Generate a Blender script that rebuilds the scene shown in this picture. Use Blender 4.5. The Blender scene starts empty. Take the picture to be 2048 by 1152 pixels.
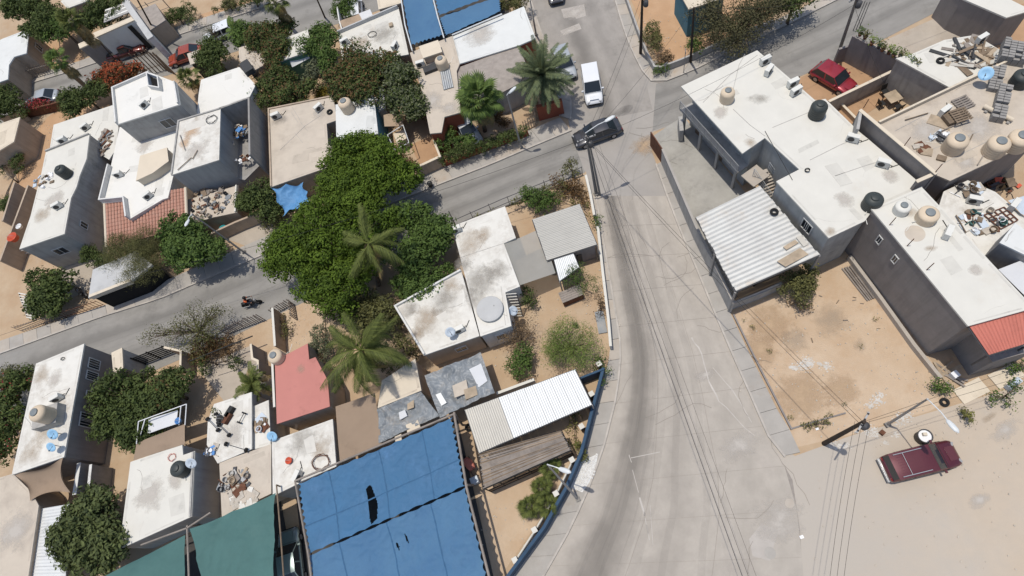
import bpy, math, random
import numpy as np
from mathutils import Vector, Matrix

# ---------------------------------------------------------------- camera, sky, sun, exposure
SC = bpy.context.scene
COL = SC.collection
CAM_H, F, CX, CY = 46.0, 1200.0, 1024.0, 576.0
NADIR = (1280.0, 1112.0)                      # where the plumb line through the camera meets the picture
D_ = np.array([(NADIR[0]-CX)/F, (NADIR[1]-CY)/F, 1.0]); D_ /= np.linalg.norm(D_)
E1 = np.array([1.0, 0, 0]) - D_*D_[0]; E1 /= np.linalg.norm(E1)
E2 = np.cross(D_, E1)
def P(x, y, z=0.0):
    """survey helper: bearing (x, y) of the calibrated drone camera -> world point at height z"""
    r = np.array([(x-CX)/F, (y-CY)/F, 1.0])
    p = r*((CAM_H-z)/(r @ D_))
    return Vector((p @ E1, -(p @ E2), z))
def PPM(x, y):
    return 1.0/((P(x+1, y)-P(x, y)).length*0.5+(P(x, y+1)-P(x, y)).length*0.5)
cam = bpy.data.cameras.new('camera'); camo = bpy.data.objects.new('camera', cam); COL.objects.link(camo)
cam.sensor_width = 36.0; cam.lens = 36.0*F/2048.0; cam.clip_start = 0.5; cam.clip_end = 3000
def _w(v): v = np.array(v, float); return (v @ E1, -(v @ E2), -(v @ D_))
cx_, cy_, cz_ = _w((1, 0, 0)), _w((0, -1, 0)), _w((0, 0, -1))
camo.matrix_world = Matrix(((cx_[0], cy_[0], cz_[0], 0), (cx_[1], cy_[1], cz_[1], 0), (cx_[2], cy_[2], cz_[2], CAM_H), (0, 0, 0, 1)))
SC.camera = camo
SUN_EL, SHADOW = 83.0, Vector((0.9, -0.45))   # shadows fall to the right and a little towards the viewer
az = math.atan2(-SHADOW.y, -SHADOW.x)
W = bpy.data.worlds.new('World'); SC.world = W; W.use_nodes = True
nt = W.node_tree; nt.nodes.clear()
sky = nt.nodes.new('ShaderNodeTexSky'); sky.sky_type = 'NISHITA'; sky.sun_disc = False
sky.sun_elevation = math.radians(SUN_EL); sky.sun_rotation = math.pi/2-az
sky.air_density = 1.0; sky.dust_density = 1.5
bg = nt.nodes.new('ShaderNodeBackground'); bg.inputs['Strength'].default_value = 0.14
wo = nt.nodes.new('ShaderNodeOutputWorld')
nt.links.new(sky.outputs[0], bg.inputs[0]); nt.links.new(bg.outputs[0], wo.inputs[0])
sl = bpy.data.lights.new('sun', 'SUN'); sl.energy = 3.3; sl.angle = math.radians(0.55); sl.color = (1.0, 0.945, 0.855)
slo = bpy.data.objects.new('sun', sl); COL.objects.link(slo)
el = math.radians(SUN_EL)
sd = Vector((math.cos(az)*math.cos(el), math.sin(az)*math.cos(el), math.sin(el)))
slo.rotation_euler = sd.to_track_quat('Z', 'Y').to_euler(); slo.location = (0, 0, 80)
SC.view_settings.view_transform = 'Standard'; SC.view_settings.look = 'None'
SC.view_settings.exposure = 0.0; SC.view_settings.gamma = 1.0; SC.view_settings.use_curve_mapping = False
SC.render.engine = 'CYCLES'

# ---------------------------------------------------------------- materials
def srgb(r, g, b):
    f = lambda c: (c/255/12.92) if c/255 <= 0.04045 else ((c/255+0.055)/1.055)**2.4
    return (f(r), f(g), f(b))
MATS = {}
def mat(name, col, rough=0.85, var=0.12, scale=3.0, col2=None, stain=0.0, stain_scale=0.35, stain_col=None, bump=0.0,
        bump_scale=40.0, metal=0.0, transl=0.0, coord='pos', alpha=1.0, spec=0.3, tint=0.0, coat=0.0, streak=None, vs=0.0):
    if name in MATS: return MATS[name]
    m = bpy.data.materials.new(name); m.use_nodes = True
    n = m.node_tree.nodes; L = m.node_tree.links
    b = n['Principled BSDF']; b.inputs['Roughness'].default_value = rough; b.inputs['Metallic'].default_value = metal
    b.inputs['Specular IOR Level'].default_value = spec
    if coat: b.inputs['Coat Weight'].default_value = coat; b.inputs['Coat Roughness'].default_value = 0.08
    if coord == 'pos':
        src = n.new('ShaderNodeNewGeometry').outputs['Position']
    elif coord == 'uv':
        src = n.new('ShaderNodeUVMap').outputs[0]
    else:
        src = n.new('ShaderNodeTexCoord').outputs['Object']
    def noise(sc, det=6, rg=0.6, vec=None):
        t = n.new('ShaderNodeTexNoise'); t.inputs['Scale'].default_value = sc; t.inputs['Detail'].default_value = det
        t.inputs['Roughness'].default_value = rg; L.new(vec or src, t.inputs['Vector']); return t.outputs['Fac']
    def mixc(fac, a, c):
        x = n.new('ShaderNodeMix'); x.data_type = 'RGBA'
        for i, v in ((0, fac), (6, a), (7, c)):
            s = x.inputs[i]
            if hasattr(v, 'is_linked') or hasattr(v, 'links'): L.new(v, s)
            else: s.default_value = (*v, 1) if isinstance(v, tuple) else v
        return x.outputs[2]
    def ramp(f, lo, hi):
        r = n.new('ShaderNodeMapRange'); L.new(f, r.inputs[0]); r.inputs[1].default_value = lo; r.inputs[2].default_value = hi
        r.clamp = True; return r.outputs[0]
    c2 = col2 or tuple(x*(1-2.2*var) for x in col)
    out = mixc(ramp(noise(scale), 0.3, 0.7), tuple(min(1, x*(1+var*0.6)) for x in col), c2)
    fine = ramp(noise(scale*9, 3), 0.25, 0.75)
    out = mixc(fine, out, mixc(0.5, out, tuple(x*(1-1.5*var) for x in col)))
    if stain > 0:
        s = ramp(noise(stain_scale, 8, 0.65), 0.60-stain*0.25, 0.72)
        s2 = ramp(noise(stain_scale*6, 6, 0.7), 0.35, 0.65)
        mm = n.new('ShaderNodeMath'); mm.operation = 'MULTIPLY'; L.new(s, mm.inputs[0]); L.new(s2, mm.inputs[1])
        m3 = n.new('ShaderNodeMath'); m3.operation = 'MULTIPLY'; L.new(mm.outputs[0], m3.inputs[0]); m3.inputs[1].default_value = min(1, 0.45+stain)
        out = mixc(m3.outputs[0], out, stain_col or tuple(x*0.45 for x in col))
    if streak:       # wear bands along the driving direction, laid out in the road's own UV (u across, v along)
        uv = n.new('ShaderNodeUVMap').outputs[0]
        sp = n.new('ShaderNodeSeparateXYZ'); L.new(uv, sp.inputs[0])
        mp = n.new('ShaderNodeMapping'); mp.inputs['Scale'].default_value = (22, 0.9, 1); L.new(uv, mp.inputs[0])
        lines = ramp(noise(1.0, 5, 0.65, mp.outputs[0]), 0.42, 0.75)
        wob = noise(0.5, 3)
        ad = n.new('ShaderNodeMath'); ad.operation = 'MULTIPLY_ADD'; L.new(wob, ad.inputs[0]); ad.inputs[1].default_value = 0.16; L.new(sp.outputs[0], ad.inputs[2])
        tot = None
        for (uc, wd, st) in streak:
            sb = n.new('ShaderNodeMath'); sb.operation = 'SUBTRACT'; L.new(ad.outputs[0], sb.inputs[0]); sb.inputs[1].default_value = uc+0.08
            ab = n.new('ShaderNodeMath'); ab.operation = 'ABSOLUTE'; L.new(sb.outputs[0], ab.inputs[0])
            r = n.new('ShaderNodeMapRange'); r.interpolation_type = 'SMOOTHSTEP'; L.new(ab.outputs[0], r.inputs[0])
            r.inputs[1].default_value = 0; r.inputs[2].default_value = wd; r.inputs[3].default_value = st; r.inputs[4].default_value = 0
            if tot is None: tot = r.outputs[0]
            else:
                a2 = n.new('ShaderNodeMath'); a2.operation = 'MAXIMUM'; L.new(tot, a2.inputs[0]); L.new(r.outputs[0], a2.inputs[1]); tot = a2.outputs[0]
        br = ramp(noise(0.10, 4, 0.55), 0.05, 0.5)
        m4 = n.new('ShaderNodeMath'); m4.operation = 'MULTIPLY'; L.new(tot, m4.inputs[0]); L.new(br, m4.inputs[1])
        out = mixc(m4.outputs[0], out, tuple(x*0.50 for x in col))
        m5 = n.new('ShaderNodeMath'); m5.operation = 'MULTIPLY'; L.new(lines, m5.inputs[0]); m5.inputs[1].default_value = 0.22
        out = mixc(m5.outputs[0], out, tuple(x*0.5 for x in col))
    if vs:
        mp = n.new('ShaderNodeMapping'); mp.inputs['Scale'].default_value = (2.6, 2.6, .22); L.new(src, mp.inputs[0])
        sk = ramp(noise(1.0, 6, .65, mp.outputs[0]), .46, .74); m6 = n.new('ShaderNodeMath'); m6.operation = 'MULTIPLY'; L.new(sk, m6.inputs[0]); m6.inputs[1].default_value = vs
        out = mixc(m6.outputs[0], out, tuple(x*.45 for x in col))
    if tint > 0:
        a = n.new('ShaderNodeAttribute'); a.attribute_name = 'tint'
        lo = tuple(x*(1-tint)*k_ for x, k_ in zip(col, (.85, 1, 1.25))); hi = tuple(min(1, x*(1+tint*1.35)*k_) for x, k_ in zip(col, (1.12, 1, .8)))
        out = mixc(a.outputs['Fac'], mixc(0.35, lo, out), mixc(0.35, hi, out))
    L.new(out, b.inputs['Base Color'])
    if bump > 0:
        bp = n.new('ShaderNodeBump'); bp.inputs['Strength'].default_value = bump; bp.inputs['Distance'].default_value = 0.03
        L.new(noise(bump_scale, 4), bp.inputs['Height']); L.new(bp.outputs[0], b.inputs['Normal'])
    if transl > 0 or alpha < 1:
        o = n['Material Output']; sh = b.outputs[0]
        if transl > 0:
            tr = n.new('ShaderNodeBsdfTranslucent'); L.new(out, tr.inputs[0])
            mx = n.new('ShaderNodeMixShader'); mx.inputs[0].default_value = transl; L.new(sh, mx.inputs[1]); L.new(tr.outputs[0], mx.inputs[2]); sh = mx.outputs[0]
        if alpha < 1:
            tp = n.new('ShaderNodeBsdfTransparent')
            mx = n.new('ShaderNodeMixShader'); mx.inputs[0].default_value = alpha; L.new(tp.outputs[0], mx.inputs[1]); L.new(sh, mx.inputs[2]); sh = mx.outputs[0]
        L.new(sh, o.inputs['Surface'])
    MATS[name] = m; return m

M = {}
def dm(k, *a, **kw): M[k] = mat(k, *a, **kw)
dm('dirt', (0.435, 0.33, 0.222), 0.95, 0.10, 0.5, col2=(0.375, 0.25, 0.15), stain=0.35, stain_scale=0.22, stain_col=(0.40, 0.33, 0.25), bump=0.6, bump_scale=14)
dm('dirt_red', (0.46, 0.30, 0.18), 0.95, 0.12, 0.7, col2=(0.40, 0.24, 0.13), stain=0.3, stain_col=(0.45, 0.33, 0.22), bump=0.6, bump_scale=14)
dm('dirt_pale', (0.50, 0.39, 0.28), 0.95, 0.09, 0.35, col2=(0.43, 0.305, 0.195), stain=0.5, stain_scale=0.3, stain_col=(0.40, 0.27, 0.165), bump=0.6, bump_scale=12)
dm('dust_road_plain', (0.445, 0.385, 0.315), 0.95, 0.07, 0.12, col2=(0.45, 0.36, 0.265), stain=0.4, stain_scale=0.09, stain_col=(0.40, 0.375, 0.34), bump=0.3, bump_scale=20)
dm('road', (0.41, 0.37, 0.32), 0.9, 0.07, 0.6, stain=0.25, stain_scale=0.25, stain_col=(0.35, 0.31, 0.275), bump=0.25, streak=[(0.19, 0.16, 0.95), (0.47, 0.12, 0.3), (0.8, 0.1, 0.15)])
dm('road_n', (0.32, 0.295, 0.265), 0.9, 0.07, 0.6, stain=0.25, stain_scale=0.3, bump=0.25, streak=[(0.42, 0.17, 0.85), (0.72, 0.12, 0.3)])
dm('road_side', (0.27, 0.257, 0.235), 0.9, 0.07, 0.5, stain=0.25, stain_scale=0.3, bump=0.25, streak=[(0.28, 0.15, 0.6), (0.65, 0.14, 0.45)])
dm('road_x', (0.335, 0.31, 0.28), 0.9, 0.07, 0.4, stain=0.3, stain_scale=0.12, stain_col=(0.27, 0.25, 0.23), bump=0.25)
def dustmat():
    m = M['dust_road_plain'].copy(); m.name = 'dust_road'; n = m.node_tree.nodes; L = m.node_tree.links
    b = n['Principled BSDF']; old = b.inputs['Base Color'].links[0].from_socket
    g = n.new('ShaderNodeNewGeometry'); sp = n.new('ShaderNodeSeparateXYZ'); L.new(g.outputs['Position'], sp.inputs[0])
    t = n.new('ShaderNodeTexNoise'); t.inputs['Scale'].default_value = .22; t.inputs['Detail'].default_value = 7; L.new(g.outputs['Position'], t.inputs['Vector'])
    k = n.new('ShaderNodeMath'); k.operation = 'MULTIPLY_ADD'; L.new(t.outputs['Fac'], k.inputs[0]); k.inputs[1].default_value = 7.0; L.new(sp.outputs[0], k.inputs[2])
    y = n.new('ShaderNodeMath'); y.operation = 'MULTIPLY_ADD'; L.new(sp.outputs[1], y.inputs[0]); y.inputs[1].default_value = .1; L.new(k.outputs[0], y.inputs[2])
    r = n.new('ShaderNodeMapRange'); r.interpolation_type = 'SMOOTHSTEP'; L.new(y.outputs[0], r.inputs[0]); r.inputs[1].default_value = 14.5; r.inputs[2].default_value = 27.0
    x = n.new('ShaderNodeMix'); x.data_type = 'RGBA'; L.new(r.outputs[0], x.inputs[0]); x.inputs[6].default_value = (.40, .36, .31, 1); L.new(old, x.inputs[7]); L.new(x.outputs[2], b.inputs['Base Color'])
    M['dust_road'] = m
dustmat()
def stainmat(k, c, a=.85):
    m = bpy.data.materials.new(k); m.use_nodes = True; n = m.node_tree.nodes; L = m.node_tree.links; b = n['Principled BSDF']; b.inputs['Base Color'].default_value = (*c, 1); b.inputs['Roughness'].default_value = .95
    tc = n.new('ShaderNodeTexCoord'); ln = n.new('ShaderNodeVectorMath'); ln.operation = 'LENGTH'; L.new(tc.outputs['Object'], ln.inputs[0])
    g = n.new('ShaderNodeNewGeometry'); t = n.new('ShaderNodeTexNoise'); t.inputs['Scale'].default_value = 1.1; t.inputs['Detail'].default_value = 8; t.inputs['Roughness'].default_value = .7; L.new(g.outputs['Position'], t.inputs['Vector'])
    s = n.new('ShaderNodeMath'); s.operation = 'MULTIPLY_ADD'; L.new(t.outputs['Fac'], s.inputs[0]); s.inputs[1].default_value = 1.5; s.inputs[2].default_value = -.42
    d = n.new('ShaderNodeMath'); d.operation = 'SUBTRACT'; L.new(s.outputs[0], d.inputs[0]); L.new(ln.outputs['Value'], d.inputs[1])
    r = n.new('ShaderNodeMapRange'); L.new(d.outputs[0], r.inputs[0]); r.inputs[1].default_value = -.38; r.inputs[2].default_value = .3; r.inputs[4].default_value = a
    mx = n.new('ShaderNodeMixShader'); tp = n.new('ShaderNodeBsdfTransparent'); L.new(r.outputs[0], mx.inputs[0]); L.new(tp.outputs[0], mx.inputs[1]); L.new(b.outputs[0], mx.inputs[2]); L.new(mx.outputs[0], n['Material Output'].inputs['Surface']); M[k] = m
stainmat('st_grey', (.33, .305, .265), .6); stainmat('st_brown', (.40, .32, .235), .55); stainmat('st_orange', (.52, .36, .23), .7); stainmat('st_dark', (.17, .16, .15), .4); stainmat('st_sand', (.46, .33, .21)); stainmat('st_pale', (.50, .46, .41), .8)
dm('joint', (0.29, 0.26, 0.23), 0.95, 0.1)
dm('walk', (0.42, 0.375, 0.32), 0.92, 0.08, 0.8, stain=0.3, stain_scale=0.5, stain_col=(0.36, 0.26, 0.17), bump=0.25)
dm('walk_grey', (0.37, 0.345, 0.31), 0.92, 0.08, 0.8, stain=0.3, stain_scale=0.5, stain_col=(0.28, 0.24, 0.2), bump=0.25)
dm('curb', (0.47, 0.43, 0.38), 0.9, 0.12, 1.5, stain=0.4, bump=0.2)
dm('slabc', (0.42, 0.365, 0.30), 0.92, 0.08, 0.7, stain=0.4, stain_scale=0.4, stain_col=(0.3, 0.23, 0.17), bump=0.25)
dm('yardc', (0.37, 0.355, 0.32), 0.92, 0.1, 0.5, stain=0.6, stain_scale=0.35, stain_col=(0.2, 0.19, 0.175), bump=0.25)
dm('patio', (0.40, 0.25, 0.145), 0.92, 0.08, 0.9, stain=0.2, bump=0.2)
dm('white', (0.60, 0.58, 0.52), 0.8, 0.035, 0.8, stain=0.14, stain_scale=0.28, stain_col=(0.5, 0.44, 0.36), bump=0.12)
dm('white_st', (0.655, 0.635, 0.58), 0.85, 0.04, 0.7, stain=0.8, stain_scale=0.32, stain_col=(0.36, 0.32, 0.265), bump=0.15)
dm('white_cool', (0.62, 0.625, 0.60), 0.8, 0.04, 0.8, stain=0.2, stain_scale=0.35, stain_col=(0.5, 0.5, 0.47), bump=0.12)
dm('white_clean', (0.66, 0.645, 0.60), 0.75, 0.02, 1.0, stain=0.06, bump=0.08)
dm('beige_roof', (0.51, 0.445, 0.365), 0.88, 0.06, 0.6, stain=0.45, stain_scale=0.3, stain_col=(0.33, 0.28, 0.23), bump=0.2)
dm('cream', (0.61, 0.53, 0.415), 0.85, 0.04, 0.8, stain=0.15, bump=0.12)
dm('grey_roof', (0.46, 0.46, 0.45), 0.85, 0.06, 0.8, stain=0.2, bump=0.12)
dm('rough_conc', (0.34, 0.30, 0.265), 0.95, 0.12, 2.0, stain=0.3, bump=0.5, bump_scale=18)
dm('pink', (0.46, 0.19, 0.16), 0.85, 0.035, 0.8, stain=0.1, stain_scale=0.5, bump=0.12)
dm('wall_grey', (0.40, 0.385, 0.36), 0.92, vs=.5, var=0.08, scale=1.2, stain=0.35, stain_scale=0.6, bump=0.2)
dm('wall_white', (0.64, 0.63, 0.60), 0.9, vs=.35, var=0.05, scale=1.2, stain=0.2, stain_scale=0.6, bump=0.15)
dm('wall_dark', (0.26, 0.235, 0.22), 0.92, vs=.4, var=0.08, scale=1.0, stain=0.35, stain_scale=0.4, stain_col=(0.26, 0.24, 0.22), bump=0.25)
dm('wall_tan', (0.44, 0.35, 0.265), 0.92, vs=.45, var=0.08, scale=1.0, stain=0.3, bump=0.2)
dm('wall_blue', (0.39, 0.395, 0.385), 0.9, vs=.4, var=0.06, scale=1.0, stain=0.3, bump=0.15)
dm('wall_teal', (0.08, 0.20, 0.26), 0.9, 0.08, 1.0, stain=0.3, bump=0.15)
dm('wall_red', (0.30, 0.085, 0.045), 0.9, 0.08, 1.0, stain=0.2, bump=0.15)
dm('wall_green', (0.10, 0.22, 0.17), 0.9, 0.08, 1.0, stain=0.2, bump=0.15)
dm('block', (0.30, 0.285, 0.265), 0.95, vs=.4, var=0.1, scale=2.0, stain=0.25, bump=0.4, bump_scale=22)
dm('navy', (0.035, 0.075, 0.13), 0.8, 0.1, 1.0, stain=0.2, bump=0.1)
dm('glass', (0.02, 0.025, 0.03), 0.08, 0.05, 2.0, spec=0.6)
dm('frame', (0.55, 0.55, 0.53), 0.5, 0.05)
dm('dark_frame', (0.05, 0.05, 0.05), 0.6, 0.1)
dm('black', (0.018, 0.018, 0.018), 0.6, 0.1)
dm('rubber', (0.02, 0.02, 0.02), 0.9, 0.15, 6)
dm('shade_black', (0.012, 0.012, 0.012), 0.95, 0.1)
dm('zinc', (0.56, 0.56, 0.53), 0.5, 0.05, 0.6, col2=(0.46, 0.45, 0.42), stain=0.35, stain_scale=0.35, stain_col=(0.44, 0.33, 0.22), metal=0.15)
dm('zinc_white', (0.63, 0.64, 0.63), 0.5, 0.04, 0.6, stain=0.15, stain_scale=0.4, metal=0.1)
dm('zinc_beige', (0.50, 0.475, 0.42), 0.6, 0.05, 0.6, stain=0.2, stain_scale=0.4, metal=0.1)
dm('zinc_tan', (0.44, 0.425, 0.385), 0.6, 0.04, 0.6, stain=0.12, stain_scale=0.4, metal=0.1)
dm('redmetal', (0.52, 0.175, 0.13), 0.6, 0.05, 0.6, stain=0.1, stain_scale=0.4)
dm('tile', (0.40, 0.20, 0.145), 0.85, 0.22, 2.2, col2=(0.47, 0.28, 0.215), stain=0.2, bump=0.2)
dm('wood', (0.24, 0.18, 0.125), 0.9, 0.22, 1.5, stain=0.2, bump=0.3)
dm('wood_grey', (0.30, 0.26, 0.225), 0.9, 0.2, 1.2, stain=0.3, bump=0.3)
dm('wood_pale', (0.44, 0.35, 0.25), 0.9, 0.18, 1.5, stain=0.2, bump=0.3)
dm('rust', (0.16, 0.07, 0.04), 0.9, 0.25, 3, bump=0.3)
dm('steel', (0.33, 0.33, 0.33), 0.5, 0.08, 2, metal=0.4)
dm('darksteel', (0.07, 0.07, 0.075), 0.6, 0.1, 2)
dm('concpole', (0.24, 0.225, 0.205), 0.9, 0.1, 3, bump=0.3)
dm('woodpole', (0.055, 0.04, 0.03), 0.9, 0.15, 3, bump=0.3)
dm('lamp', (0.60, 0.62, 0.62), 0.35, 0.04)
dm('wire', (0.025, 0.025, 0.025), 0.7, 0.05)
dm('blue_tarp', (0.062, 0.172, 0.32), 0.75, 0.10, 0.25, col2=(0.05, 0.125, 0.22), stain=0.4, stain_scale=0.25, stain_col=(0.10, 0.22, 0.40), transl=0.12)
dm('blue_tarp2', (0.08, 0.18, 0.30), 0.75, 0.07, 0.4, col2=(0.06, 0.15, 0.28), stain=0.3, stain_scale=0.25, stain_col=(0.05, 0.12, 0.24), transl=0.12)
dm('blue_sheet', (0.12, 0.30, 0.55), 0.6, 0.07, 0.6, transl=0.12)
dm('green_tarp', (0.075, 0.165, 0.155), 0.8, 0.06, 0.5, stain=0.25, stain_scale=0.3, stain_col=(0.09, 0.17, 0.155), transl=0.12)
dm('brown_cloth', (0.33, 0.245, 0.175), 0.85, 0.05, 0.8, stain=0.15, transl=0.15)
dm('tan_cloth', (0.46, 0.35, 0.25), 0.85, 0.05, 0.8, stain=0.15, transl=0.2)
dm('white_cloth', (0.70, 0.71, 0.72), 0.8, 0.03, 0.8, transl=0.2)
dm('net', (0.38, 0.37, 0.335), 0.85, 0.06, 0.8, transl=0.1, alpha=0.78)
dm('plastic_grey', (0.24, 0.26, 0.275), 0.45, 0.15, 1.2, stain=0.4, stain_scale=0.8, stain_col=(0.34, 0.29, 0.23))
dm('tank_beige', (0.60, 0.49, 0.36), 0.55, 0.04, 1.5, stain=0.15, coord='obj')
dm('tank_black', (0.045, 0.052, 0.05), 0.5, 0.1, 1.5, coord='obj')
dm('tank_white', (0.66, 0.64, 0.58), 0.55, 0.04, 1.5, stain=0.2, coord='obj')
dm('lid_grey', (0.19, 0.21, 0.215), 0.5, 0.08, 1.5, coord='obj')
dm('ac_white', (0.64, 0.63, 0.58), 0.5, 0.04, 1.5, stain=0.2, coord='obj')
dm('grille', (0.05, 0.05, 0.05), 0.7, 0.1)
dm('dish_blue', (0.30, 0.52, 0.72), 0.5, 0.05)
dm('dish_grey', (0.50, 0.56, 0.62), 0.5, 0.05)
dm('red_plastic', (0.55, 0.10, 0.05), 0.5, 0.06)
dm('orange', (0.75, 0.16, 0.05), 0.6, 0.06)
dm('teal_plastic', (0.02, 0.30, 0.33), 0.5, 0.06)
dm('blue_plastic', (0.09, 0.24, 0.52), 0.5, 0.06)
dm('white_plastic', (0.74, 0.74, 0.74), 0.5, 0.04)
dm('pot', (0.25, 0.12, 0.07), 0.8, 0.15)
dm('rubble', (0.50, 0.45, 0.38), 0.95, 0.15, 4, bump=0.4)
dm('skin', (0.30, 0.16, 0.10), 0.6, 0.05)
dm('jeans', (0.03, 0.035, 0.045), 0.9, 0.1)
dm('paint_white', (0.66, 0.655, 0.63), 0.9, 0.08, 2, stain=0.45, stain_scale=0.8)
dm('cobble', (0.66, 0.64, 0.60), 0.9, 0.12, 5, bump=0.5, bump_scale=10)
dm('lime', (0.56, 0.53, 0.48), 0.95, 0.12, 2.0, stain=0.3); dm('trickle', (0.50, 0.465, 0.42), 0.95, 0.1, 2.0, stain=0.6, stain_scale=0.8, stain_col=(0.43, 0.385, 0.34)); dm('floor_shade', (0.075, 0.07, 0.065), 0.95, 0.15, 0.8, stain=0.3)
def leafmat(k, c, t=0.72, tr=0.28): dm(k, c, 0.75, 0.12, 0.35, tint=t, transl=tr, spec=0.25)
leafmat('leaf_mango', (0.078, 0.130, 0.016)); leafmat('leaf_dark', (0.070, 0.100, 0.032)); leafmat('leaf_mid', (0.078, 0.130, 0.034)); leafmat('leaf_broad', (0.085, 0.112, 0.045))
leafmat('leaf_lime', (0.15, 0.21, 0.055)); leafmat('leaf_olive', (0.115, 0.122, 0.05)); leafmat('leaf_grey', (0.115, 0.135, 0.085))
leafmat('leaf_dry', (0.165, 0.12, 0.075)); leafmat('leaf_brown', (0.12, 0.075, 0.035)); leafmat('leaf_red', (0.30, 0.07, 0.03))
leafmat('leaf_pink', (0.33, 0.04, 0.06)); leafmat('leaf_palm', (0.085, 0.108, 0.030), 0.75, 0.12); leafmat('leaf_date', (0.105, 0.135, 0.072), 0.5, 0.15)
leafmat('leaf_fan', (0.10, 0.155, 0.04), 0.5, 0.2); leafmat('leaf_palmdry', (0.26, 0.20, 0.095), 0.4, 0.2); leafmat('leaf_acacia', (0.085, 0.085, 0.045))
leafmat('grassy', (0.14, 0.15, 0.05)); leafmat('leaf_yellow', (0.20, 0.17, 0.03))
dm('bark', (0.15, 0.115, 0.085), 0.95, 0.2, 4, bump=0.5, coord='obj')
dm('trunk_palm', (0.21, 0.18, 0.145), 0.95, 0.2, 6, bump=0.5, coord='obj')

# ---------------------------------------------------------------- mesh helpers
class MB:
    def __init__(s): s.v = []; s.f = []
    def add(s, vs, fs):
        b = len(s.v); s.v += [tuple(v) for v in vs]; s.f += [tuple(b+i for i in f) for f in fs]; return s
    def box(s, c, size, rz=0.0, tilt=None):
        x, y, z = [d/2 for d in size]; R = Matrix.Rotation(rz, 3, 'Z')
        if tilt is not None: R = tilt
        vs = [R @ Vector((a*x, b*y, e*z))+Vector(c) for a, b, e in ((-1,-1,-1),(1,-1,-1),(1,1,-1),(-1,1,-1),(-1,-1,1),(1,-1,1),(1,1,1),(-1,1,1))]
        return s.add(vs, [(0,3,2,1),(4,5,6,7),(0,1,5,4),(1,2,6,5),(2,3,7,6),(3,0,4,7)])
    def prism(s, poly, z0, z1):
        poly = [Vector((p[0], p[1])) for p in poly]
        a = sum(poly[i].x*poly[(i+1)%len(poly)].y-poly[(i+1)%len(poly)].x*poly[i].y for i in range(len(poly)))
        if a < 0: poly = poly[::-1]
        n = len(poly)
        return s.add([(p.x, p.y, z0) for p in poly]+[(p.x, p.y, z1) for p in poly],
                     [tuple(range(n-1, -1, -1)), tuple(range(n, 2*n))]+[(i, (i+1)%n, n+(i+1)%n, n+i) for i in range(n)])
    def tube(s, p, q, r, r2=None, n=8):
        p, q = Vector(p), Vector(q); r2 = r if r2 is None else r2; d = q-p
        if d.length < 1e-6: return s
        R = d.to_track_quat('Z', 'Y').to_matrix()
        vs = [p+R @ Vector((r*math.cos(2*math.pi*i/n), r*math.sin(2*math.pi*i/n), 0)) for i in range(n)]
        vs += [q+R @ Vector((r2*math.cos(2*math.pi*i/n), r2*math.sin(2*math.pi*i/n), 0)) for i in range(n)]
        return s.add(vs, [(i, (i+1)%n, n+(i+1)%n, n+i) for i in range(n)]+[tuple(range(n-1, -1, -1)), tuple(range(n, 2*n))])
    def path(s, pts, r, n=6):
        for a, b in zip(pts[:-1], pts[1:]): s.tube(a, b, r, n=n)
        return s
    def lathe(s, prof, n=20, c=(0, 0, 0)):
        k = len(prof); vs = []
        for (r, z) in prof: vs += [(c[0]+r*math.cos(2*math.pi*i/n), c[1]+r*math.sin(2*math.pi*i/n), c[2]+z) for i in range(n)]
        fs = [(j*n+i, j*n+(i+1)%n, (j+1)*n+(i+1)%n, (j+1)*n+i) for j in range(k-1) for i in range(n)]
        return s.add(vs, fs+[tuple(range(n-1, -1, -1)), tuple((k-1)*n+i for i in range(n))])
    def sheet(s, poly, z):
        p = [Vector((q[0], q[1])) for q in poly]
        a = sum(p[i].x*p[(i+1)%len(p)].y-p[(i+1)%len(p)].x*p[i].y for i in range(len(p)))
        if a < 0: p = p[::-1]
        return s.add([(q.x, q.y, z) for q in p], [tuple(range(len(p)))])
    def mesh(s, name, off=(0, 0, 0)):
        me = bpy.data.meshes.new(name); o = Vector(off)
        me.from_pydata([Vector(v)-o for v in s.v], [], s.f); me.update(); return me
    def build(s, name, m, parent=None, smooth=False, off=None):
        """off None: points are world points; they are stored relative to the parent's base"""
        o = Vector(off) if off is not None else (parent_base(parent) if parent else Vector((0, 0, 0)))
        me = s.mesh(name, o)
        return link(name, me, m, parent, smooth)
def parent_base(p):
    b = Vector((0, 0, 0))
    while p is not None: b = b+p.location; p = p.parent
    return b
def link(name, me, m, parent=None, smooth=False):
    if m is not None and not me.materials: me.materials.append(M[m] if isinstance(m, str) else m)
    if smooth: me.polygons.foreach_set('use_smooth', [True]*len(me.polygons))
    ob = bpy.data.objects.new(name, me); COL.objects.link(ob)
    if parent is not None: ob.parent = parent
    return ob
def tag(o, label=None, cat=None, group=None, kind=None):
    if label: o['label'] = label
    if cat: o['category'] = cat
    if group: o['group'] = group
    if kind: o['kind'] = kind
    return o
def thing(name, label, cat, loc=(0, 0, 0), rz=0.0, group=None):
    o = bpy.data.objects.new(name, None); COL.objects.link(o); o.empty_display_size = 0.2
    o.location = loc; o.rotation_euler = (0, 0, rz); return tag(o, label, cat, group)
def copy_tree(o, parent=None):
    c = o.copy(); COL.objects.link(c); c.parent = parent
    for ch in list(o.children): copy_tree(ch, c)
    return c
def one(name, bm, m, label, cat, group=None, smooth=False):
    """a thing that is one mesh, its origin at its own base"""
    a = np.array(bm.v); b = Vector(((a[:, 0].min()+a[:, 0].max())/2, (a[:, 1].min()+a[:, 1].max())/2, a[:, 2].min()))
    o = bm.build(name, m, None, smooth, off=b); o.location = b; return tag(o, label, cat, group)
def pts(px, z=0.0): return [P(x, y, z) for x, y in px]
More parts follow.
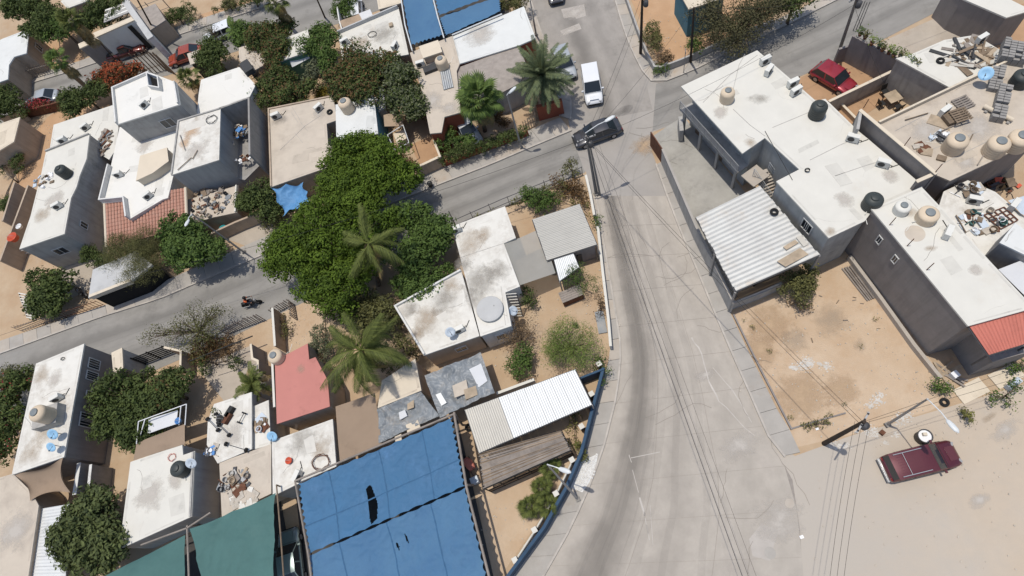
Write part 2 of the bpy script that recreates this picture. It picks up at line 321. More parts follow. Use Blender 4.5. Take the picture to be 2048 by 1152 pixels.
def cen(ps):
    c = Vector((0, 0, 0))
    for p in ps: c += p
    return c/len(ps)
def wallbm(ps, th, z0, z1, bm=None):
    bm = bm or MB()
    q = [ps[0]]
    for p in ps[1:]:
        if (p.to_2d()-q[-1].to_2d()).length > 1e-3: q.append(p)
    n = len(q); closed = n > 3 and False; Lf, Rt = [], []
    for i in range(n):
        d0 = (q[i]-q[max(0, i-1)]).to_2d(); d1 = (q[min(n-1, i+1)]-q[i]).to_2d()
        d0 = d0.normalized() if d0.length > 1e-6 else d1.normalized(); d1 = d1.normalized() if d1.length > 1e-6 else d0
        n0 = Vector((-d0.y, d0.x)); n1 = Vector((-d1.y, d1.x)); b = (n0+n1).normalized(); k = th/2/max(.35, b.dot(n0))
        e = -d1*th/2 if i == 0 else (d0*th/2 if i == n-1 else Vector((0, 0)))
        Lf.append((q[i].x+b.x*k+e.x, q[i].y+b.y*k+e.y)); Rt.append((q[i].x-b.x*k+e.x, q[i].y-b.y*k+e.y))
    vs = [(x, y, z) for z in (z0, z1) for (x, y) in Lf+Rt]; m = 2*n; fs = []
    for i in range(n-1):
        l0, l1, r0, r1 = i, i+1, n+i, n+i+1
        fs += [(l0, l1, r1, r0), (m+l0, m+r0, m+r1, m+l1), (l0, m+l0, m+l1, l1), (r0, r1, m+r1, m+r0)]
    fs += [(0, n, m+n, m), (n-1, m+n-1, m+2*n-1, 2*n-1)]
    return bm.add(vs, fs)
def offset_poly(ps, d):
    """grow a polygon outwards by d"""
    n = len(ps); a = sum(ps[i].x*ps[(i+1)%n].y-ps[(i+1)%n].x*ps[i].y for i in range(n)); sgn = 1 if a > 0 else -1
    out = []
    for i in range(n):
        e1 = (ps[i]-ps[i-1]).to_2d().normalized(); e2 = (ps[(i+1)%n]-ps[i]).to_2d().normalized()
        n1 = Vector((e1.y, -e1.x))*sgn; n2 = Vector((e2.y, -e2.x))*sgn
        b = n1+n2; k = b.length
        b = b/k if k > 1e-3 else n1
        out.append(Vector((ps[i].x, ps[i].y, 0))+Vector((b.x, b.y, 0))*d/max(0.5, b.dot(n1)))
    return out
def dirz(a, b): return math.atan2(b.y-a.y, b.x-a.x)
RNG = random.Random(7)
# ---------------------------------------------------------------- the setting: ground, roads, pavements
def struct(name, bm, m, parent=None):
    o = bm.build(name, m, parent)
    if parent is None: tag(o, kind='structure')
    return o
g_ = MB(); R_ = 1500
g_.add([(-R_, -R_, 0), (R_, -R_, 0), (R_, R_, 0), (-R_, R_, 0)], [(0, 1, 2, 3)])
struct('ground', g_, 'dirt')
def sheetpx(name, px, z, m): return struct(name, MB().sheet(pts(px), z), m)
def resample(ps, n):
    d = [0.0]
    for a, b in zip(ps[:-1], ps[1:]): d.append(d[-1]+(b-a).length)
    out = []
    for i in range(n+1):
        t = d[-1]*i/n; k = 0
        while k < len(ps)-2 and d[k+1] < t: k += 1
        u = (t-d[k])/max(1e-6, d[k+1]-d[k]); out.append(ps[k].lerp(ps[k+1], u))
    return out, d[-1]
def strip_sheet(name, A, B, z, m, n=24, nx=6):
    a, L = resample(pts(A), n); b, _ = resample(pts(B), n)
    vs, uv = [], []
    for i in range(n+1):
        for j in range(nx+1):
            p = a[i].lerp(b[i], j/nx); vs.append((p.x, p.y, z)); uv.append((j/nx, L*i/n))
    fs = [(i*(nx+1)+j, (i+1)*(nx+1)+j, (i+1)*(nx+1)+j+1, i*(nx+1)+j+1) for i in range(n) for j in range(nx)]
    me = bpy.data.meshes.new(name); me.from_pydata(vs, [], fs); me.update()
    l = me.uv_layers.new(name='UVMap')
    for lp in me.loops: l.data[lp.index].uv = uv[lp.vertex_index]
    if me.polygons[0].normal.z < 0: me.flip_normals()
    return tag(link(name, me, m), kind='structure')
def slabs(parent, A, B, n, nx, z0, z1, mats, gap=0.02, uvs=True, piece='slab', seed=1, ragged=0.0):
    """concrete bays between two edges; each bay its own piece with recessed joints"""
    rg = random.Random(seed)
    a, L = resample(pts(A), n); b, _ = resample(pts(B), n); out = []
    for i in range(n):
        for j in range(nx):
            q = [a[i].lerp(b[i], j/nx), a[i].lerp(b[i], (j+1)/nx), a[i+1].lerp(b[i+1], (j+1)/nx), a[i+1].lerp(b[i+1], j/nx)]
            uv = [(j/nx, L*i/n), ((j+1)/nx, L*i/n), ((j+1)/nx, L*(i+1)/n), (j/nx, L*(i+1)/n)]
            c = cen(q)
            q2 = [p+(c-p).normalized()*gap*1.3 for p in q]
            bm = MB(); dz = rg.uniform(-1, 1)*ragged
            w, h = (q[1]-q[0]).length, 1
            o = c.copy(); o.z = 0
            vs = [(p.x-c.x, p.y-c.y, z0) for p in q2]+[(p.x-c.x, p.y-c.y, z1+dz) for p in q2]
            me = bpy.data.meshes.new(piece)
            me.from_pydata(vs, [], [(4, 5, 6, 7), (0, 1, 5, 4), (1, 2, 6, 5), (2, 3, 7, 6), (3, 0, 4, 7)]); me.update()
            if me.polygons[0].normal.z < 0: me.flip_normals()
            if uvs:
                l = me.uv_layers.new(name='UVMap')
                for lp in me.loops: l.data[lp.index].uv = uv[lp.vertex_index % 4]
            ob = link(piece, me, rg.choice(mats), parent); ob.location = o; out.append(ob)
    return out
# junction and streets
sheetpx('junction', [(1128, 180), (1315, 120), (1330, 168), (1500, 120), (1520, 190), (1305, 264), (1303, 300), (1345, 420), (1185, 420), (1172, 343), (1060, 393), (1030, 300), (1140, 262)], 0.010, 'road_x')
WU = [(1140, 264), (1062, 296), (980, 331), (900, 362), (700, 440), (512, 517), (320, 599), (203, 635), (0, 709), (-80, 737)]
WL = [(1170, 345), (1060, 392), (985, 425), (905, 458), (760, 530), (640, 590), (440, 685), (300, 745), (60, 830), (-40, 868)]
strip_sheet('side_street', WU, WL, 0.014, 'road_side', 40)
strip_sheet('north_road', [(1050, -40), (1075, 50), (1092, 95), (1120, 150), (1142, 205), (1148, 250)], [(1220, -40), (1240, 40), (1256, 85), (1275, 125), (1290, 155), (1305, 220)], 0.016, 'road_n', 20)
NEU = [(1312, 168), (1360, 152), (1395, 137), (1474, 97), (1600, 37), (1740, -35)]
NEL = [(1305, 262), (1400, 225), (1500, 185), (1600, 153), (1745, 90), (1900, 10), (2000, -40)]
strip_sheet('cross_street', NEU, NEL, 0.018, 'road_side', 24)
NWU = [(-90, 213), (0, 186), (150, 141), (320, 83), (512, 20), (640, -25), (760, -70)]
NWL = [(-90, 275), (0, 248), (110, 212), (230, 176), (340, 150), (480, 100), (620, 65), (740, 28), (860, -20)]
strip_sheet('back_street', NWU, NWL, 0.014, 'road_side', 30)
# main road south of the junction, in concrete bays
MW = [(1192, 392), (1205, 470), (1222, 570), (1240, 680), (1241, 735), (1230, 805), (1207, 895), (1180, 970), (1142, 1055), (1087, 1152), (1050, 1215)]
ME = [(1334, 392), (1362, 465), (1396, 545), (1433, 635), (1466, 712), (1492, 770), (1518, 830), (1540, 880), (1585, 960), (1600, 1060), (1612, 1215)]
mr = struct('main_road', MB().sheet(pts(MW+ME[::-1]), 0.006), 'joint')
slabs(mr, MW, ME, 11, 3, 0.007, 0.020, ['road'], gap=0.011, seed=3, ragged=0.001)
# dusty yard east of the road, where the concrete runs under blown sand
sheetpx('dusty_road', [(1540, 880), (1590, 912), (1700, 872), (1860, 825), (2060, 765), (2150, 760), (2200, 1260), (1612, 1260), (1600, 1060), (1585, 960)], 0.012, 'dust_road')
# faded paint marks on the bays
paint = MB()
def stripe(x0, y0, x1, y1, w):
    a, b = P(x0, y0), P(x1, y1); d = (b-a).normalized(); n = Vector((-d.y, d.x, 0))*w/2
    paint.sheet([a-n, b-n, b+n, a+n], 0.026)
for s in ((1258, 910, 1263, 925, .05), (1262, 916, 1320, 904, .05), (1279, 995, 1290, 1032, .12), (1290, 1036, 1299, 1080, .05), (1265, 940, 1277, 985, .04), (1300, 1010, 1306, 1090, .03)): stripe(*s)
struct('road_marking', paint, 'trickle')
lime = MB()
def blotch(bm, px, z, w, seed):
    rg = random.Random(seed); L_, R = [], []; ps = pts(px)
    for i, p in enumerate(ps):
        d = (ps[min(i+1, len(ps)-1)]-ps[max(i-1, 0)]).normalized(); n = Vector((-d.y, d.x, 0))
        L_.append(p+n*w*rg.uniform(.2, 1)); R.append(p-n*w*rg.uniform(.2, 1))
    for i in range(len(ps)-1): bm.sheet([L_[i], L_[i+1], R[i+1], R[i]], z)
blotch(lime, [(1383, 675), (1388, 685), (1397, 695), (1403, 708), (1408, 728), (1413, 745), (1417, 762), (1424, 775), (1432, 790), (1437, 802)], 0.027, 0.07, 2)
blotch(lime, [(1437, 802), (1452, 814), (1470, 835), (1490, 856), (1510, 872)], 0.027, 0.05, 3)
blotch(lime, [(1425, 735), (1440, 752), (1452, 766), (1463, 778), (1480, 805), (1503, 845)], 0.027, 0.05, 4)
struct('spilled_lime', lime, 'trickle')
# pavements: raised bays with a kerb
def pavement(curb, inner, n, mats=('walk', 'walk_grey'), kerb='curb', seed=1, nx=1):
    base = struct('pavement', MB().sheet(pts(curb)+pts(inner)[::-1], 0.03), 'joint')
    slabs(base, curb, inner, n, nx, 0.0, 0.135, list(mats), gap=0.012, seed=seed, ragged=0.004)
    k, _ = resample(pts(curb), n); kb = MB(); wallbm(k, 0.14, 0.0, 0.15, kb); kb.build('kerb', kerb, base)
    return base
pavement([(1142, 262), (1062, 295), (980, 330), (900, 361), (700, 439), (512, 516), (320, 598), (203, 634), (0, 708), (-60, 729)],
         [(1120, 236), (1048, 266), (962, 302), (880, 336), (690, 408), (500, 488), (311, 572), (212, 611), (0, 683), (-60, 704)], 42, seed=2)
pavement(MW[:9]+[(1087, 1152), (1060, 1200)], [(1180, 385), (1194, 470), (1207, 570), (1222, 680), (1223, 700), (1203, 775), (1170, 890), (1140, 970), (1095, 1050), (1020, 1152), (985, 1200)], 20, seed=4)
pavement([(1312, 330), (1334, 392), (1362, 465), (1396, 545), (1433, 635), (1466, 712), (1492, 770), (1518, 830), (1540, 880), (1568, 912)],
         [(1324, 325), (1353, 397), (1384, 465), (1421, 545), (1463, 632), (1497, 705), (1526, 762), (1553, 818), (1580, 862), (1600, 905)], 16, mats=('walk_grey',), seed=5)
pavement([(1222, -30), (1230, 0), (1243, 45), (1258, 88), (1277, 128), (1290, 152), (1303, 163), (1320, 167), (1362, 151), (1397, 136), (1476, 96), (1602, 36), (1690, -8)],
         [(1246, -30), (1252, 0), (1268, 50), (1282, 88), (1298, 124), (1306, 140), (1314, 148), (1328, 146), (1360, 133), (1397, 117), (1468, 80), (1590, 24), (1680, -22)], 22, seed=6)
pavement([(1052, -30), (1077, 50), (1094, 95), (1121, 150), (1143, 206), (1142, 240)], [(1030, -30), (1052, 45), (1070, 92), (1098, 150), (1120, 205), (1118, 232)], 9, seed=7)
pavement([(-80, 210), (0, 186), (150, 141), (320, 83), (512, 20), (640, -25)], [(-80, 196), (0, 172), (150, 127), (320, 66), (512, 3), (640, -42)], 20, seed=8)
# yards
def yard(px, z, m): return sheetpx('yard', px, z, m)
yard([(1302, 275), (1366, 232), (1490, 385), (1540, 440), (1470, 600), (1392, 455)], 0.022, 'yardc')
yard([(1560, 175), (1640, 137), (1700, 110), (1790, 190), (1700, 250), (1660, 222)], 0.022, 'patio')
yard([(1745, 92), (1885, 30), (1965, 75), (1890, 130), (1800, 120)], 0.022, 'slabc')
yard([(1885, 30), (1960, 20), (2100, 0), (2100, 140), (1960, 85)], 0.017, 'patio')
yard([(540, 440), (560, 470), (500, 495), (430, 470), (440, 445)], 0.022, 'slabc')
yard([(820, 290), (880, 265), (905, 325), (850, 350)], 0.022, 'patio')
yard([(965, 250), (1020, 230), (1045, 265), (990, 285)], 0.022, 'dirt_pale')
yard([(395, 735), (505, 690), (545, 800), (470, 830)], 0.022, 'slabc')
yard([(300, 400), (215, 480), (215, 560), (60, 640), (40, 600), (180, 500)], 0.022, 'slabc')
yard([(140, 205), (225, 180), (230, 210), (110, 255), (80, 370), (30, 380), (40, 300), (95, 235)], 0.022, 'dirt_red')
yard([(0, 130), (150, 60), (170, 120), (40, 170), (0, 175)], 0.022, 'dirt_red')
yard([(400, 30), (520, -10), (520, 15), (390, 55)], 0.024, 'dirt_red')
yard([(1468, 628), (1600, 570), (1705, 515), (1915, 790), (1860, 822), (1700, 870), (1592, 895)], 0.006, 'dirt_pale')
yard([(1262, 0), (1400, -10), (1560, -10), (1540, 40), (1400, 105), (1325, 140)], 0.006, 'dirt_red')
yard([(955, 985), (1100, 920), (1160, 900), (1130, 965), (1010, 1140), (985, 1200)], 0.008, 'dirt_pale')
yard([(640, 590), (565, 625), (545, 700), (560, 720), (640, 700), (655, 640)], 0.022, 'dirt_pale')
yard([(590, 975), (915, 838), (1000, 1210), (620, 1230)], 0.030, 'floor_shade')  # near-black floor colour paints in the shade beneath the stretched cloths
yard([(200, 1155), (385, 1070), (560, 990), (600, 1210), (200, 1210)], 0.028, 'floor_shade')
yard([(800, -40), (1005, -60), (1010, 25), (905, 75), (830, 95)], 0.028, 'floor_shade')
# lime and ash patches thrown on the vacant lot and by the corner pole
ash = MB()
def patch(bm, x, y, r, z, seed, n=14):
    rg = random.Random(seed); c = P(x, y); k = r/PPM(x, y)
    bm.sheet([c+Vector((math.cos(2*math.pi*i/n)*k*rg.uniform(.45, 1.1), math.sin(2*math.pi*i/n)*k*rg.uniform(.35, .8), 0)) for i in range(n)], z)
_ash = []
for i, (x, y, r) in enumerate(((1605, 730, 24), (1618, 722, 12), (1653, 733, 14), (1640, 728, 6), (1590, 737, 8), (1755, 800, 16), (1740, 812, 10), (1763, 790, 8), (1800, 838, 20), (1815, 830, 12), (1735, 860, 18), (1750, 868, 10), (1792, 870, 9), (1672, 892, 16), (1690, 893, 10), (1770, 885, 7))):
    rr = random.Random(40+i); nn = 0
    for k in range(int(r*4.5)):
        gx, gy = rr.gauss(0, .45)*r, rr.gauss(0, .35)*r
        patch(ash, x+gx, y+gy, rr.uniform(.5, 2.6) if k > 2 else r*.3, 0.0155+0.00004*nn+0.002*(i % 3), 500+i*97+k, 7); nn += 1
tag(ash.build('ash_patch', 'lime'), 'pale grey ash and lime patches on the bare dirt of the vacant lot', 'ash', kind='stuff')
# scattered litter, stones and small weeds on open ground (uncountable)
peb = MB(); rg = random.Random(5)
for (x0, y0, x1, y1, n) in ((1480, 600, 1850, 830, 260), (1640, 840, 2040, 900, 70), (1250, 10, 1400, 120, 60), (960, 590, 1200, 740, 120), (960, 990, 1110, 1100, 60), (1600, 920, 2040, 1140, 60), (60, 120, 160, 160, 40), (90, 250, 110, 340, 50), (1225, 640, 1240, 760, 50), (560, 600, 640, 700, 60), (1195, 430, 1215, 640, 60)):
    for i in range(n):
        p = P(rg.uniform(x0, x1), rg.uniform(y0, y1), 0.02); s = rg.uniform(.03, .11)
        peb.box((p.x, p.y, 0.02+s*.2), (s, s*rg.uniform(.5, 1), s*.6), rg.uniform(0, 3))
tag(peb.build('gravel', 'rubble'), 'loose stones and bits of litter scattered over the bare ground', 'gravel', kind='stuff')
# whitewashed cobbles set in the pavement on the bend
cb = thing('cobble_panel', 'patch of whitewashed cobbles in the pavement beside the dark blue wall', 'paving', P(1172, 940, 0.12))
cp = [P(1160, 925), P(1196, 908), P(1190, 950), P(1165, 985), P(1140, 975)]
cbase = MB(); cbase.prism(cp, 0.125, 0.142); cbase.build('mortar_bed', 'paint_white', cb)
cme = MB(); cme.lathe([(0.09, -0.05), (0.10, 0.0), (0.075, 0.035), (0.03, 0.045)], 7); cmesh = cme.mesh('stone')
def inside(p, poly):
    r = False; j = len(poly)-1
    for i in range(len(poly)):
        a, b = poly[i], poly[j]
        if (a.y > p.y) != (b.y > p.y) and p.x < (b.x-a.x)*(p.y-a.y)/(b.y-a.y)+a.x: r = not r
        j = i
    return r
x0, x1 = min(p.x for p in cp), max(p.x for p in cp); y0, y1 = min(p.y for p in cp), max(p.y for p in cp)
yy = y0; k = 0
while yy < y1:
    xx = x0+(k % 2)*0.11
    while xx < x1:
        q = Vector((xx+rg.uniform(-.03, .03), yy+rg.uniform(-.03, .03), 0))
        if inside(q, cp):
            s = link('stone', cmesh, 'cobble', cb); s.location = (q.x-cb.location.x, q.y-cb.location.y, 0.142-0.12); s.scale = (rg.uniform(.8, 1.2), rg.uniform(.7, 1.1), rg.uniform(.7, 1.3)); s.rotation_euler = (0, 0, rg.uniform(0, 3))
        xx += 0.22
    yy += 0.2; k += 1
# crisp repairs, cracks and tyre marks on the carriageways
dm('skid', (.15, .14, .13), .9, .1, 1.0, alpha=.05); dm('patchc', (.42, .385, .345), .92, .06, 1.0, stain=.3); dm('crackr', (.19, .17, .15), .95, .1)
def overlay(parent, px, z, m, name): o = MB().sheet(pts(px), z).build(name, m, bpy.data.objects[parent]); return o
overlay('north_road', [(1122, 19), (1168, 9), (1172, 32), (1152, 38), (1150, 33), (1128, 37)], .021, 'patchc', 'repair_patch')
overlay('north_road', [(1120, 62), (1158, 47), (1163, 58), (1127, 71)], .021, 'patchc', 'repair_patch')
overlay('main_road', [(1498, 1078), (1522, 1048), (1556, 1060), (1540, 1122), (1505, 1112)], .024, 'patchc', 'repair_patch')
def skid(parent, px, w, z, m='skid', name='tyre_mark', n=26):
    q, _ = resample(pts(px), n)
    for _s in range(3): q = [q[0]]+[(q[i-1]+q[i]*2+q[i+1])/4 for i in range(1, n)]+[q[n]]
    bm = MB(); L_, R = [], []
    for i, p in enumerate(q):
        d = (q[min(i+1, n)]-q[max(i-1, 0)]).normalized(); nn = Vector((-d.y, d.x, 0))*w/2; L_.append((p+nn)); R.append(p-nn)
    bm.add([(v.x, v.y, z) for v in L_+R], [(i, i+1, n+2+i, n+1+i) for i in range(n)]); o = bm.build(name, m, bpy.data.objects[parent])
    if o.data.polygons[0].normal.z < 0: o.data.flip_normals()
def lane(u): return [(a[0]+(b[0]-a[0])*u, a[1]+(b[1]-a[1])*u) for a, b in zip(MW, ME)]
for k, u in enumerate((.14, .17, .22, .26, .31, .36, .47, .62)): skid('main_road', lane(u), (.5, .9, .6, 1.1, .5, .7, .5, .5)[k], .0235+.0005*k, n=60)
skid('junction', [(1190, 395), (1200, 350), (1170, 312), (1110, 318), (1040, 345)], .18, .0225); skid('junction', [(1215, 395), (1222, 345), (1180, 300), (1105, 303), (1040, 330)], .18, .0235)
skid('junction', [(1240, 400), (1245, 330), (1300, 270), (1400, 215)], .15, .0245); skid('junction', [(1265, 400), (1268, 340), (1320, 285), (1410, 230)], .15, .025)
for k, v in enumerate((.3, .38, .55, .62)): skid('side_street', [(a[0]+(b[0]-a[0])*v, a[1]+(b[1]-a[1])*v) for a, b in zip(WU, WL)], (.16, .14, .18, .12)[k], .019+.0006*k)
for k, v in enumerate((.33, .5, .68)): skid('cross_street', [(a[0]+(b[0]-a[0])*v, a[1]+(b[1]-a[1])*v) for a, b in zip(NEU, NEL)], .15, .021+.0006*k)
for k in range(0): skid('dusty_road', [(1620+k*44, 960+k*32), (1750, 985+k*24), (1880, 990+k*26), (2060, 960+k*30)], .22, .0145+.0006*k, 'trackd') if 'trackd' in M else (dm('trackd', (.36, .29, .22), .95, .1, 1.0, alpha=.12), skid('dusty_road', [(1620, 960), (1750, 985), (1880, 990), (2060, 960)], .22, .0145, 'trackd'))
rc = random.Random(31)
for k in range(22):
    x, y = rc.choice(((rc.uniform(1260, 1560), rc.uniform(700, 1140)), (rc.uniform(1230, 1400), rc.uniform(430, 680)), (rc.uniform(1150, 1290), rc.uniform(250, 380)))); a = rc.uniform(0, 6.28); line = [P(x, y)]
    for s in range(rc.randint(4, 9)): a += rc.uniform(-.6, .6); line.append(line[-1]+Vector((math.cos(a), math.sin(a), 0))*rc.uniform(.3, .9))
    wallbm(line, .018, .0225, .0285+.0001*k).build('crack', 'crackr', bpy.data.objects['main_road'])
# ---------------------------------------------------------------- buildings
def window(parent, a, b, t0, t1, z0, z1, bars=0, m='glass', fr='frame'):
    """a framed pane set into the wall that runs a -> b"""
    d = (b-a); d.z = 0; L = d.length; d.normalize(); n = Vector((d.y, -d.x, 0))
    if n.dot(Vector((-a.x, -a.y, 0))) < 0: n = -n           # the face towards the open street side
    c0, c1 = a+d*L*t0, a+d*L*t1; rz = dirz(a, b); w = (c1-c0).length; mid = (c0+c1)/2; mid.z = 0
    f = MB(); th = 0.07
    for zz in (z0, z1): f.box((mid+n*0.02)+Vector((0, 0, zz)), (w+th, 0.08, th), rz)
    for c in (c0, c1): f.box(Vector((c.x, c.y, (z0+z1)/2))+n*0.02, (th, 0.075, z1-z0-th), rz)
    f.box((mid+n*0.018)+Vector((0, 0, (z0+z1)/2)), (0.045, 0.05, z1-z0-th), rz)
    for i in range(bars):
        c = c0.lerp(c1, (i+1)/(bars+1)); f.box(Vector((c.x, c.y, (z0+z1)/2))+n*0.05, (0.03, 0.03, z1-z0), rz)
    w_ = f.build('window', fr, parent)
    p = MB(); p.box(mid+n*0.008+Vector((0, 0, (z0+z1)/2)), (w-0.02, 0.012, z1-z0-0.02), rz); p.build('pane', m, w_, off=parent_base(parent))
    return w_
for k_, c_ in (('white', (.55, .53, .475)), ('white_st', (.58, .555, .50)), ('white_cool', (.555, .56, .535)), ('white_clean', (.60, .585, .54)), ('beige_roof', (.47, .41, .335)), ('cream', (.55, .475, .37))): dm('wear_'+k_, c_, .9, .05, 1.5, stain=.3, stain_scale=.9)
dm('crack', (.20, .18, .155), .95, .1)
_rw = random.Random(77)
def roof_wear(t, ps, h, roof):
    """repair patches, hairline cracks and a dirt line along the rim of a painted roof"""
    if 'wear_'+roof not in M: return
    x0, x1 = min(p.x for p in ps), max(p.x for p in ps); y0, y1 = min(p.y for p in ps), max(p.y for p in ps); ar = (x1-x0)*(y1-y0)
    def rp():
        for _ in range(60):
            q = Vector((_rw.uniform(x0, x1), _rw.uniform(y0, y1), 0))
            if inside(q, ps): return q
    a0 = dirz(ps[0], ps[1])
    for k in range(2+int(ar/40)):
        q = rp()
        if q is None: continue
        w, l = _rw.uniform(.5, 2.2), _rw.uniform(.3, 1.3); R = Matrix.Rotation(a0+_rw.choice((0, math.pi/2))+_rw.uniform(-.05, .05), 2)
        c = [q.to_2d()+R @ Vector((sx*w/2*_rw.uniform(.85, 1.1), sy*l/2*_rw.uniform(.85, 1.1))) for sx, sy in ((-1, -1), (1, -1), (1, 1), (-1, 1))]
        if all(inside(Vector((p.x, p.y, 0)), ps) for p in c): MB().prism(c, h-.01, h+.004+.002*k).build('repair_patch', 'wear_'+roof, t)
    for k in range(2+int(ar/30)):
        q = rp()
        if q is None: continue
        a = _rw.uniform(0, 6.28); line = [q]
        for s in range(_rw.randint(3, 8)):
            a += _rw.uniform(-.5, .5); p = line[-1]+Vector((math.cos(a), math.sin(a), 0))*_rw.uniform(.2, .6)
            if not inside(p, ps): break
            line.append(p)
        if len(line) > 2: wallbm(line, .022, h-.01, h+.0025+.0002*k).build('crack', 'crack' if k % 2 else 'wear_'+roof, t)
    ins = offset_poly(ps, -.12)
    n = len(ps)
    for i in range(n):
        if (ins[i]-ins[(i+1) % n]).length > 1.0 and _rw.random() < .8: wallbm([ins[i].lerp(ins[(i+1) % n], _rw.uniform(.02, .3)), ins[i].lerp(ins[(i+1) % n], _rw.uniform(.6, .97))], _rw.uniform(.08, .22), h-.01, h+.0018).build('rim_dirt', 'wear_'+roof, t)
def house(label, px, h, wall='wall_grey', roof='white', parapet=None, wins=(), cat='house', name='house', over=0.06, z0=0.0, slab=0.14, wallpx=None, doors=(), group=None):
    ps = pts(px, h); c = cen(ps)
    t = thing(name, label, cat, (c.x, c.y, z0), group=group)
    MB().prism(pts(wallpx, h) if wallpx else ps, z0, h-slab*0.6).build('wall', wall, t)
    rps = ps; ps = pts(wallpx, h) if wallpx else ps
    rp = offset_poly(rps, over)
    MB().prism(rp, h-slab, h).build('roof', roof, t)
    if parapet:
        ph, edges, pm = parapet[0], parapet[1], (parapet[2] if len(parapet) > 2 else wall)
        n = len(ps); ins = offset_poly(ps, -0.05)
        for k, i in enumerate(range(n) if edges == 'all' else edges): wallbm([ins[i], ins[(i+1)%n]], 0.15, h-0.02, h+ph+.004*(k % 2)).build('parapet', pm, t)
    if z0 == 0 and slab > .1: roof_wear(t, rps, h, roof)
    for (i, t0, t1, a, b, *r) in wins: window(t, ps[i], ps[(i+1)%len(ps)], t0, t1, a, b, *(r or ()))
    for (i, t0, t1, hh, m) in doors:
        a, b = ps[i], ps[(i+1)%len(ps)]; q0, q1 = a.lerp(b, t0), a.lerp(b, t1); mid = (q0+q1)/2; d = (b-a).normalized(); n = Vector((d.y, -d.x, 0))
        if n.dot(Vector((-a.x, -a.y, 0))) < 0: n = -n
        dr = MB(); dr.box(Vector((mid.x, mid.y, z0+hh/2+.01))+n*0.02, ((q1-q0).length, 0.05, hh), dirz(a, b)); do = dr.build('door', m, t)
        hd = MB(); hd.box(Vector((q0.x, q0.y, z0+1.0))+n*0.06+d*0.1, (0.12, 0.03, 0.03), dirz(a, b)); hd.build('handle', 'steel', do, off=parent_base(t))
    return t
def grit(parent, px, z, m, n, seed, smin=.05, smax=.25):
    """stub rods, drips and small roof clutter joined to a roof"""
    rg = random.Random(seed); bm = MB(); ps = pts(px, z)
    x0, x1 = min(p.x for p in ps), max(p.x for p in ps); y0, y1 = min(p.y for p in ps), max(p.y for p in ps); k = 0; tries = 0
    while k < n and tries < 4000:
        tries += 1
        q = Vector((rg.uniform(x0, x1), rg.uniform(y0, y1), 0))
        if not inside(q, ps): continue
        s = rg.uniform(smin, smax); bm.box((q.x, q.y, z+0.012), (s, s*rg.uniform(.05, .5), 0.024), rg.uniform(0, 3)); k += 1
    return bm.build('roof_debris', m, parent)
def seams(parent, px, z, lines, m='joint', w=0.03):
    bm = MB()
    for l in lines:
        ps = pts(l, z)
        for a, b in zip(ps[:-1], ps[1:]):
            d = (b-a).normalized(); n = Vector((-d.y, d.x, 0))*w/2; bm.prism([a-n, b-n, b+n, a+n], z-0.01, z+0.008)
    return bm.build('seam_or_pipe_shade', m, parent)
HS = {}
# --- east block
HS['apt'] = house('two-storey white-roofed apartment block with a balcony along the concrete yard',
    [(1364, 173), (1514, 102), (1599, 175), (1631, 203), (1650, 199), (1717, 264), (1733, 277), (1828, 358), (1843, 374), (1745, 418), (1728, 441), (1658, 474), (1555, 363), (1601, 339), (1530, 274), (1485, 305)], 5.7, 'wall_blue', 'white',
    wins=[(11, .25, .42, 3.9, 5.0, 2), (11, .55, .66, 1.2, 2.3), (15, .2, .3, 3.6, 4.9), (15, .6, .7, 3.6, 4.9)], doors=[(15, .38, .46, 2.1, 'wood'), (15, .8, .88, 2.1, 'wood')], cat='apartment block', name='apartment_block',
    wallpx=[(1389, 161), (1514, 102), (1599, 175), (1631, 203), (1650, 199), (1717, 264), (1733, 277), (1828, 358), (1843, 374), (1745, 418), (1728, 441), (1658, 474), (1555, 363), (1601, 339), (1530, 274), (1508, 289)])
seams(HS['apt'], None, 5.71, [[(1406, 205), (1460, 150), (1515, 110)], [(1466, 218), (1500, 250), (1530, 272)], [(1466, 180), (1478, 130), (1490, 108)], [(1545, 255), (1600, 232), (1640, 215)], [(1620, 320), (1680, 290), (1715, 275)], [(1670, 352), (1728, 332), (1775, 318)]], 'wall_grey', 0.035)
HS['long'] = house('tall dark-walled house with a long plain white roof beside the vacant lot',
    [(1745, 418), (1843, 376), (1878, 413), (1930, 470), (1980, 525), (2075, 625), (2075, 612), (1937, 650)], 6.3, 'wall_dark', 'white', wins=[(7, .62, .66, 4.2, 5.0), (7, .80, .84, 4.2, 5.0)])
HS['clut'] = house('grey house with a rooftop full of scrap, water tanks and stacked blocks',
    [(1757, 247), (1959, 150), (2080, 95), (2080, 275), (1900, 360), (1869, 347), (1728, 226)], 4.6, 'wall_dark', 'beige_roof', parapet=(0.35, [0, 1], 'cream'))
seams(HS['clut'], None, 4.61, [[(1790, 262), (1860, 225)], [(1860, 300), (1960, 262)], [(1880, 330), (1990, 275)]], 'wall_grey', 0.04)
house('white-roofed block carrying a heap of scrap timber beside the walled patio',
    [(1795, 117), (1827, 108), (1889, 81), (1950, 71), (2003, 103), (1985, 140), (1904, 176)], 3.6, 'wall_grey', 'white')
house('dark grey plain house at the top right corner with a pale coping',
    [(1897, -30), (1930, -45), (2060, 20), (2013, 34), (1925, -4)], 3.4, 'wall_dark', 'white')
kx = house('low cluttered flat roof with scaffold frames beside the long white roof',
    [(1889, 384), (1936, 362), (1990, 385), (2060, 445), (2060, 478), (2003, 487), (1975, 530), (1935, 470), (1880, 412)], 3.6, 'wall_dark', 'white_st', cat='house')
house('plain grey block rising over the cluttered low roofs at the right edge', [(2002, 485), (2031, 448), (2075, 480), (2075, 520)], 6.0, 'wall_grey', 'white_cool')
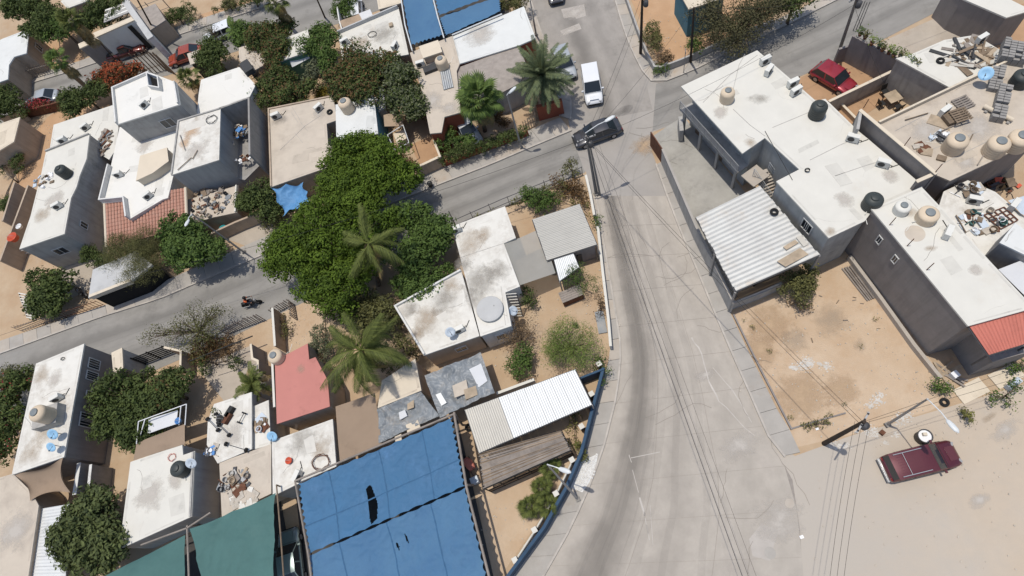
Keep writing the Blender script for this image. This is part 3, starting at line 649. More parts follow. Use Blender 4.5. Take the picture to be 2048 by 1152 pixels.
house('white canopy roof at the right edge beside the long white roof', [(1996, 541), (2075, 510), (2075, 610), (2060, 600)], 5.2, 'wall_grey', 'white_cloth', slab=0.08, cat='house')
# --- north-east
house('blue house with a cream roof behind the corner plot', [(1352, -30), (1440, -45), (1448, -5), (1378, 17)], 3.4, 'wall_teal', 'cream', cat='house')
# --- the plot in the middle
HS['mid'] = house('white L-shaped flat house on the fenced corner plot with a round water cistern',
    [(906, 453), (1009, 414), (1030, 475), (1006, 486), (1038, 572), (1009, 584), (1021, 651), (962, 671)], 3.1, 'wall_white', 'white_st', wins=[(6, .3, .6, 1.1, 2.1, 2)])
seams(HS['mid'], None, 3.11, [[(921, 515), (1006, 487)], [(1002, 572), (1011, 650)]], 'wall_grey', 0.03)
HS['west'] = house('flat white house with a stained roof between the mango trees and the corner plot',
    [(790, 613), (921, 541), (957, 671), (848, 709)], 3.1, 'wall_tan', 'white_st', parapet=(0.22, [0, 3], 'wall_white'), wins=[(2, .3, .5, 1.3, 2.1)])
# --- row north of the side street
HS['e1'] = house('large grey-beige flat roof behind the blue crumpled tarpaulin',
    [(537, 218), (666, 192), (672, 240), (652, 247), (655, 290), (668, 296), (660, 332), (542, 373)], 3.2, 'wall_tan', 'beige_roof', parapet=(0.12, [0, 7], 'wall_tan'))
seams(HS['e1'], None, 3.21, [[(584, 214), (600, 240)], [(583, 225), (596, 245)], [(600, 243), (615, 262)], [(590, 266), (605, 285)], [(560, 300), (610, 252), (640, 232)]], 'wall_grey', 0.03)
house('small white-painted house with a beige water tank beside the mango tree',
    [(672, 210), (747, 197), (755, 267), (674, 279)], 3.6, 'wall_teal', 'white_cool')
house('low grey strip roof behind the small white tanked house', [(700, 196), (765, 172), (770, 215), (748, 226), (745, 196), (702, 206)], 2.6, 'wall_grey', 'grey_roof')
HS['e4'] = house('narrow beige flat house with a rooftop tank and ribbed skylight north of the hedge',
    [(821, 106), (904, 73), (918, 128), (912, 142), (920, 224), (888, 233), (882, 264), (861, 266), (845, 182)], 3.2, 'wall_red', 'beige_roof')
house('small cream penthouse box on the beige roof beside the blue shade cloth', [(839, 93), (875, 81), (883, 103), (847, 115)], 4.1, 'wall_tan', 'cream', z0=3.2, cat='roof hut', name='roof_hut')
house('long white roof with brick-red scalloped edge beside the north road', [(905, 74), (1047, 14), (1070, 76), (1040, 89), (918, 127)], 3.1, 'wall_red', 'white_cool')
house('low rough concrete roof between the long white roof and the palms', [(911, 138), (1036, 92), (1052, 130), (1040, 165), (1000, 186), (921, 200)], 2.9, 'wall_grey', 'rough_conc')
house('white-roofed house with a grey back parapet beside the blue shade cloth', [(677, 67), (796, 16), (816, 108), (688, 131)], 3.2, 'wall_tan', 'white', parapet=(0.4, [0], 'grey_roof'))
house('cream house at the top edge beside the parked white pickup', [(752, -20), (800, -40), (803, 5), (758, 18)], 3.4, 'wall_tan', 'cream', wins=[(2, .3, .6, 1.4, 2.3)])
house('small white house with a green side wall among the back trees', [(568, 78), (614, 60), (622, 90), (611, 104), (559, 122)], 3.1, 'wall_green', 'white')
house('low beige roof behind the palm and the scrub on the back street', [(478, 96), (530, 80), (535, 125), (500, 145), (480, 120)], 2.9, 'wall_tan', 'beige_roof')
# unroofed grey block shell
sh = thing('block_shell', 'unroofed grey concrete-block upper storey with rubbish inside', 'building', cen(pts([(441, 214), (498, 195), (499, 308), (440, 330)], 0)))
shp = pts([(441, 216), (497, 195), (499, 308), (485, 336), (443, 352)], 5.4)
for k_ in range(2): wallbm([shp[k_], shp[k_+1]], 0.18, 2.1, 5.4+.004*k_).build('wall', 'block', sh)
MB().prism([p for p in pts([(441, 222), (497, 200), (520, 330), (490, 360), (437, 350)], 2.2)], 0, 2.2).build('lower_storey', 'block', sh)
house('taller white roof with pale rust stains and loose cables west of the block shell', [(357, 242), (440, 217), (437, 319), (343, 349)], 5.4, 'wall_blue', 'white_st', parapet=(0.12, [0, 3], 'wall_grey'))
house('white lower roof behind the block shell with a beige awning beside it', [(403, 160), (478, 135), (510, 170), (497, 196), (441, 213), (395, 230), (398, 190)], 3.2, 'wall_white', 'white_clean')
# the big cream and white house
house('grey-walled upper storey of the white villa with a wavy white parapet', [(227, 178), (300, 146), (352, 166), (359, 208), (234, 248)], 6.2, 'wall_grey', 'white_clean', parapet=(0.3, [4, 0, 2], 'wall_white'), wins=[(3, .28, .47, 3.9, 5.0)], z0=0)
HS['villa'] = house('white lower roof of the villa above the red tiled porch', [(240, 255), (373, 230), (346, 350), (335, 395), (325, 398), (258, 438), (253, 400), (205, 405), (222, 335)], 3.2, 'wall_white', 'white_clean', parapet=(0.55, [5, 6, 7], 'wall_white'))
house('cream raised roof block in the middle of the villa roof', [(281, 312), (333, 296), (336, 322), (305, 345), (273, 360)], 4.2, 'cream', 'cream', z0=3.2, cat='roof hut', name='roof_hut')
# west tall house
HS['f4'] = house('long white house with a dark grey side wall at the left of the villa', [(93, 302), (178, 268), (172, 318), (158, 352), (152, 374), (141, 396), (128, 467), (40, 497), (62, 432), (84, 345)], 4.6, 'wall_grey', 'white',
    parapet=(0.18, [0], 'wall_grey'), wins=[(5, .42, .58, 2.2, 3.1), (6, .36, .62, 2.0, 3.0)])
house('white lower roof with timber scraps joined to the dark grey wall', [(108, 250), (225, 211), (236, 256), (230, 300), (218, 318), (190, 300), (100, 300)], 3.0, 'wall_grey', 'white')
house('tan flat-roofed house at the left edge beside the red dirt yard', [(-30, 258), (39, 235), (27, 283), (-30, 318)], 3.1, 'wall_tan', 'cream')
house('pale grey house at the far left on the back street', [(-10, 86), (5, 78), (58, 58), (52, 106), (28, 113), (17, 130), (15, 158), (-20, 170)], 3.2, 'wall_tan', 'white_cool', wins=[(2, .3, .5, 1.2, 2.2), (6, .3, .6, 1.2, 2.2)])
house('pale roof at the very top left behind the dark trees', [(122, 2), (160, -18), (178, 0), (135, 16)], 3.2, 'wall_tan', 'white')
hm = house('modern white house front with black vertical stripes and a slatted terrace', [(186, 66), (262, 34), (268, 40), (192, 74)], 3.8, 'white_clean', 'cream', over=0.02)
house('black-railed low porch of the modern white house', [(157, 88), (197, 70), (200, 78), (160, 96)], 3.0, 'wall_dark', 'cream')
for x0, x1 in ((236, 244), (252, 260)):
    a, b = P(x0, 50, 3.5), P(x1, 46, 3.5); d = MB(); d.box(((a.x+b.x)/2+.25, (a.y+b.y)/2-.35, 1.75), (0.5, 0.12, 3.4), dirz(a, b)); d.build('stripe', 'black', hm)
house('grey wing with a tall white side wall beside the modern house', [(250, -10), (262, 12), (305, 72), (296, 78), (245, 5)], 3.4, 'wall_white', 'grey_roof')
house('brown garage roof between the modern house and the tall posts', [(268, 25), (310, 8), (330, 40), (300, 60)], 2.6, 'wall_tan', 'rough_conc')
# --- south-west blocks
HS['i1'] = house('long narrow white house with a tank plinth at the left of the side street', [(73, 728), (167, 689), (127, 913), (25, 948)], 4.2, 'wall_dark', 'white_st',
    wins=[(1, .10, .19, 2.2, 3.4, 3), (1, .22, .3, 2.2, 3.4, 3), (1, .40, .44, 2.3, 3.1, 1), (1, .60, .72, 2.0, 3.3, 4)])
house('white gate house stub beside the long narrow white house', [(224, 706), (243, 697), (245, 735), (228, 748)], 2.8, 'wall_grey', 'cream')
house('pale beige roof in the bottom left corner', [(-20, 962), (25, 949), (62, 985), (76, 1012), (52, 1175), (-20, 1175)], 3.0, 'wall_tan', 'beige_roof')
HS['i4'] = house('square white roof with a black tank at its edge above the green shade cloth', [(262, 925), (363, 890), (365, 912), (388, 904), (382, 1032), (240, 1096)], 3.4, 'wall_blue', 'white', parapet=(0.1, [3], 'wall_grey'))
house('pale roof crowded with weights and benches in front of the cycad', [(429, 809), (502, 786), (502, 897), (436, 925), (415, 889), (417, 842)], 3.0, 'wall_grey', 'white_st')
house('sandy flat roof covered in scrap above the green shade cloth', [(440, 926), (541, 890), (541, 986), (445, 1032)], 2.9, 'wall_tan', 'beige_roof')
house('narrow pale roof strip between the weights roof and the pink house', [(505, 815), (536, 802), (540, 888), (506, 898)], 2.6, 'wall_grey', 'white_st')
house('square white roof with a coiled hose above the blue shade cloth', [(545, 883), (664, 840), (671, 932), (612, 958), (547, 990)], 3.0, 'wall_grey', 'white_st')
house('pink-roofed house with a beige tank at its back corner', [(551, 722), (614, 689), (617, 721), (630, 716), (654, 761), (658, 812), (555, 846)], 3.3, 'wall_tan', 'pink')
house('small cream roof below the coconut palm', [(757, 814), (765, 762), (829, 720), (841, 780)], 2.9, 'wall_tan', 'cream')
hp = house('upper porch of the dark-walled house under the red metal roof', [(1937, 652), (2075, 611), (2075, 700), (1985, 724)], 3.2, 'wall_dark', 'wall_dark', over=0.0)
# ---------------------------------------------------------------- metal, tile and slat roofs
def bil(c, u, v):      # corners c0 (u0v0) c1 (u1v0) c2 (u1v1) c3 (u0v1)
    return c[0].lerp(c[1], u).lerp(c[3].lerp(c[2], u), v)
def ribbed(parent, c, n, mats, amp=0.045, waves=1, seg=6, name='roof_sheet', jag=0.0, seed=1, th=0.012):
    """corrugated sheets side by side along u, ribs running along v; each sheet its own piece"""
    rg = random.Random(seed)
    for i in range(n):
        u0, u1 = i/n, (i+1)/n-0.0015; e0, e1 = rg.uniform(-1, 1)*jag, rg.uniform(-1, 1)*jag; vs = []; k = waves*seg
        for j in range(k+1):
            u = u0+(u1-u0)*j/k; ph = (j % seg)/seg
            hgt = amp*max(0.0, math.cos(2*math.pi*ph))**1.5
            a, b = bil(c, u, 0+e0), bil(c, u, 1+e1)
            vs += [(a.x, a.y, a.z+hgt), (b.x, b.y, b.z+hgt), (a.x, a.y, a.z+hgt-th), (b.x, b.y, b.z+hgt-th)]
        bm = MB(); fs = []
        for j in range(k):
            o, q = 4*j, 4*j+4; fs += [(o, q, q+1, o+1), (o+2, o+3, q+3, q+2), (o, o+2, q+2, q), (o+1, q+1, q+3, o+3)]
        fs += [(0, 1, 3, 2), (4*k, 4*k+2, 4*k+3, 4*k+1)]
        bm.add(vs, fs); bm.build(name, mats[i % len(mats)] if seed < 50 else rg.choice(mats), parent)
def posts(parent, ps, r=0.06, m='steel', name='post'):
    for p in ps: bm = MB(); bm.tube((p.x, p.y, 0), p, r); bm.build(name, m, parent)
def rafters(parent, c, m='darksteel', r=0.06):
    bm = MB()
    for a, b in ((0, 1), (1, 2), (2, 3), (3, 0)): bm.tube(c[a]-Vector((0, 0, .1)), c[b]-Vector((0, 0, .1)), r)
    bm.build('frame', m, parent)
# big warehouse
c = [P(1392, 435, 4.0), P(1471, 583, 4.0), P(1639, 510, 4.3), P(1520, 372, 4.3)]
t = thing('warehouse', 'open shed with a big pale corrugated metal roof beside the vacant lot', 'shed', cen([Vector((p.x, p.y, 0)) for p in c]))
ribbed(t, c, 19, ['zinc', 'zinc', 'zinc'], amp=0.05, waves=1, seg=8, jag=0.008, seed=11)
rafters(t, c); posts(t, [c[i]-Vector((0, 0, .1)) for i in (1, 2)]+[c[0].lerp(c[1], .5)-Vector((0, 0, .1)), c[3]-Vector((0, 0, .1))], 0.09)
# dark interior goods
gm = MB(); q = cen(c); gm.box((q.x+1.2, q.y-0.6, 0.8), (3.2, 2.0, 1.6), 0.6); gm.build('stored_goods', 'dark_frame', t)
for i, (px, m) in enumerate((([(1554, 523), (1600, 496), (1617, 509), (1571, 534)], 'wood_pale'), ([(1566, 494), (1590, 480), (1597, 486), (1573, 500)], 'wood_pale'), ([(1592, 475), (1602, 471), (1616, 489), (1607, 494)], 'zinc_beige'))):
    ps = [P(x, y, 4.36) for x, y in px]
    one('loose_board', MB().prism(ps, 4.34, 4.40), m, ('large brown board lying on the warehouse roof by the lot side', 'small brown board lying on the warehouse roof above the large one', 'narrow grey sheet lying across the warehouse roof near the dark wall')[i], 'board')
# two-tone shed and slatted lean-to
c = [P(930, 820, 2.9), P(1150, 739, 2.9), P(1184, 809, 2.7), P(958, 906, 2.7)]
t = thing('metal_shed', 'low shed roofed in beige and white corrugated sheets south of the corner plot', 'shed', cen([Vector((p.x, p.y, 0)) for p in c]))
for i in range(2):
    cc = [bil(c, 0, 0), bil(c, .305, 0), bil(c, .305, 1), bil(c, 0, 1)] if i == 0 else [bil(c, .307, 0), bil(c, 1, 0), bil(c, 1, 1), bil(c, .307, 1)]
    ribbed(t, cc, (4, 9)[i], [('zinc_beige', 'zinc_white')[i]], amp=0.035, waves=4, seg=4, jag=0.002, seed=3+i)
rafters(t, c); posts(t, [p-Vector((0, 0, .1)) for p in c])
bw = MB(); wallbm([Vector((p.x, p.y, 0)) for p in (bil(c, .02, .03), bil(c, .98, .03), bil(c, .98, .9))], 0.12, 0, 2.5, bw); bw.build('wall', 'wall_dark', t)
c2 = [P(958, 907, 2.6), P(1122, 861, 2.6), P(1141, 900, 2.4), P(968, 977, 2.4)]
t = thing('slat_canopy', 'grey weathered slat canopy in front of the low metal shed', 'canopy', cen([Vector((p.x, p.y, 0)) for p in c2]))
rg = random.Random(9); N = 26
for i in range(N):
    v0, v1 = i/N, (i+1)/N-0.006-rg.choice((0, 0, 0, .012)); a0, a1 = bil(c2, rg.uniform(-.012, .01), v0), bil(c2, rg.uniform(.985, 1.01), v0)
    b0, b1 = bil(c2, rg.uniform(-.012, .01), v1), bil(c2, rg.uniform(.985, 1.01), v1); dz = rg.uniform(0, .03)
    vs = [(p.x, p.y, p.z+dz) for p in (a0, a1, b1, b0)]+[(p.x, p.y, p.z+dz-.03) for p in (a0, a1, b1, b0)]
    MB().add(vs, [(3, 2, 1, 0), (4, 5, 6, 7), (0, 1, 5, 4), (1, 2, 6, 5), (2, 3, 7, 6), (3, 0, 4, 7)]).build('slat', rg.choice(['wood_grey', 'wood_grey', 'wood_grey', 'wood']), t)
rafters(t, c2, 'black', 0.07)
fp = [c2[3].lerp(c2[2], k/6) for k in range(7)]; posts(t, [p-Vector((0, 0, .1)) for p in fp], 0.05, 'black')
rl = MB()
for zz in (0.15, 1.0): rl.path([Vector((p.x, p.y, zz)) for p in fp], 0.04)
rl.build('rail', 'black', t)
for k in range(6):
    a, b = fp[k], fp[k+1]; bm = MB(); bm.prism([Vector((a.x, a.y, 0)), Vector((b.x, b.y, 0)), Vector((b.x, b.y+.02, 0)), Vector((a.x, a.y+.02, 0))], 0.2, 0.95); bm.build('panel', 'wood', t)
# shed and lean-to on the corner plot
c = [P(1065, 439, 2.9), P(1159, 408, 2.9), P(1194, 489, 2.6), P(1094, 521, 2.6)]
t = thing('plot_shed', 'beige corrugated shed roof in the middle of the fenced corner plot', 'shed', cen([Vector((p.x, p.y, 0)) for p in c]))
ribbed(t, [c[0], c[3], c[2], c[1]], 9, ['zinc_tan'], amp=0.03, waves=3, seg=4, jag=0.004, seed=5)
rafters(t, c); posts(t, [p-Vector((0, 0, .1)) for p in c])
bw = MB(); wallbm([Vector((p.x, p.y, 0)) for p in (bil(c, .95, .95), bil(c, .05, .95), bil(c, .05, .05), bil(c, .95, .05), bil(c, .95, .95))], 0.1, 0, 2.45, bw); bw.build('wall', 'wall_dark', t)
c = [P(1108, 519, 2.45), P(1146, 505, 2.45), P(1158, 534, 2.2), P(1119, 562, 2.2)]
t = thing('lean_to', 'small white corrugated lean-to against the beige shed on the corner plot', 'shed', cen([Vector((p.x, p.y, 0)) for p in c]))
ribbed(t, c, 4, ['zinc_white'], amp=0.03, waves=3, seg=4, seed=6); rafters(t, c); posts(t, [p-Vector((0, 0, .1)) for p in c])
# white ribbed roof bottom left, ribs on the far car port
c = [P(80, 1018, 2.6), P(140, 1008, 2.6), P(130, 1175, 2.6), P(50, 1175, 2.6)]
t = thing('metal_shed', 'white corrugated roof half hidden by the big-leaved tree bottom left', 'shed', cen([Vector((p.x, p.y, 0)) for p in c]))
ribbed(t, [c[1], c[2], c[3], c[0]], 8, ['zinc_white'], amp=0.03, waves=3, seg=4, seed=7); rafters(t, c); posts(t, [p-Vector((0, 0, .1)) for p in c])
# red metal porch roof
c = [P(1938, 653, 6.0), P(2075, 613, 6.0), P(2075, 680, 5.3), P(1977, 710, 5.3)]
t = thing('porch_roof', 'salmon red ribbed metal porch roof at the end of the long white roof', 'porch', cen([Vector((p.x, p.y, 3.2)) for p in c]))
ribbed(t, c, 9, ['redmetal'], amp=0.05, waves=2, seg=6, seed=8); rafters(t, c)
for p in (c[3], c[2]): bm = MB(); bm.tube((p.x, p.y, 3.2), p-Vector((0, 0, .1)), 0.07); bm.build('post', 'darksteel', t)
# villa tiles: barrel courses laid one beside the other
c = [P(210, 402, 3.0), P(372, 376, 3.0), P(375, 455, 2.4), P(214, 495, 2.4)]
t = thing('tiled_porch', 'red clay tiled porch roof of the white villa', 'porch', cen([Vector((p.x, p.y, 0)) for p in c]))
N, K = 26, 12
for i in range(N):
    bm = MB()
    for k in range(K):
        v0, v1 = k/K, (k+1.12)/K; rr = []
        for v, lift in ((v0, 0.0), (min(1.01, v1), 0.045)):
            for s in range(5):
                u = (i+0.06+0.88*s/4)/N; p = bil(c, u, v); rr.append((p.x, p.y, p.z+lift*1.0+0.085*math.sin(math.pi*s/4)))
        bm.add(rr, [(s, s+1, s+6, s+5) for s in range(4)]+[(5, 6, 7, 8, 9)])
    bm.build('tile_course', 'tile', t)
MB().add([(p.x, p.y, p.z-.01) for p in c]+[(p.x, p.y, p.z-.1) for p in c], [(0, 1, 2, 3), (7, 6, 5, 4), (0, 4, 5, 1), (1, 5, 6, 2), (2, 6, 7, 3), (3, 7, 4, 0)]).build('deck', 'wood', t)
eg = MB(); eg.tube(c[0]+Vector((0, 0, .06)), c[3]+Vector((0, 0, .06)), 0.14); eg.tube(c[1]+Vector((0, 0, .06)), c[2]+Vector((0, 0, .06)), 0.14); eg.build('verge', 'cream', t)
posts(t, [p-Vector((0, 0, .1)) for p in (c[3], c[2], c[3].lerp(c[2], .5))], 0.12, 'cream')
# street canopy of the white villa (grey flat porch on the pavement)
t = house('grey flat garage canopy with a cream fascia on the side street pavement', [(188, 541), (270, 505), (300, 530), (262, 560), (180, 592)], 2.9, 'shade_black', 'grey_roof', over=0.15, slab=0.25, cat='carport', name='carport')  # walls painted black in place of the open shade under the canopy
fa = MB(); fa.prism([P(180, 591, 2.9), P(262, 559, 2.9), P(263, 564, 2.9), P(181, 596, 2.9)], 2.55, 3.05); fa.build('fascia', 'cream', t)
from mathutils import noise as mnoise
dm('blue_pipe_shade', (.04, .115, .22), .8, .08)
# ---------------------------------------------------------------- shade cloths and tarpaulins
def cloth(label, c, m, nx=36, ny=28, sag=0.25, wr=0.04, scallop=0.0, holes=(), cat='shade cloth', name='shade_cloth', seed=1, nsc=8, crumple=0.0, pipe_shade_u=(), pipe_shade_v=(), pipe_shade_m='blue_pipe_shade'):
    rg = np.random.RandomState(seed); ph = rg.uniform(0, 6.28, (6, 3)); fr = rg.uniform(.5, 2.4, (6, 2))
    vs = []; keep = []
    for j in range(ny+1):
        for i in range(nx+1):
            u, v = i/nx, j/ny
            if scallop:
                e = scallop*abs(math.sin(math.pi*nsc*u)); f = scallop*abs(math.sin(math.pi*nsc*v))
                v2 = v+(e*(1-2*v)*4*(1-min(1, min(v, 1-v)*6)) if 1 else 0)*0.25; u2 = u+(f*(1-2*u)*4*(1-min(1, min(u, 1-u)*6)))*0.25
            else: u2, v2 = u, v
            p = bil(c, u2, v2); z = p.z-sag*(1-(2*u-1)**2)*(1-(2*v-1)**2)
            for k in range(6): z += wr/2*math.sin(fr[k, 0]*p.x+fr[k, 1]*p.y*(1 if k % 2 else -1)+ph[k, 0])/(1+.3*k)
            if crumple: z += crumple*(1-2*abs(mnoise.noise(Vector((p.x*1.3+seed*7, p.y*1.3, 0)))))+crumple*.6*abs(mnoise.noise(Vector((p.x*3.4, p.y*3.4+seed*3, 5))))
            vs.append((p.x, p.y, z))
    fs = []
    hp = [[(h[0], h[1]) for h in hole] for hole in holes]
    def inh(u, v):
        for h in hp:
            if inside(Vector((u, v, 0)), [Vector((a, b, 0)) for a, b in h]): return True
        return False
    for j in range(ny):
        for i in range(nx):
            if hp and inh((i+.5)/nx, (j+.5)/ny): continue
            o = j*(nx+1)+i; fs.append((o, o+1, o+nx+2, o+nx+1))
    bm = MB(); bm.v = vs; bm.f = fs
    ob = one(name, bm, m, label, cat, smooth=True)
    for (vert, lst) in ((True, pipe_shade_u), (False, pipe_shade_v)):
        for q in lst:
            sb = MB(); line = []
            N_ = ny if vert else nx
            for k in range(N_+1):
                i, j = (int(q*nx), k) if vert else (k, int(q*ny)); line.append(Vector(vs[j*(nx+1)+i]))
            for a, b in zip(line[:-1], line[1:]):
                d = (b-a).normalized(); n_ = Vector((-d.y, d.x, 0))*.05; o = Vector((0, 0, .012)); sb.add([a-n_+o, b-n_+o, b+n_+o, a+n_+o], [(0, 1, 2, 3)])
            sb.build('seam_or_pipe_shade', pipe_shade_m, ob, off=ob.location)  # darker strips paint in the shadows of pipes beneath the cloth
    return ob
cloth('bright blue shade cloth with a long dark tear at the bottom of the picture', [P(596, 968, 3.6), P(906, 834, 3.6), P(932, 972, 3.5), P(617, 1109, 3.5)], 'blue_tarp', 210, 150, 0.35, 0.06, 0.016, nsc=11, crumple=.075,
      holes=[[(.395, .46), (.415, .42), (.43, .44), (.455, .72), (.44, .93), (.405, .98), (.395, .85)]], seed=2, pipe_shade_u=(.2, .52, .8), pipe_shade_v=(.62,))
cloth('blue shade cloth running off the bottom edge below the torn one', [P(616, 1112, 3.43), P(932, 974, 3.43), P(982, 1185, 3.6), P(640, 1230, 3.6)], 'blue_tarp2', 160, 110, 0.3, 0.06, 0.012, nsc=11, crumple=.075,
      holes=[[(.515, .30), (.525, .27), (.535, .34), (.528, .38)], [(.58, .25), (.588, .2), (.594, .3), (.588, .36)]], seed=3, pipe_shade_u=(.2, .5, .78))
cloth('large green shade cloth left of the blue ones at the bottom edge', [P(381, 1058, 3.4), P(552, 986, 3.4), P(550, 1180, 3.4), P(408, 1190, 3.4)], 'green_tarp', 70, 60, 0.35, 0.05, 0.02, nsc=2, seed=4, crumple=.07)
cloth('smaller green shade cloth below the square white roof', [P(210, 1152, 3.2), P(371, 1070, 3.3), P(370, 1185, 3.2), P(210, 1200, 3.2)], 'green_tarp', 60, 50, 0.4, 0.05, seed=5, crumple=.04)
cloth('blue shade cloth at the top beside the white roof with the grey parapet', [P(801, -20, 3.6), P(860, -20, 3.6), P(886, 70, 3.5), P(822, 93, 3.5)], 'blue_tarp2', 40, 50, 0.3, 0.05, 0.03, seed=6)
cloth('blue shade cloth panel above the long white roof with the red edge', [P(877, 36, 3.5), P(1000, -10, 3.5), P(1003, 22, 3.5), P(890, 72, 3.5)], 'blue_tarp2', 50, 30, 0.2, 0.05, 0.03, seed=7)
cloth('blue shade cloth panel cut by the top edge of the picture', [P(862, -30, 3.6), P(1000, -60, 3.6), P(1001, -15, 3.6), P(876, 32, 3.6)], 'blue_tarp', 50, 30, 0.2, 0.05, 0.03, seed=8)
cloth('bright blue crumpled tarpaulin slung over the pavement gate by the mango tree', [P(543, 377, 2.8), P(607, 364, 2.9), P(629, 408, 2.5), P(566, 434, 2.3)], 'blue_sheet', 50, 44, 0.45, 0.15, 0.10, seed=9, crumple=.14, cat='tarpaulin', name='tarpaulin', nsc=2)
cloth('grey shade net stretched between the corner-plot house and its shed', [P(1008, 487, 3.0), P(1082, 458, 2.6), P(1111, 546, 2.3), P(1040, 571, 2.7)], 'net', 30, 30, 0.2, 0.06, seed=10, cat='shade net')
cloth('brown shade cloth between the pink house and the small cream roof', [P(671, 813, 2.8), P(750, 786, 2.7), P(763, 888, 2.7), P(680, 926, 2.8)], 'brown_cloth', 26, 26, 0.12, 0.04, seed=11)
cloth('brown sagging awning at the end of the long narrow white house', [P(26, 948, 4.0), P(128, 914, 4.1), P(140, 985, 3.3), P(58, 1002, 3.2)], 'brown_cloth', 30, 24, 0.5, 0.08, 0.13, nsc=1, seed=12, cat='awning')
cloth('brown cloth awning above the square white roof with the black tank', [P(272, 886, 3.4), P(370, 848, 3.4), P(370, 888, 3.4), P(267, 921, 3.4)], 'brown_cloth', 26, 16, 0.2, 0.05, seed=13, cat='awning')
cloth('white sheet stretched on the metal frame behind the brown cloth awning', [P(297, 838, 3.5), P(356, 820, 3.5), P(353, 848, 3.4), P(294, 868, 3.4)], 'white_cloth', 16, 12, 0.08, 0.03, seed=14, cat='sheet')
cloth('tan shade sail beside the parked white pickup at the top', [P(679, 42, 2.7), P(718, 28, 2.7), P(728, 48, 2.7), P(690, 62, 2.7)], 'tan_cloth', 16, 16, 0.2, 0.04, seed=15)
cloth('pale cloth strip next to the tan shade sail at the top', [P(717, 27, 2.6), P(740, 18, 2.6), P(748, 36, 2.6), P(727, 46, 2.6)], 'white_cloth', 10, 10, 0.1, 0.03, seed=16)
cloth('small tan shade sail between the grey shrub and the big mango', [P(767, 230, 2.5), P(805, 222, 2.5), P(806, 252, 2.4), P(769, 253, 2.4)], 'tan_cloth', 16, 16, 0.25, 0.04, seed=17)
cloth('white plastic sheet hanging off the small white house among the back trees', [P(577, 116, 2.9), P(612, 104, 2.9), P(620, 116, 2.3), P(584, 134, 2.3)], 'white_cloth', 16, 10, 0.15, 0.05, seed=18, cat='sheet')
cloth('grey crumpled plastic roof sheet held by boards right of the cream roof', [P(757, 818, 2.7), P(842, 783, 2.7), P(880, 832, 2.6), P(758, 888, 2.6)], 'plastic_grey', 90, 70, 0.12, 0.12, seed=19, crumple=.16, cat='plastic sheet', name='plastic_sheet')
cloth('grey crumpled plastic roof sheet with a white rag beside the corner plot wall', [P(850, 752, 2.7), P(962, 705, 2.7), P(990, 786, 2.6), P(880, 836, 2.6)], 'plastic_grey', 90, 70, 0.12, 0.12, seed=20, crumple=.16, cat='plastic sheet', name='plastic_sheet')
cloth('pale blue plastic sheet at the right edge over the cluttered roof', [P(2015, 402, 3.9), P(2070, 385, 3.9), P(2070, 440, 3.8), P(2040, 428, 3.8)], 'dish_grey', 20, 16, 0.1, 0.08, seed=21, cat='plastic sheet', name='plastic_sheet')
cloth('white rag lying on the grey plastic beside the corner plot', [P(938, 738, 2.78), P(962, 727, 2.78), P(975, 762, 2.78), P(957, 775, 2.78)], 'white_cloth', 14, 14, -0.08, 0.06, seed=22, cat='rag', name='rag')
for i, (px, m) in enumerate((([(815, 808), (828, 800), (828, 815), (815, 820)], 'wood_pale'), ([(798, 825), (810, 820), (815, 832), (800, 840)], 'white_cloth'), ([(812, 850), (836, 840), (842, 856), (816, 870)], 'cream'), ([(790, 874), (803, 868), (804, 880), (792, 886)], 'cream'), ([(905, 772), (933, 760), (938, 785), (910, 796)], 'beige_roof'), ([(928, 780), (952, 772), (956, 790), (932, 800)], 'wood_pale'), ([(872, 790), (882, 786), (894, 806), (884, 812)], 'zinc_white'))):
    one('weight_board', MB().prism(pts(px, 2.75), 2.66+.01*i, 2.79+.012*i), m, 'loose board weighing down the grey crumpled plastic roofing', 'board', 'boards on the grey plastic roofs')
# pipe frames that carry the cloths
def frame(label, lines, r=0.05, m='steel', cat='pipe frame', name='pipe_frame', ground=True):
    base = lines[0][0]; t = thing(name, label, cat, (base.x, base.y, 0))
    for k, l in enumerate(lines): MB().path(l, r).build('pipe', m, t)
    return t
def V(x, y, z): return P(x, y, z)
frame('grey steel beam frame at the right side of the blue shade cloths', [[V(908, 826, 3.75), V(933, 975, 3.75), V(990, 1200, 3.75)], [V(925, 850, 0), V(908, 826, 3.75)], [V(948, 970, 0), V(933, 970, 3.75)]], 0.09, 'wood_grey')
frame('rusty steel beam frame at the left side of the blue shade cloths', [[V(590, 962, 3.7), V(617, 1111, 3.7), V(628, 1200, 3.7)], [V(620, 965, 0), V(590, 962, 3.7)], [V(590, 962, 3.7), V(908, 828, 3.7)]], 0.08, 'wood_grey')
frame('thin brown post line between the green and the blue shade cloths', [[V(553, 970, 3.6), V(562, 1080, 3.6), V(570, 1190, 3.6)], [V(590, 985, 0), V(553, 970, 3.6)]], 0.06, 'wood')
frame('grey pipe between the two green shade cloths', [[V(374, 1052, 3.5), V(379, 1190, 3.5)], [V(421, 1025, 3.5), V(374, 1056, 3.5), V(282, 1090, 3.5)], [V(405, 1050, 0), V(374, 1052, 3.5)]], 0.07, 'wood_grey')
frame('white pipe frame around the hanging sheet by the dark shrub', [[V(277, 843, 4.0), V(373, 808, 4.0), V(370, 850, 3.5)], [V(277, 843, 4.0), V(273, 888, 3.5)], [V(290, 838, 4.0), V(281, 870, 3.5)], [V(362, 812, 4.0), V(358, 850, 3.5)]], 0.04, 'white_plastic')
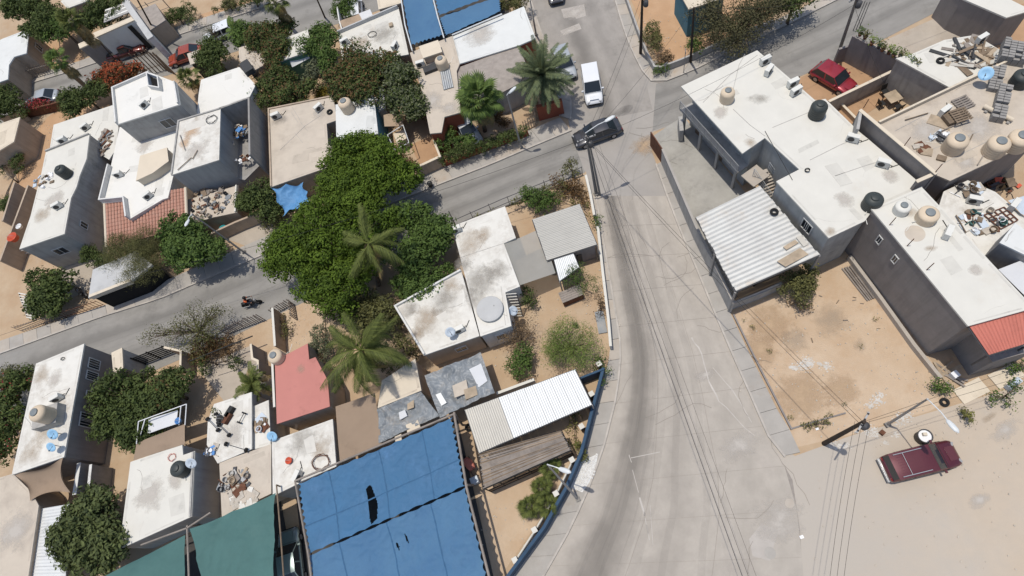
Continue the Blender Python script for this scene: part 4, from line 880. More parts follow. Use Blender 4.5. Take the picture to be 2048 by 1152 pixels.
frame('white beam frame along the blue shade cloth at the top', [[V(801, -10, 3.7), V(810, 50, 3.7), V(824, 100, 3.7)], [V(862, -20, 3.7), V(875, 32, 3.7), V(888, 76, 3.7)], [V(904, 70, 3.65), V(1004, 28, 3.65)], [V(835, 120, 0), V(824, 100, 3.7)]], 0.07, 'zinc_white')
frame('grey pipe rack on the small white tanked house', [[V(700, 194, 3.4), V(770, 170, 3.4)], [V(710, 200, 2.6), V(710, 190, 3.4)], [V(734, 192, 2.6), V(734, 183, 3.4)], [V(758, 182, 2.6), V(758, 174, 3.4)]], 0.04, 'steel')
frame('white pipe carport frame left of the tan driveway', [[V(775, 270, 2.4), V(806, 250, 2.4), V(818, 285, 2.4), V(790, 300, 2.4), V(775, 270, 2.4)], [V(780, 285, 0), V(775, 270, 2.4)], [V(812, 262, 0), V(806, 250, 2.4)]], 0.04, 'zinc_white')
house('small white box roof inside the pipe carport frame', [(788, 268), (806, 260), (812, 276), (795, 286)], 1.4, 'wall_grey', 'cream', cat='hutch', name='hutch', slab=0.06)
# ---------------------------------------------------------------- free-standing walls, railings, fences
def wall(label, px, h, m='wall_grey', th=0.16, ztrace=None, cap=None, cat='wall', name='wall', z0=0.0):
    ps = pts(px, h if ztrace is None else ztrace); bm = wallbm(ps, th, z0, h)
    c = cen(ps); t = thing('garden_wall' if name == 'wall' else name, label, cat, (c.x, c.y, z0)); bm.build('wall', m, t)
    if cap: wallbm(ps, th+0.05, h+0.001, h+0.05).build('coping', cap, t)
    return t
wall('grey street wall of the apartment yard with the shed roof above it', [(1326, 300), (1352, 360), (1392, 452), (1467, 604)], 2.1, 'wall_grey', cap='walk_grey')
wall('low grey return wall at the corner of the corrugated shed', [(1469, 605), (1520, 586), (1562, 567)], 1.2, 'wall_grey', cap='walk_grey')
wall('rusty sheet gate at the corner of the apartment yard', [(1302, 264), (1326, 300)], 2.0, 'rust', 0.08, cat='gate', name='sheet_gate')
wall('white low wall of the corner plot beside the main road pavement', [(1196, 455), (1205, 540), (1217, 640), (1221, 690)], 1.0, 'wall_white', cap='white')
wall('short white wall at the sharp tip of the corner plot', [(1172, 352), (1180, 385), (1188, 428)], 1.0, 'wall_white', cap='white')
wall('white party wall behind the low metal shed', [(996, 786), (1066, 760)], 1.5, 'wall_white', cap='white')
wall('dark blue wall curving along the pavement on the bend', [(1206, 738), (1192, 790), (1162, 905), (1132, 975), (1087, 1055), (1022, 1143), (995, 1180)], 1.5, 'navy', 0.22)
wall('dark blue wall closing the south side of the corner plot', [(1206, 738), (1150, 760)], 1.6, 'navy', 0.15)
wall('rusty low edging between the vacant lot and the pavement', [(1468, 630), (1525, 745), (1583, 857)], 0.2, 'wall_dark', 0.12)
wall('low rusty edging on the dusty-road side of the vacant lot', [(1583, 857), (1640, 840), (1690, 826)], 0.15, 'wall_dark', 0.1)
wall('low grey planter wall round the north-east corner plot', [(1248, -20), (1276, 58), (1296, 108), (1309, 132), (1322, 133), (1362, 118), (1400, 102), (1465, 72), (1545, 40)], 0.9, 'wall_grey', 0.18)
wall('dark wall carrying the potted plants behind the red car', [(1708, 72), (1795, 117)], 2.9, 'wall_dark', 0.2)
wall('short dark wall between the utility pole and the potted plant wall', [(1680, 97), (1702, 90)], 1.7, 'wall_dark', 0.2)
wall('grey low wall between the red car and the patio', [(1660, 202), (1783, 143)], 1.8, 'wall_grey', 0.18, cap='cream')
wall('tan kerb wall along the lower side of the patio', [(1685, 210), (1712, 237)], 0.5, 'wall_tan', 0.15, cap='cream')
wall('tall grey party wall standing over the apartment roof', [(1722, 222), (1870, 346)], 6.9, 'wall_dark', 0.2, z0=4.5, cap='cream')
wall('grey end wall at the lower corner of the scrap-covered roof', [(1836, 362), (1870, 347)], 6.7, 'wall_dark', 0.2, z0=4.5, cap='cream')
wall('grey end wall at the upper corner of the party wall', [(1722, 222), (1716, 256)], 6.9, 'wall_grey', 0.2, z0=4.5)
wall('narrow pale footing wall along the dark house beside the vacant lot', [(1702, 514), (1760, 592), (1830, 690), (1880, 752)], 0.55, 'walk', 0.25)
wall('terracotta gate pillar wall under the date palm', [(1076, 212), (1120, 200)], 1.9, 'wall_red', 0.35)
wall('terracotta low wall below the clipped hedge', [(885, 325), (960, 297), (1053, 263)], 0.7, 'wall_red', 0.25)
wall('dark grey boundary wall of the far left house on the side street', [(5, 440), (28, 366)], 2.6, 'wall_tan', 0.2)
wall('grey wall behind the left yard of the long white house', [(55, 372), (0, 520)], 2.4, 'wall_tan', 0.2)
wall('brown street wall below the roof of scrap and the lush tree', [(350, 500), (470, 444), (560, 408)], 1.5, 'wall_tan', 0.2)
wall('grey plank-topped wall between the two palms and the pink house', [(545, 618), (550, 690)], 1.8, 'wall_tan', 0.16, cap='white')
wall('grey wall with pale coping left of the pink roof', [(545, 725), (549, 812)], 2.9, 'wall_tan', 0.14, cap='white')
wall('white step-topped wall at the end of the side lane', [(502, 690), (505, 717), (516, 722), (516, 740)], 2.0, 'wall_dark', 0.14, cap='cream')
wall('tan wall between the black slat gate and the dry tree', [(330, 695), (362, 702), (361, 740)], 1.8, 'wall_tan', 0.14, cap='cream')
wall('beige gate wall of the tan driveway', [(833, 335), (880, 313)], 1.6, 'wall_tan', 0.2, cap='cream')
wall('beige side wall of the tan driveway', [(868, 282), (880, 313)], 1.8, 'wall_tan', 0.14, cap='cream')
wall('white wall of the long narrow yard by the back car', [(674, 14), (678, 40), (684, 60)], 2.4, 'wall_white', 0.14)
wall('tan wall of the back street yard at the left edge', [(0, 236), (38, 222)], 1.6, 'wall_tan', 0.16)
wall('brick-brown wall of the left yard under the pink flowers', [(40, 222), (100, 208), (135, 198)], 1.2, 'rust', 0.2)
wall('dark block wall at the end of the long narrow white house', [(158, 930), (150, 985)], 2.4, 'block', 0.3, cap='paint_white')
wall('second dark block wall beside the big-leaved tree', [(182, 932), (176, 990)], 2.2, 'block', 0.2, cap='paint_white')
wall('tan wall of the porch yard below the red metal roof', [(1985, 730), (2075, 690)], 1.2, 'wall_dark', 0.2)
# pillars and rails on the bend
fp = pts([(1198, 728), (1183, 788), (1163, 853), (1144, 920), (1112, 987), (1069, 1060), (1030, 1120)], 1.3)
t = thing('rail_fence', 'white rail fence with white-capped brick pillars behind the dark blue wall', 'fence', (fp[3].x, fp[3].y, 0))
for p in fp:
    b = MB(); b.box((p.x, p.y, .65), (.3, .3, 1.3), .5); pl = b.build('pillar', 'wood', t)
    b = MB(); b.box((p.x, p.y, 1.36), (.38, .38, .12), .5); b.build('cap', 'white', pl, off=parent_base(t))
for a, b in zip(fp[3:-1], fp[4:]):
    for zz in (0.5, 1.0): bm = MB(); bm.tube((a.x, a.y, zz), (b.x, b.y, zz), 0.07); bm.build('rail', 'white', t)
def pickets(label, px, h, m='wood_grey', gap=0.22, w=0.09, rails=True, cat='fence', name='picket_fence', lean=0.05, seed=1, miss=0.0):
    ps = pts(px, 0); rg = random.Random(seed); t = thing(name, label, cat, ps[0]); d = [0]
    L = sum((b-a).length for a, b in zip(ps[:-1], ps[1:])); n = max(2, int(L/gap)); q, _ = resample(ps, n)
    for i, p in enumerate(q):
        if rg.random() < miss: continue
        hh = h*rg.uniform(.85, 1.05); bm = MB(); top = p+Vector((rg.uniform(-lean, lean), rg.uniform(-lean, lean), hh)); bm.tube(p, top, w/2, w*.42, 6); bm.build('picket', m, t)
    if rails:
        for zz in (.25*h, .8*h): bm = MB(); bm.path([Vector((p.x, p.y, zz)) for p in ps], 0.035); bm.build('rail', m, t)
    return t
pickets('leaning grey stick fence on the back street below the far left house', [(48, 165), (80, 155), (112, 146), (150, 128)], 1.7, gap=0.35, seed=2)
pickets('brown stick fence along the lane below the motorcyclist', [(455, 668), (490, 655), (530, 640)], 1.6, 'wood_grey', gap=0.2, seed=3)
pickets('small leaning picket gate beside the sandy drive', [(550, 628), (588, 608), (594, 640)], 1.3, 'wood_grey', gap=0.2, seed=4)
pickets('black bar railing along the left side street pavement', [(50, 664), (90, 650), (134, 636)], 1.5, 'darksteel', gap=0.28, w=0.05, seed=5, lean=0)
pickets('brown bar railing in front of the brown yard on the side street', [(136, 636), (175, 624), (212, 612)], 1.5, 'rust', gap=0.35, w=0.05, seed=6, lean=0)
pickets('black bar gate under the grey garage canopy', [(218, 608), (260, 590), (290, 575)], 1.6, 'black', gap=0.3, w=0.04, seed=7, lean=0)
pickets('thin white railing on the far left terrace', [(28, 520), (55, 510), (92, 497)], 1.1, 'zinc_white', gap=0.35, w=0.04, seed=8, lean=0)
pickets('tall bare posts standing between the back street houses', [(285, 45), (345, 22)], 2.4, 'wood_grey', gap=1.6, w=0.12, seed=9)
pickets('row of thin iron posts along the north edge of the corner plot', [(912, 455), (1010, 412), (1080, 384), (1165, 350)], 1.5, 'darksteel', gap=1.6, w=0.06, seed=10, rails=True, lean=0.03)
pickets('tan slatted fence behind the date palm gate', [(1050, 262), (1072, 250), (1078, 212)], 1.5, 'wood_pale', gap=0.25, w=0.08, seed=11, lean=0)
pickets('bar gate of the tan driveway by the pavement', [(840, 350), (885, 330)], 1.5, 'darksteel', gap=0.3, w=0.05, seed=12, lean=0)
pickets('three dark vertical bars at the end of the potted plant wall', [(1706, 62), (1718, 57)], 3.4, 'darksteel', gap=0.35, w=0.07, seed=13, lean=0, rails=False)
pickets('stick fence of planks beside the unroofed white villa roof', [(300, 150), (330, 140), (352, 150)], 3.4, 'wood', gap=0.45, w=0.14, seed=14)
# black slat gate
a, b = P(262, 740, 0), P(352, 705, 0)
t = thing('slat_gate', 'black horizontal slat gate on the side street by the white gate house', 'gate', a)
for k in range(6): bm = MB(); q = 0.2+k*0.3; bm.box(((a.x+b.x)/2, (a.y+b.y)/2, q), ((b-a).length, 0.05, 0.16), dirz(a, b)); bm.build('slat', 'black', t)
for k in range(4): p = a.lerp(b, k/3); bm = MB(); bm.box((p.x, p.y, .95), (0.09, 0.09, 1.9), dirz(a, b)); bm.build('post', 'black', t)
# balcony of the apartment block
def O_(p, z=3.0): return Vector((p.x, p.y, z))
t = thing('balcony', 'grey steel-railed balcony and open stair on the street side of the apartment block', 'balcony', P(1430, 280, 0))
bo = [O_(P(x_, y_, 5.7)) for x_, y_ in ((1363, 174), (1484, 306), (1509, 289), (1389, 161))]
MB().prism(bo, 2.86, 3.0).build('floor_slab', 'wall_grey', t)
a, b = bo[0], bo[1]; n_ = 9
for k in range(n_+1): p = a.lerp(b, k/n_); bm = MB(); bm.tube((p.x, p.y, 3.0), (p.x, p.y, 4.0), 0.03); bm.build('post', 'steel', t)
for zz in (3.3, 3.55, 3.8, 4.0): bm = MB(); bm.tube((a.x, a.y, zz), (b.x, b.y, zz), 0.03); bm.build('rail', 'steel', t)
inw = (bo[3]-bo[0]).normalized()*.35
for k in range(4): p = a.lerp(b, .04+.3*k)+inw; bm = MB(); bm.box((p.x, p.y, 1.43), (.22, .22, 2.86), .8); bm.build('column', 'wall_grey', t)
s0, s1 = P(1505, 352, 3.0), P(1545, 408, 0.2); wv = (P(1530, 340, 3.0)-P(1500, 352, 3.0)); wv.z = 0
for k in range(12):
    p = s0.lerp(s1, k/11); bm = MB(); bm.box((p.x+wv.x/2, p.y+wv.y/2, p.z-.04), (wv.length, 0.3, 0.08), math.atan2(wv.y, wv.x)); bm.build('step', 'walk', t)
for off in (0, 1):
    q0, q1 = s0+wv*off, s1+wv*off
    for zz in (.4, .7, 1.0): bm = MB(); bm.tube(q0+Vector((0, 0, zz)), q1+Vector((0, 0, zz)), 0.025); bm.build('rail', 'lamp', t)
    for k in range(5): p = q0.lerp(q1, k/4); bm = MB(); bm.tube(p, p+Vector((0, 0, 1)), 0.025); bm.build('post', 'lamp', t)
bm = MB(); lp = P(1500, 352, 3.0); bm.box((lp.x+.4, lp.y, 2.93), (1.6, 1.4, .12), .6); bm.build('landing', 'walk', t)
wall('grey gate post wall at the upper end of the apartment yard', [(1361, 236), (1363, 258)], 1.6, 'wall_grey', 0.35)
# stairs on the corner-plot house and the far left tiled steps
def steps(label, p0, p1, w, n, m, z0, z1):
    t = thing('stair', label, 'stair', Vector((p0.x, p0.y, 0))); d = (p1-p0); rz = dirz(p0, p1)
    for k in range(n):
        p = p0.lerp(p1, k/(n-1)); bm = MB(); bm.box((p.x, p.y, z0+(z1-z0)*k/(n-1)), (d.to_2d().length/n*0.6, w, 0.07), rz); bm.build('step', m, t)
    for s in (-1, 1):
        nv = Vector((-math.sin(rz), math.cos(rz), 0))*w/2*s; bm = MB(); bm.tube(Vector((p0.x, p0.y, z0-.08))+nv, Vector((p1.x, p1.y, z1-.08))+nv, 0.05); bm.build('stringer', 'darksteel', t)
steps('pale open stair climbing to the roof of the corner-plot house', P(1034, 632, 0.3), P(1022, 588, 2.9), 0.9, 9, 'white', 0.3, 2.9)
steps('white tile steps in the brown yard on the left of the side street', P(62, 636, 0.1), P(46, 588, 2.0), 1.2, 10, 'white', 0.1, 2.0)
# ---------------------------------------------------------------- water tanks, air conditioners, dishes
def tank(label, x, y, z, r=0.55, h=1.1, kind='beige', plinth=0.0):
    p = P(x, y, z); t = thing('water_tank', label, 'water tank', p, RNG.uniform(0, 6), 'rooftop water tanks')
    m = {'beige': 'tank_beige', 'black': 'tank_black', 'white': 'tank_white'}[kind]
    prof = [(r*.97, 0)]
    for k in range(5):
        z0 = h*.8*k/5; prof += [(r*.988, z0+.01), (r, z0+.03), (r, z0+h*.16-.04), (r*.988, z0+h*.16-.02)]
    prof += [(r*.98, h*.82), (r*.88, h*.9), (r*.62, h*.97), (r*.5, h)]
    b = MB(); b.lathe(prof, 24); b.build('body', m, t, True, off=(0, 0, 0))
    l = MB(); l.lathe([(r*.46, h-.01), (r*.47, h+.07), (r*.40, h+.10), (r*.1, h+.115)], 20); lo = l.build('lid', 'lid_grey' if kind != 'black' else 'tank_black', t, True, off=(0, 0, 0))
    pp = MB(); pp.path([(r*.9, 0.1, .12), (r*1.35, .15, .12), (r*1.35, .15, -.02), (r*2.2, .7, .02)], 0.025); pp.build('pipe', 'tank_white', t, off=(0, 0, 0))
    return t
tank('beige water tank on the left part of the apartment roof', 1453, 200, 5.7)
tank('black water tank near the back corner of the apartment roof', 1632, 231, 5.7, .6, 1.3, 'black')
tank('black water tank at the front corner of the apartment roof by the dark wall', 1740, 412, 5.7, .62, 1.1, 'black')
tank('small pale water tank with a bare filler cap on the long white roof', 1800, 422, 6.3, .5, .75, 'white')
tank('wide beige water tank on the long white roof', 1850, 438, 6.3, .65, .85)
tank('beige water tank beside the scrap pipes on the cluttered roof', 1903, 298, 4.6, .72, 1.3)
tank('middle beige water tank at the edge of the cluttered roof', 1984, 304, 4.6, .72, 1.3)
tank('beige water tank farthest right on the cluttered roof', 2027, 293, 4.6, .75, 1.3)
tank('dark water tank beside the stacked blocks at the right edge', 2035, 168, 4.6, .65, 1.1, 'black')
tank('tall beige water tank on the small white house by the mango', 698, 220, 3.6, .65, 1.3)
tank('beige water tank on the narrow beige roof by the long white roof', 887, 135, 3.2, .6, 1.2)
tank('beige water tank with a grey lid on the pink house', 562, 719, 2.9, .62, 1.2)
tank('beige water tank on a block plinth on the long narrow white roof', 99, 832, 5.0, .7, 1.4)
tank('black water tank at the edge of the square white roof', 369, 940, 3.4, .62, 1.0, 'black')
tank('black water tank on the roof of the long house left of the villa', 136, 350, 4.6, .6, 1.2, 'black')
pl = P(106, 836, 4.2); b_ = MB(); b_.box((pl.x, pl.y, 4.6), (2.2, 1.7, .8), .25); one('tank_plinth', b_, 'wall_grey', 'grey block plinth under the tank on the long narrow white roof', 'plinth')
# round concrete cistern on the corner-plot roof
t = thing('cistern', 'wide round grey cistern lid on the corner-plot roof', 'cistern', P(981, 620, 3.1))
b_ = MB(); b_.lathe([(1.0, 0), (1.03, .05), (1.03, .2), (1.08, .21), (1.08, .27), (1.02, .3), (.5, .33), (.1, .335)], 40); b_.build('lid', 'grey_roof', t, True, off=(0, 0, 0))
b_ = MB(); b_.box((.35, .2, .345), (.06, .06, .03)); b_.build('vent', 'darksteel', t, off=(0, 0, 0))
# stain ring of a removed tank
st = thing('tank_mark', 'pale grey round mark of a removed tank on the long white roof', 'mark', P(1830, 467, 6.3)); b_ = MB(); b_.lathe([(.62, 0.001), (.60, .006), (.1, .007)], 30); b_.build('disc', 'beige_roof', st, off=(0, 0, 0))
def ac(label, x, y, z, rz=0.0, s=1.0):
    t = thing('air_conditioner', label, 'air conditioner', P(x, y, z), rz, 'rooftop air conditioners')
    b = MB(); b.box((0, 0, .33*s+.05), (.85*s, .36*s, .62*s)); b.build('case', 'ac_white', t, off=(0, 0, 0))
    g = MB()
    R = Matrix.Rotation(math.pi/2, 3, 'X'); vs = MB(); vs.lathe([(.24*s, 0), (.24*s, .02), (.05*s, .03)], 18)
    g.add([R @ Vector(v)+Vector((-.1*s, -.18*s, .33*s+.05)) for v in vs.v], vs.f); g.build('fan_grille', 'grille', t, off=(0, 0, 0))
    f = MB()
    for sx in (-1, 1): f.box((sx*.3*s, 0, .02), (.06, .4*s, .05))
    f.build('feet', 'darksteel', t, off=(0, 0, 0)); p = MB(); p.path([(.42*s, .05, .2), (.6*s, .1, .2), (.62*s, .12, .02), (1.0*s, .5, .02)], .03); p.build('pipe', 'rubber', t, off=(0, 0, 0))
AC = [(1529, 127, 5.7, .4, 'upper of the two white air conditioners at the top corner of the apartment roof'), (1536, 147, 5.7, .9, 'lower of the two white air conditioners at the top corner of the apartment roof'),
 (1584, 172, 5.7, .4, 'white air conditioner at the middle of the apartment roof back edge'), (1590, 188, 5.7, .5, 'white air conditioner just below the middle one on the apartment back edge'),
 (1703, 282, 5.7, -.5, 'white air conditioner against the end wall on the apartment roof'), (1763, 332, 5.7, -.5, 'white air conditioner under the tall party wall on the apartment roof'),
 (1891, 470, 6.3, 1.0, 'large white air conditioner on the long white roof'), (1959, 84, 3.6, .5, 'white cooler box behind the heap of scrap timber'),
 (1885, 228, 4.6, .6, 'white cooler box on the cluttered roof near the parapet'), (1944, 405, 3.6, -.4, 'white air conditioner on the low cluttered roof'),
 (555, 236, 3.2, .3, 'small air conditioner on the grey-beige roof'), (640, 220, 3.2, .8, 'brown-fronted air conditioner at the corner of the grey-beige roof'),
 (843, 133, 3.2, .2, 'white air conditioner on the narrow beige roof'), (792, 97, 3.2, 1.2, 'air conditioner on the white roof with the grey parapet'),
 (692, 88, 3.2, .5, 'air conditioner shaded by the tree on the white roof with the parapet'), (292, 213, 6.2, .9, 'air conditioner on the upper storey of the villa'),
 (300, 395, 3.2, .7, 'air conditioner above the red tiles of the villa'), (241, 352, 3.2, .2, 'small air conditioner inside the villa parapet'),
 (175, 258, 3.0, .7, 'brown air conditioner on the lower white roof left of the villa'), (130, 284, 4.6, .4, 'small air conditioner at the back of the long house roof'),
 (120, 415, 4.6, .5, 'low air conditioner on the front of the long house roof'), (599, 953, 3.0, 1.2, 'white air conditioner on the roof with the coiled hose'),
 (914, 463, 3.1, .3, 'white box air conditioner at the back corner of the corner-plot house'), (920, 662, 3.1, .4, 'dark slim air conditioner on the stained flat roof'),
 (120, 798, 4.2, .5, 'flat air conditioner on the long narrow white roof'), (2022, 415, 3.6, .8, 'small grey air conditioner on the cluttered low roof at the right')]
for x, y, z, rz, l in AC: ac(l, x, y, z, rz, 1.0)
def dish(label, x, y, z, m='dish_grey', r=0.42, rz=0.0):
    t = thing('satellite_dish', label, 'satellite dish', P(x, y, z), rz, 'satellite dishes')
    b = MB(); b.lathe([(.02, 0.0), (r*.5, .04), (r, .15), (r*.98, .17), (r*.5, .06), (.02, .02)], 20); T = Matrix.Rotation(math.radians(38), 3, 'X')
    d = MB(); d.add([T @ Vector(v)+Vector((0, -.1, .75)) for v in b.v], b.f); d.build('reflector', m, t, True, off=(0, 0, 0))
    m_ = MB(); m_.path([(0, 0, 0), (0, 0, .7), (0, -.1, .78)], .03); m_.build('mast', 'steel', t, off=(0, 0, 0))
    a = MB(); a.path([(0, -.1, .76), (0, -.5, .95)], .015); a.box((0, -.5, .97), (.07, .07, .1)); a.build('feed_arm', 'darksteel', t, off=(0, 0, 0))
dish('upper blue satellite dish on the edge of the long narrow white roof', 124, 868, 4.2, 'dish_blue', .45, .3)
dish('lower blue satellite dish on the edge of the long narrow white roof', 122, 893, 4.2, 'dish_blue', .4, .1)
dish('pale grey satellite dish on the stained flat roof', 904, 668, 3.1, 'dish_grey', .4, .6)
dish('pale satellite dish at the edge of the square white roof', 396, 925, 3.4, 'dish_grey', .42, .4)
dish('light blue satellite dish beside the pink house wall', 556, 872, 2.6, 'dish_blue', .42, .2)
dish('small white satellite dish on the stair of the corner-plot house', 1026, 628, 1.6, 'dish_grey', .4, 1.2)
dish('blue satellite dish on the parapet of the cluttered roof', 1962, 160, 4.9, 'dish_blue', .5, -.6)
# ---------------------------------------------------------------- poles, lamps, wires
def lamp(label, base, top, zt, head, m='steel', zh=None):
    b, tp = P(*base, 0.0), P(*top, zt); h = P(*head, zh or zt+.35)
    t = thing('street_lamp', label, 'street lamp', b, group='street lamps')
    MB().tube(b, tp, .10, .055, 10).build('pole', m, t); MB().box(b+Vector((0, 0, .15)), (.32, .32, .3), .4).build('base', 'concpole', t)
    d = h-tp; MB().path([tp, tp+d*.5+Vector((0, 0, .12)), tp+d*.82], .035).build('arm', 'lamp', t)
    e = MB(); q = MB(); q.lathe([(.02, -.5), (.13, -.35), (.17, -.05), (.15, .25), (.04, .42)], 10)
    R = d.normalized().to_track_quat('Z', 'Y').to_matrix()
    e.add([R @ Vector((v[0], v[1]*.55, v[2]))+tp+d for v in q.v], q.f); e.build('lamp_head', 'lamp', t, True)
lamp('grey street lamp leaning over the dark blue wall on the bend', (1156, 999), (1095, 929), 7.4, (1130, 941))
lamp('grey street lamp beside the parked maroon car', (1773, 850), (1855, 798), 7.2, (1906, 853))
lamp('grey street lamp on the pavement by the lush green tree', (490, 506), (384, 428), 8.0, (374, 446))
lamp('street lamp on the north road by the long white roof', (1073, 72), (1060, 0), 6.8, (1085, -10))
lamp('slim street lamp on the pavement below the date palm', (1043, 297), (1014, 190), 7.5, (1025, 180))
lamp('street lamp rising beside the dark car at the junction', (1192, 391), (1171, 266), 8.2, (1220, 237), 'concpole')
def upole(label, base, top, zt, m='concpole', arm=None, r=.15):
    b, tp = P(*base), P(*top, zt); t = thing('utility_pole', label, 'utility pole', b, group='utility poles')
    MB().tube(b, tp, r, r*.65, 10).build('pole', m, t)
    if arm:
        d = Vector((math.cos(arm), math.sin(arm), 0)); q = tp-Vector((0, 0, .3)); x = MB(); x.box(q, (1.5, .1, .1), arm); x.build('crossarm', 'steel', t)
        for s in (-.6, -.2, .2, .6): i_ = MB(); i_.lathe([(.04, 0), (.06, .06), (.03, .16)], 8, q+d*s+Vector((0, 0, .05))); i_.build('insulator', 'darksteel', t)
        tr = MB(); tr.lathe([(.2, 0), (.22, .05), (.22, .5), (.1, .56)], 12, q+Vector((.28, -.1, -.9))); tr.build('transformer', 'darksteel', t, True)
    return tp
T_SE = upole('dark utility pole at the corner of the vacant lot', (1648, 887), (1729, 843), 8.2, 'woodpole', .9, .17)
T_C = upole('grey utility pole at the sharp tip of the corner plot', (1193, 386), (1172, 272), 8.2, 'concpole', .3, .14)
T_C2 = upole('second grey pole leaning against the corner utility pole', (1200, 390), (1179, 285), 7.6, 'concpole', None, .1)
T_N = upole('dark pole on the north-east corner pavement', (1281, 108), (1285, -12), 8.0, 'woodpole', .2)
T_N2 = upole('dark pole in front of the blue house wall', (1381, 126), (1388, 15), 7.4, 'woodpole', None, .12)
T_NE = upole('concrete utility pole beside the potted plant wall', (1681, 94), (1717, -12), 8.2, 'concpole', .5, .15)
upole('thin pole on the back street by the modern white house', (316, 75), (275, 0), 7.0, 'woodpole', None, .12)
upole('tall dark post among the back street shrubs', (650, 35), (628, -15), 6.5, 'woodpole', None, .1)
T_W = upole('thin pole at the back corner of the corner-plot house', (912, 452), (897, 422), 4.2, 'darksteel', None, .05)
upole('thin dark pole on the back street pavement above the flowering tree', (247, 138), (200, 85), 6.5, 'woodpole', None, .08)
# short street name posts on the north-east corner
for i, (x, y) in enumerate(((1330, 154), (1367, 148))):
    b = P(x, y); t = thing('sign_post', ('short street sign post on the curve of the north-east pavement', 'taller street sign post beside the north-east planter wall')[i], 'sign post', b)
    hh = (1.6, 2.8)[i]; MB().tube(b, b+Vector((0, 0, hh)), .035).build('post', 'steel', t); MB().box(b+Vector((0, 0, hh+.1)), (.5, .02, .22), .6+i).build('plate', 'steel', t)
def wire(label, a, b, sag=.35, r=.014, n=10):
    q = [a.lerp(b, i/n)-Vector((0, 0, sag*4*(i/n)*(1-i/n))) for i in range(n+1)]
    bm = MB(); bm.path(q, r, 5); one('overhead_cable', bm, 'wire', label, 'cable')
O = Vector
dn = T_C+(P(1500, 1190, 8)-T_C)*1.25
for k, (o, r) in enumerate(((0, .015), (.35, .011), (.8, .008))):
    wire(('thick overhead cable running down the main road from the corner pole', 'second overhead cable running down the main road beside the thick one', 'thin overhead cable running down the main road beside the other two')[k], T_C+O((o, 0, -.2*k)), dn+O((o, 0, -.2*k)), .6, r)
wire('overhead cable from the corner pole across the road to the vacant-lot pole', T_C+O((0, 0, -.1)), T_SE+O((0, 0, -.2)), .5, .012)
wire('lower overhead cable from the corner pole to the vacant-lot pole', T_C+O((.1, .1, -.7)), T_SE+O((0, .1, -.9)), .7, .012)
for k in range(3):
    wire(('left', 'middle', 'right')[k]+' overhead cable of the three crossing the dusty road from the vacant-lot pole', T_SE+O((-.4+.4*k, .1, -.3)), P(1648+14*k, 1260, 8.0)+O((0, 0, 0)), .5, .010)
wire('overhead cable leaving the vacant-lot pole to the right', T_SE, P(2120, 705, 8.0), .5, .010)
wire('lower overhead cable leaving the vacant-lot pole to the right past the lamp', T_SE+O((0, 0, -.9)), P(2120, 730, 7.3), .5, .010)
wire('overhead cable from the corner pole to the north-east corner pole', T_C, T_N, .5, .012)
wire('second overhead cable from the corner pole to the north-east corner pole', T_C+O((.3, 0, -.3)), T_N+O((.3, 0, -.3)), .6, .010)
wire('overhead cable from the corner pole to the pole by the blue house', T_C+O((0, 0, -.4)), T_N2, .6, .010)
wire('overhead cable along the cross street between the two eastern poles', T_N2, T_NE, .6, .010)
wire('overhead cable from the corner pole over the yard to the potted plant pole', T_C+O((0, 0, -.5)), T_NE+O((0, 0, -1.0)), .8, .011)
wire('overhead cable along the side street in front of the hedge and mango trees', T_C+O((0, 0, -.3)), P(300, 545, 7.2), 1.0, .014, 14)
wire('overhead cable along the side street farther left', P(300, 545, 7.2), P(-60, 690, 7.2), .6, .010)
wire('drop cable from the potted plant pole to the patio', T_NE+O((0, 0, -1)), P(1768, 165, 3.0), .3, .012)
wire('overhead cable leaving the potted plant pole to the right', T_NE, P(2000, -120, 8), .5, .014)
wire('loose black hose lying over the front edge of the apartment roof', P(1530, 262, 5.75), P(1585, 360, 5.75), -.0, .02)
wire('black hose across the roof lane beside the white cracked lane', P(410, 740, 1.6), P(492, 712, 1.8), .3, .03)
wire('grey pipe laid over the lane to the block wall', P(380, 722, 2.0), P(505, 672, 2.0), 0, .06)
# ---------------------------------------------------------------- vehicles
def carpaint(k, c, metal=.3): dm(k, c, .32, .03, 1.0, spec=.5, metal=metal, coat=.6, coord='obj')
carpaint('p_white', (.70, .71, .72), 0); carpaint('p_grey', (.055, .055, .06)); carpaint('p_red', (.30, .025, .035)); carpaint('p_maroon', (.10, .018, .025)); carpaint('p_silver', (.42, .44, .45))
carpaint('p_orange', (.28, .05, .02), 0); carpaint('p_rust', (.12, .025, .018)); carpaint('p_green', (.20, .25, .24))
dm('lightglass', (.30, .30, .30), .15, .03, spec=.6); dm('taillight', (.16, .012, .012), .25, .05); dm('rim', (.35, .35, .36), .4, .05, metal=.6)
def loft(st, k=14, e=3.2):
    """st: (x, zlow, zhigh, halfwidth)"""
    bm = MB(); vs = []
    for (x, zl, zh, hw) in st:
        zc, hh = (zl+zh)/2, (zh-zl)/2
        for i in range(k):
            a = 2*math.pi*(i+.5)/k; c, s = math.cos(a), math.sin(a)
            vs.append((x, hw*math.copysign(abs(c)**(2/e), c), zc+hh*math.copysign(abs(s)**(2/e), s)))
    n = len(st); fs = [(i*k+j, i*k+(j+1)%k, (i+1)*k+(j+1)%k, (i+1)*k+j) for i in range(n-1) for j in range(k)]
    bm.add(vs, fs+[tuple(range(k-1, -1, -1)), tuple((n-1)*k+j for j in range(k))]); return bm
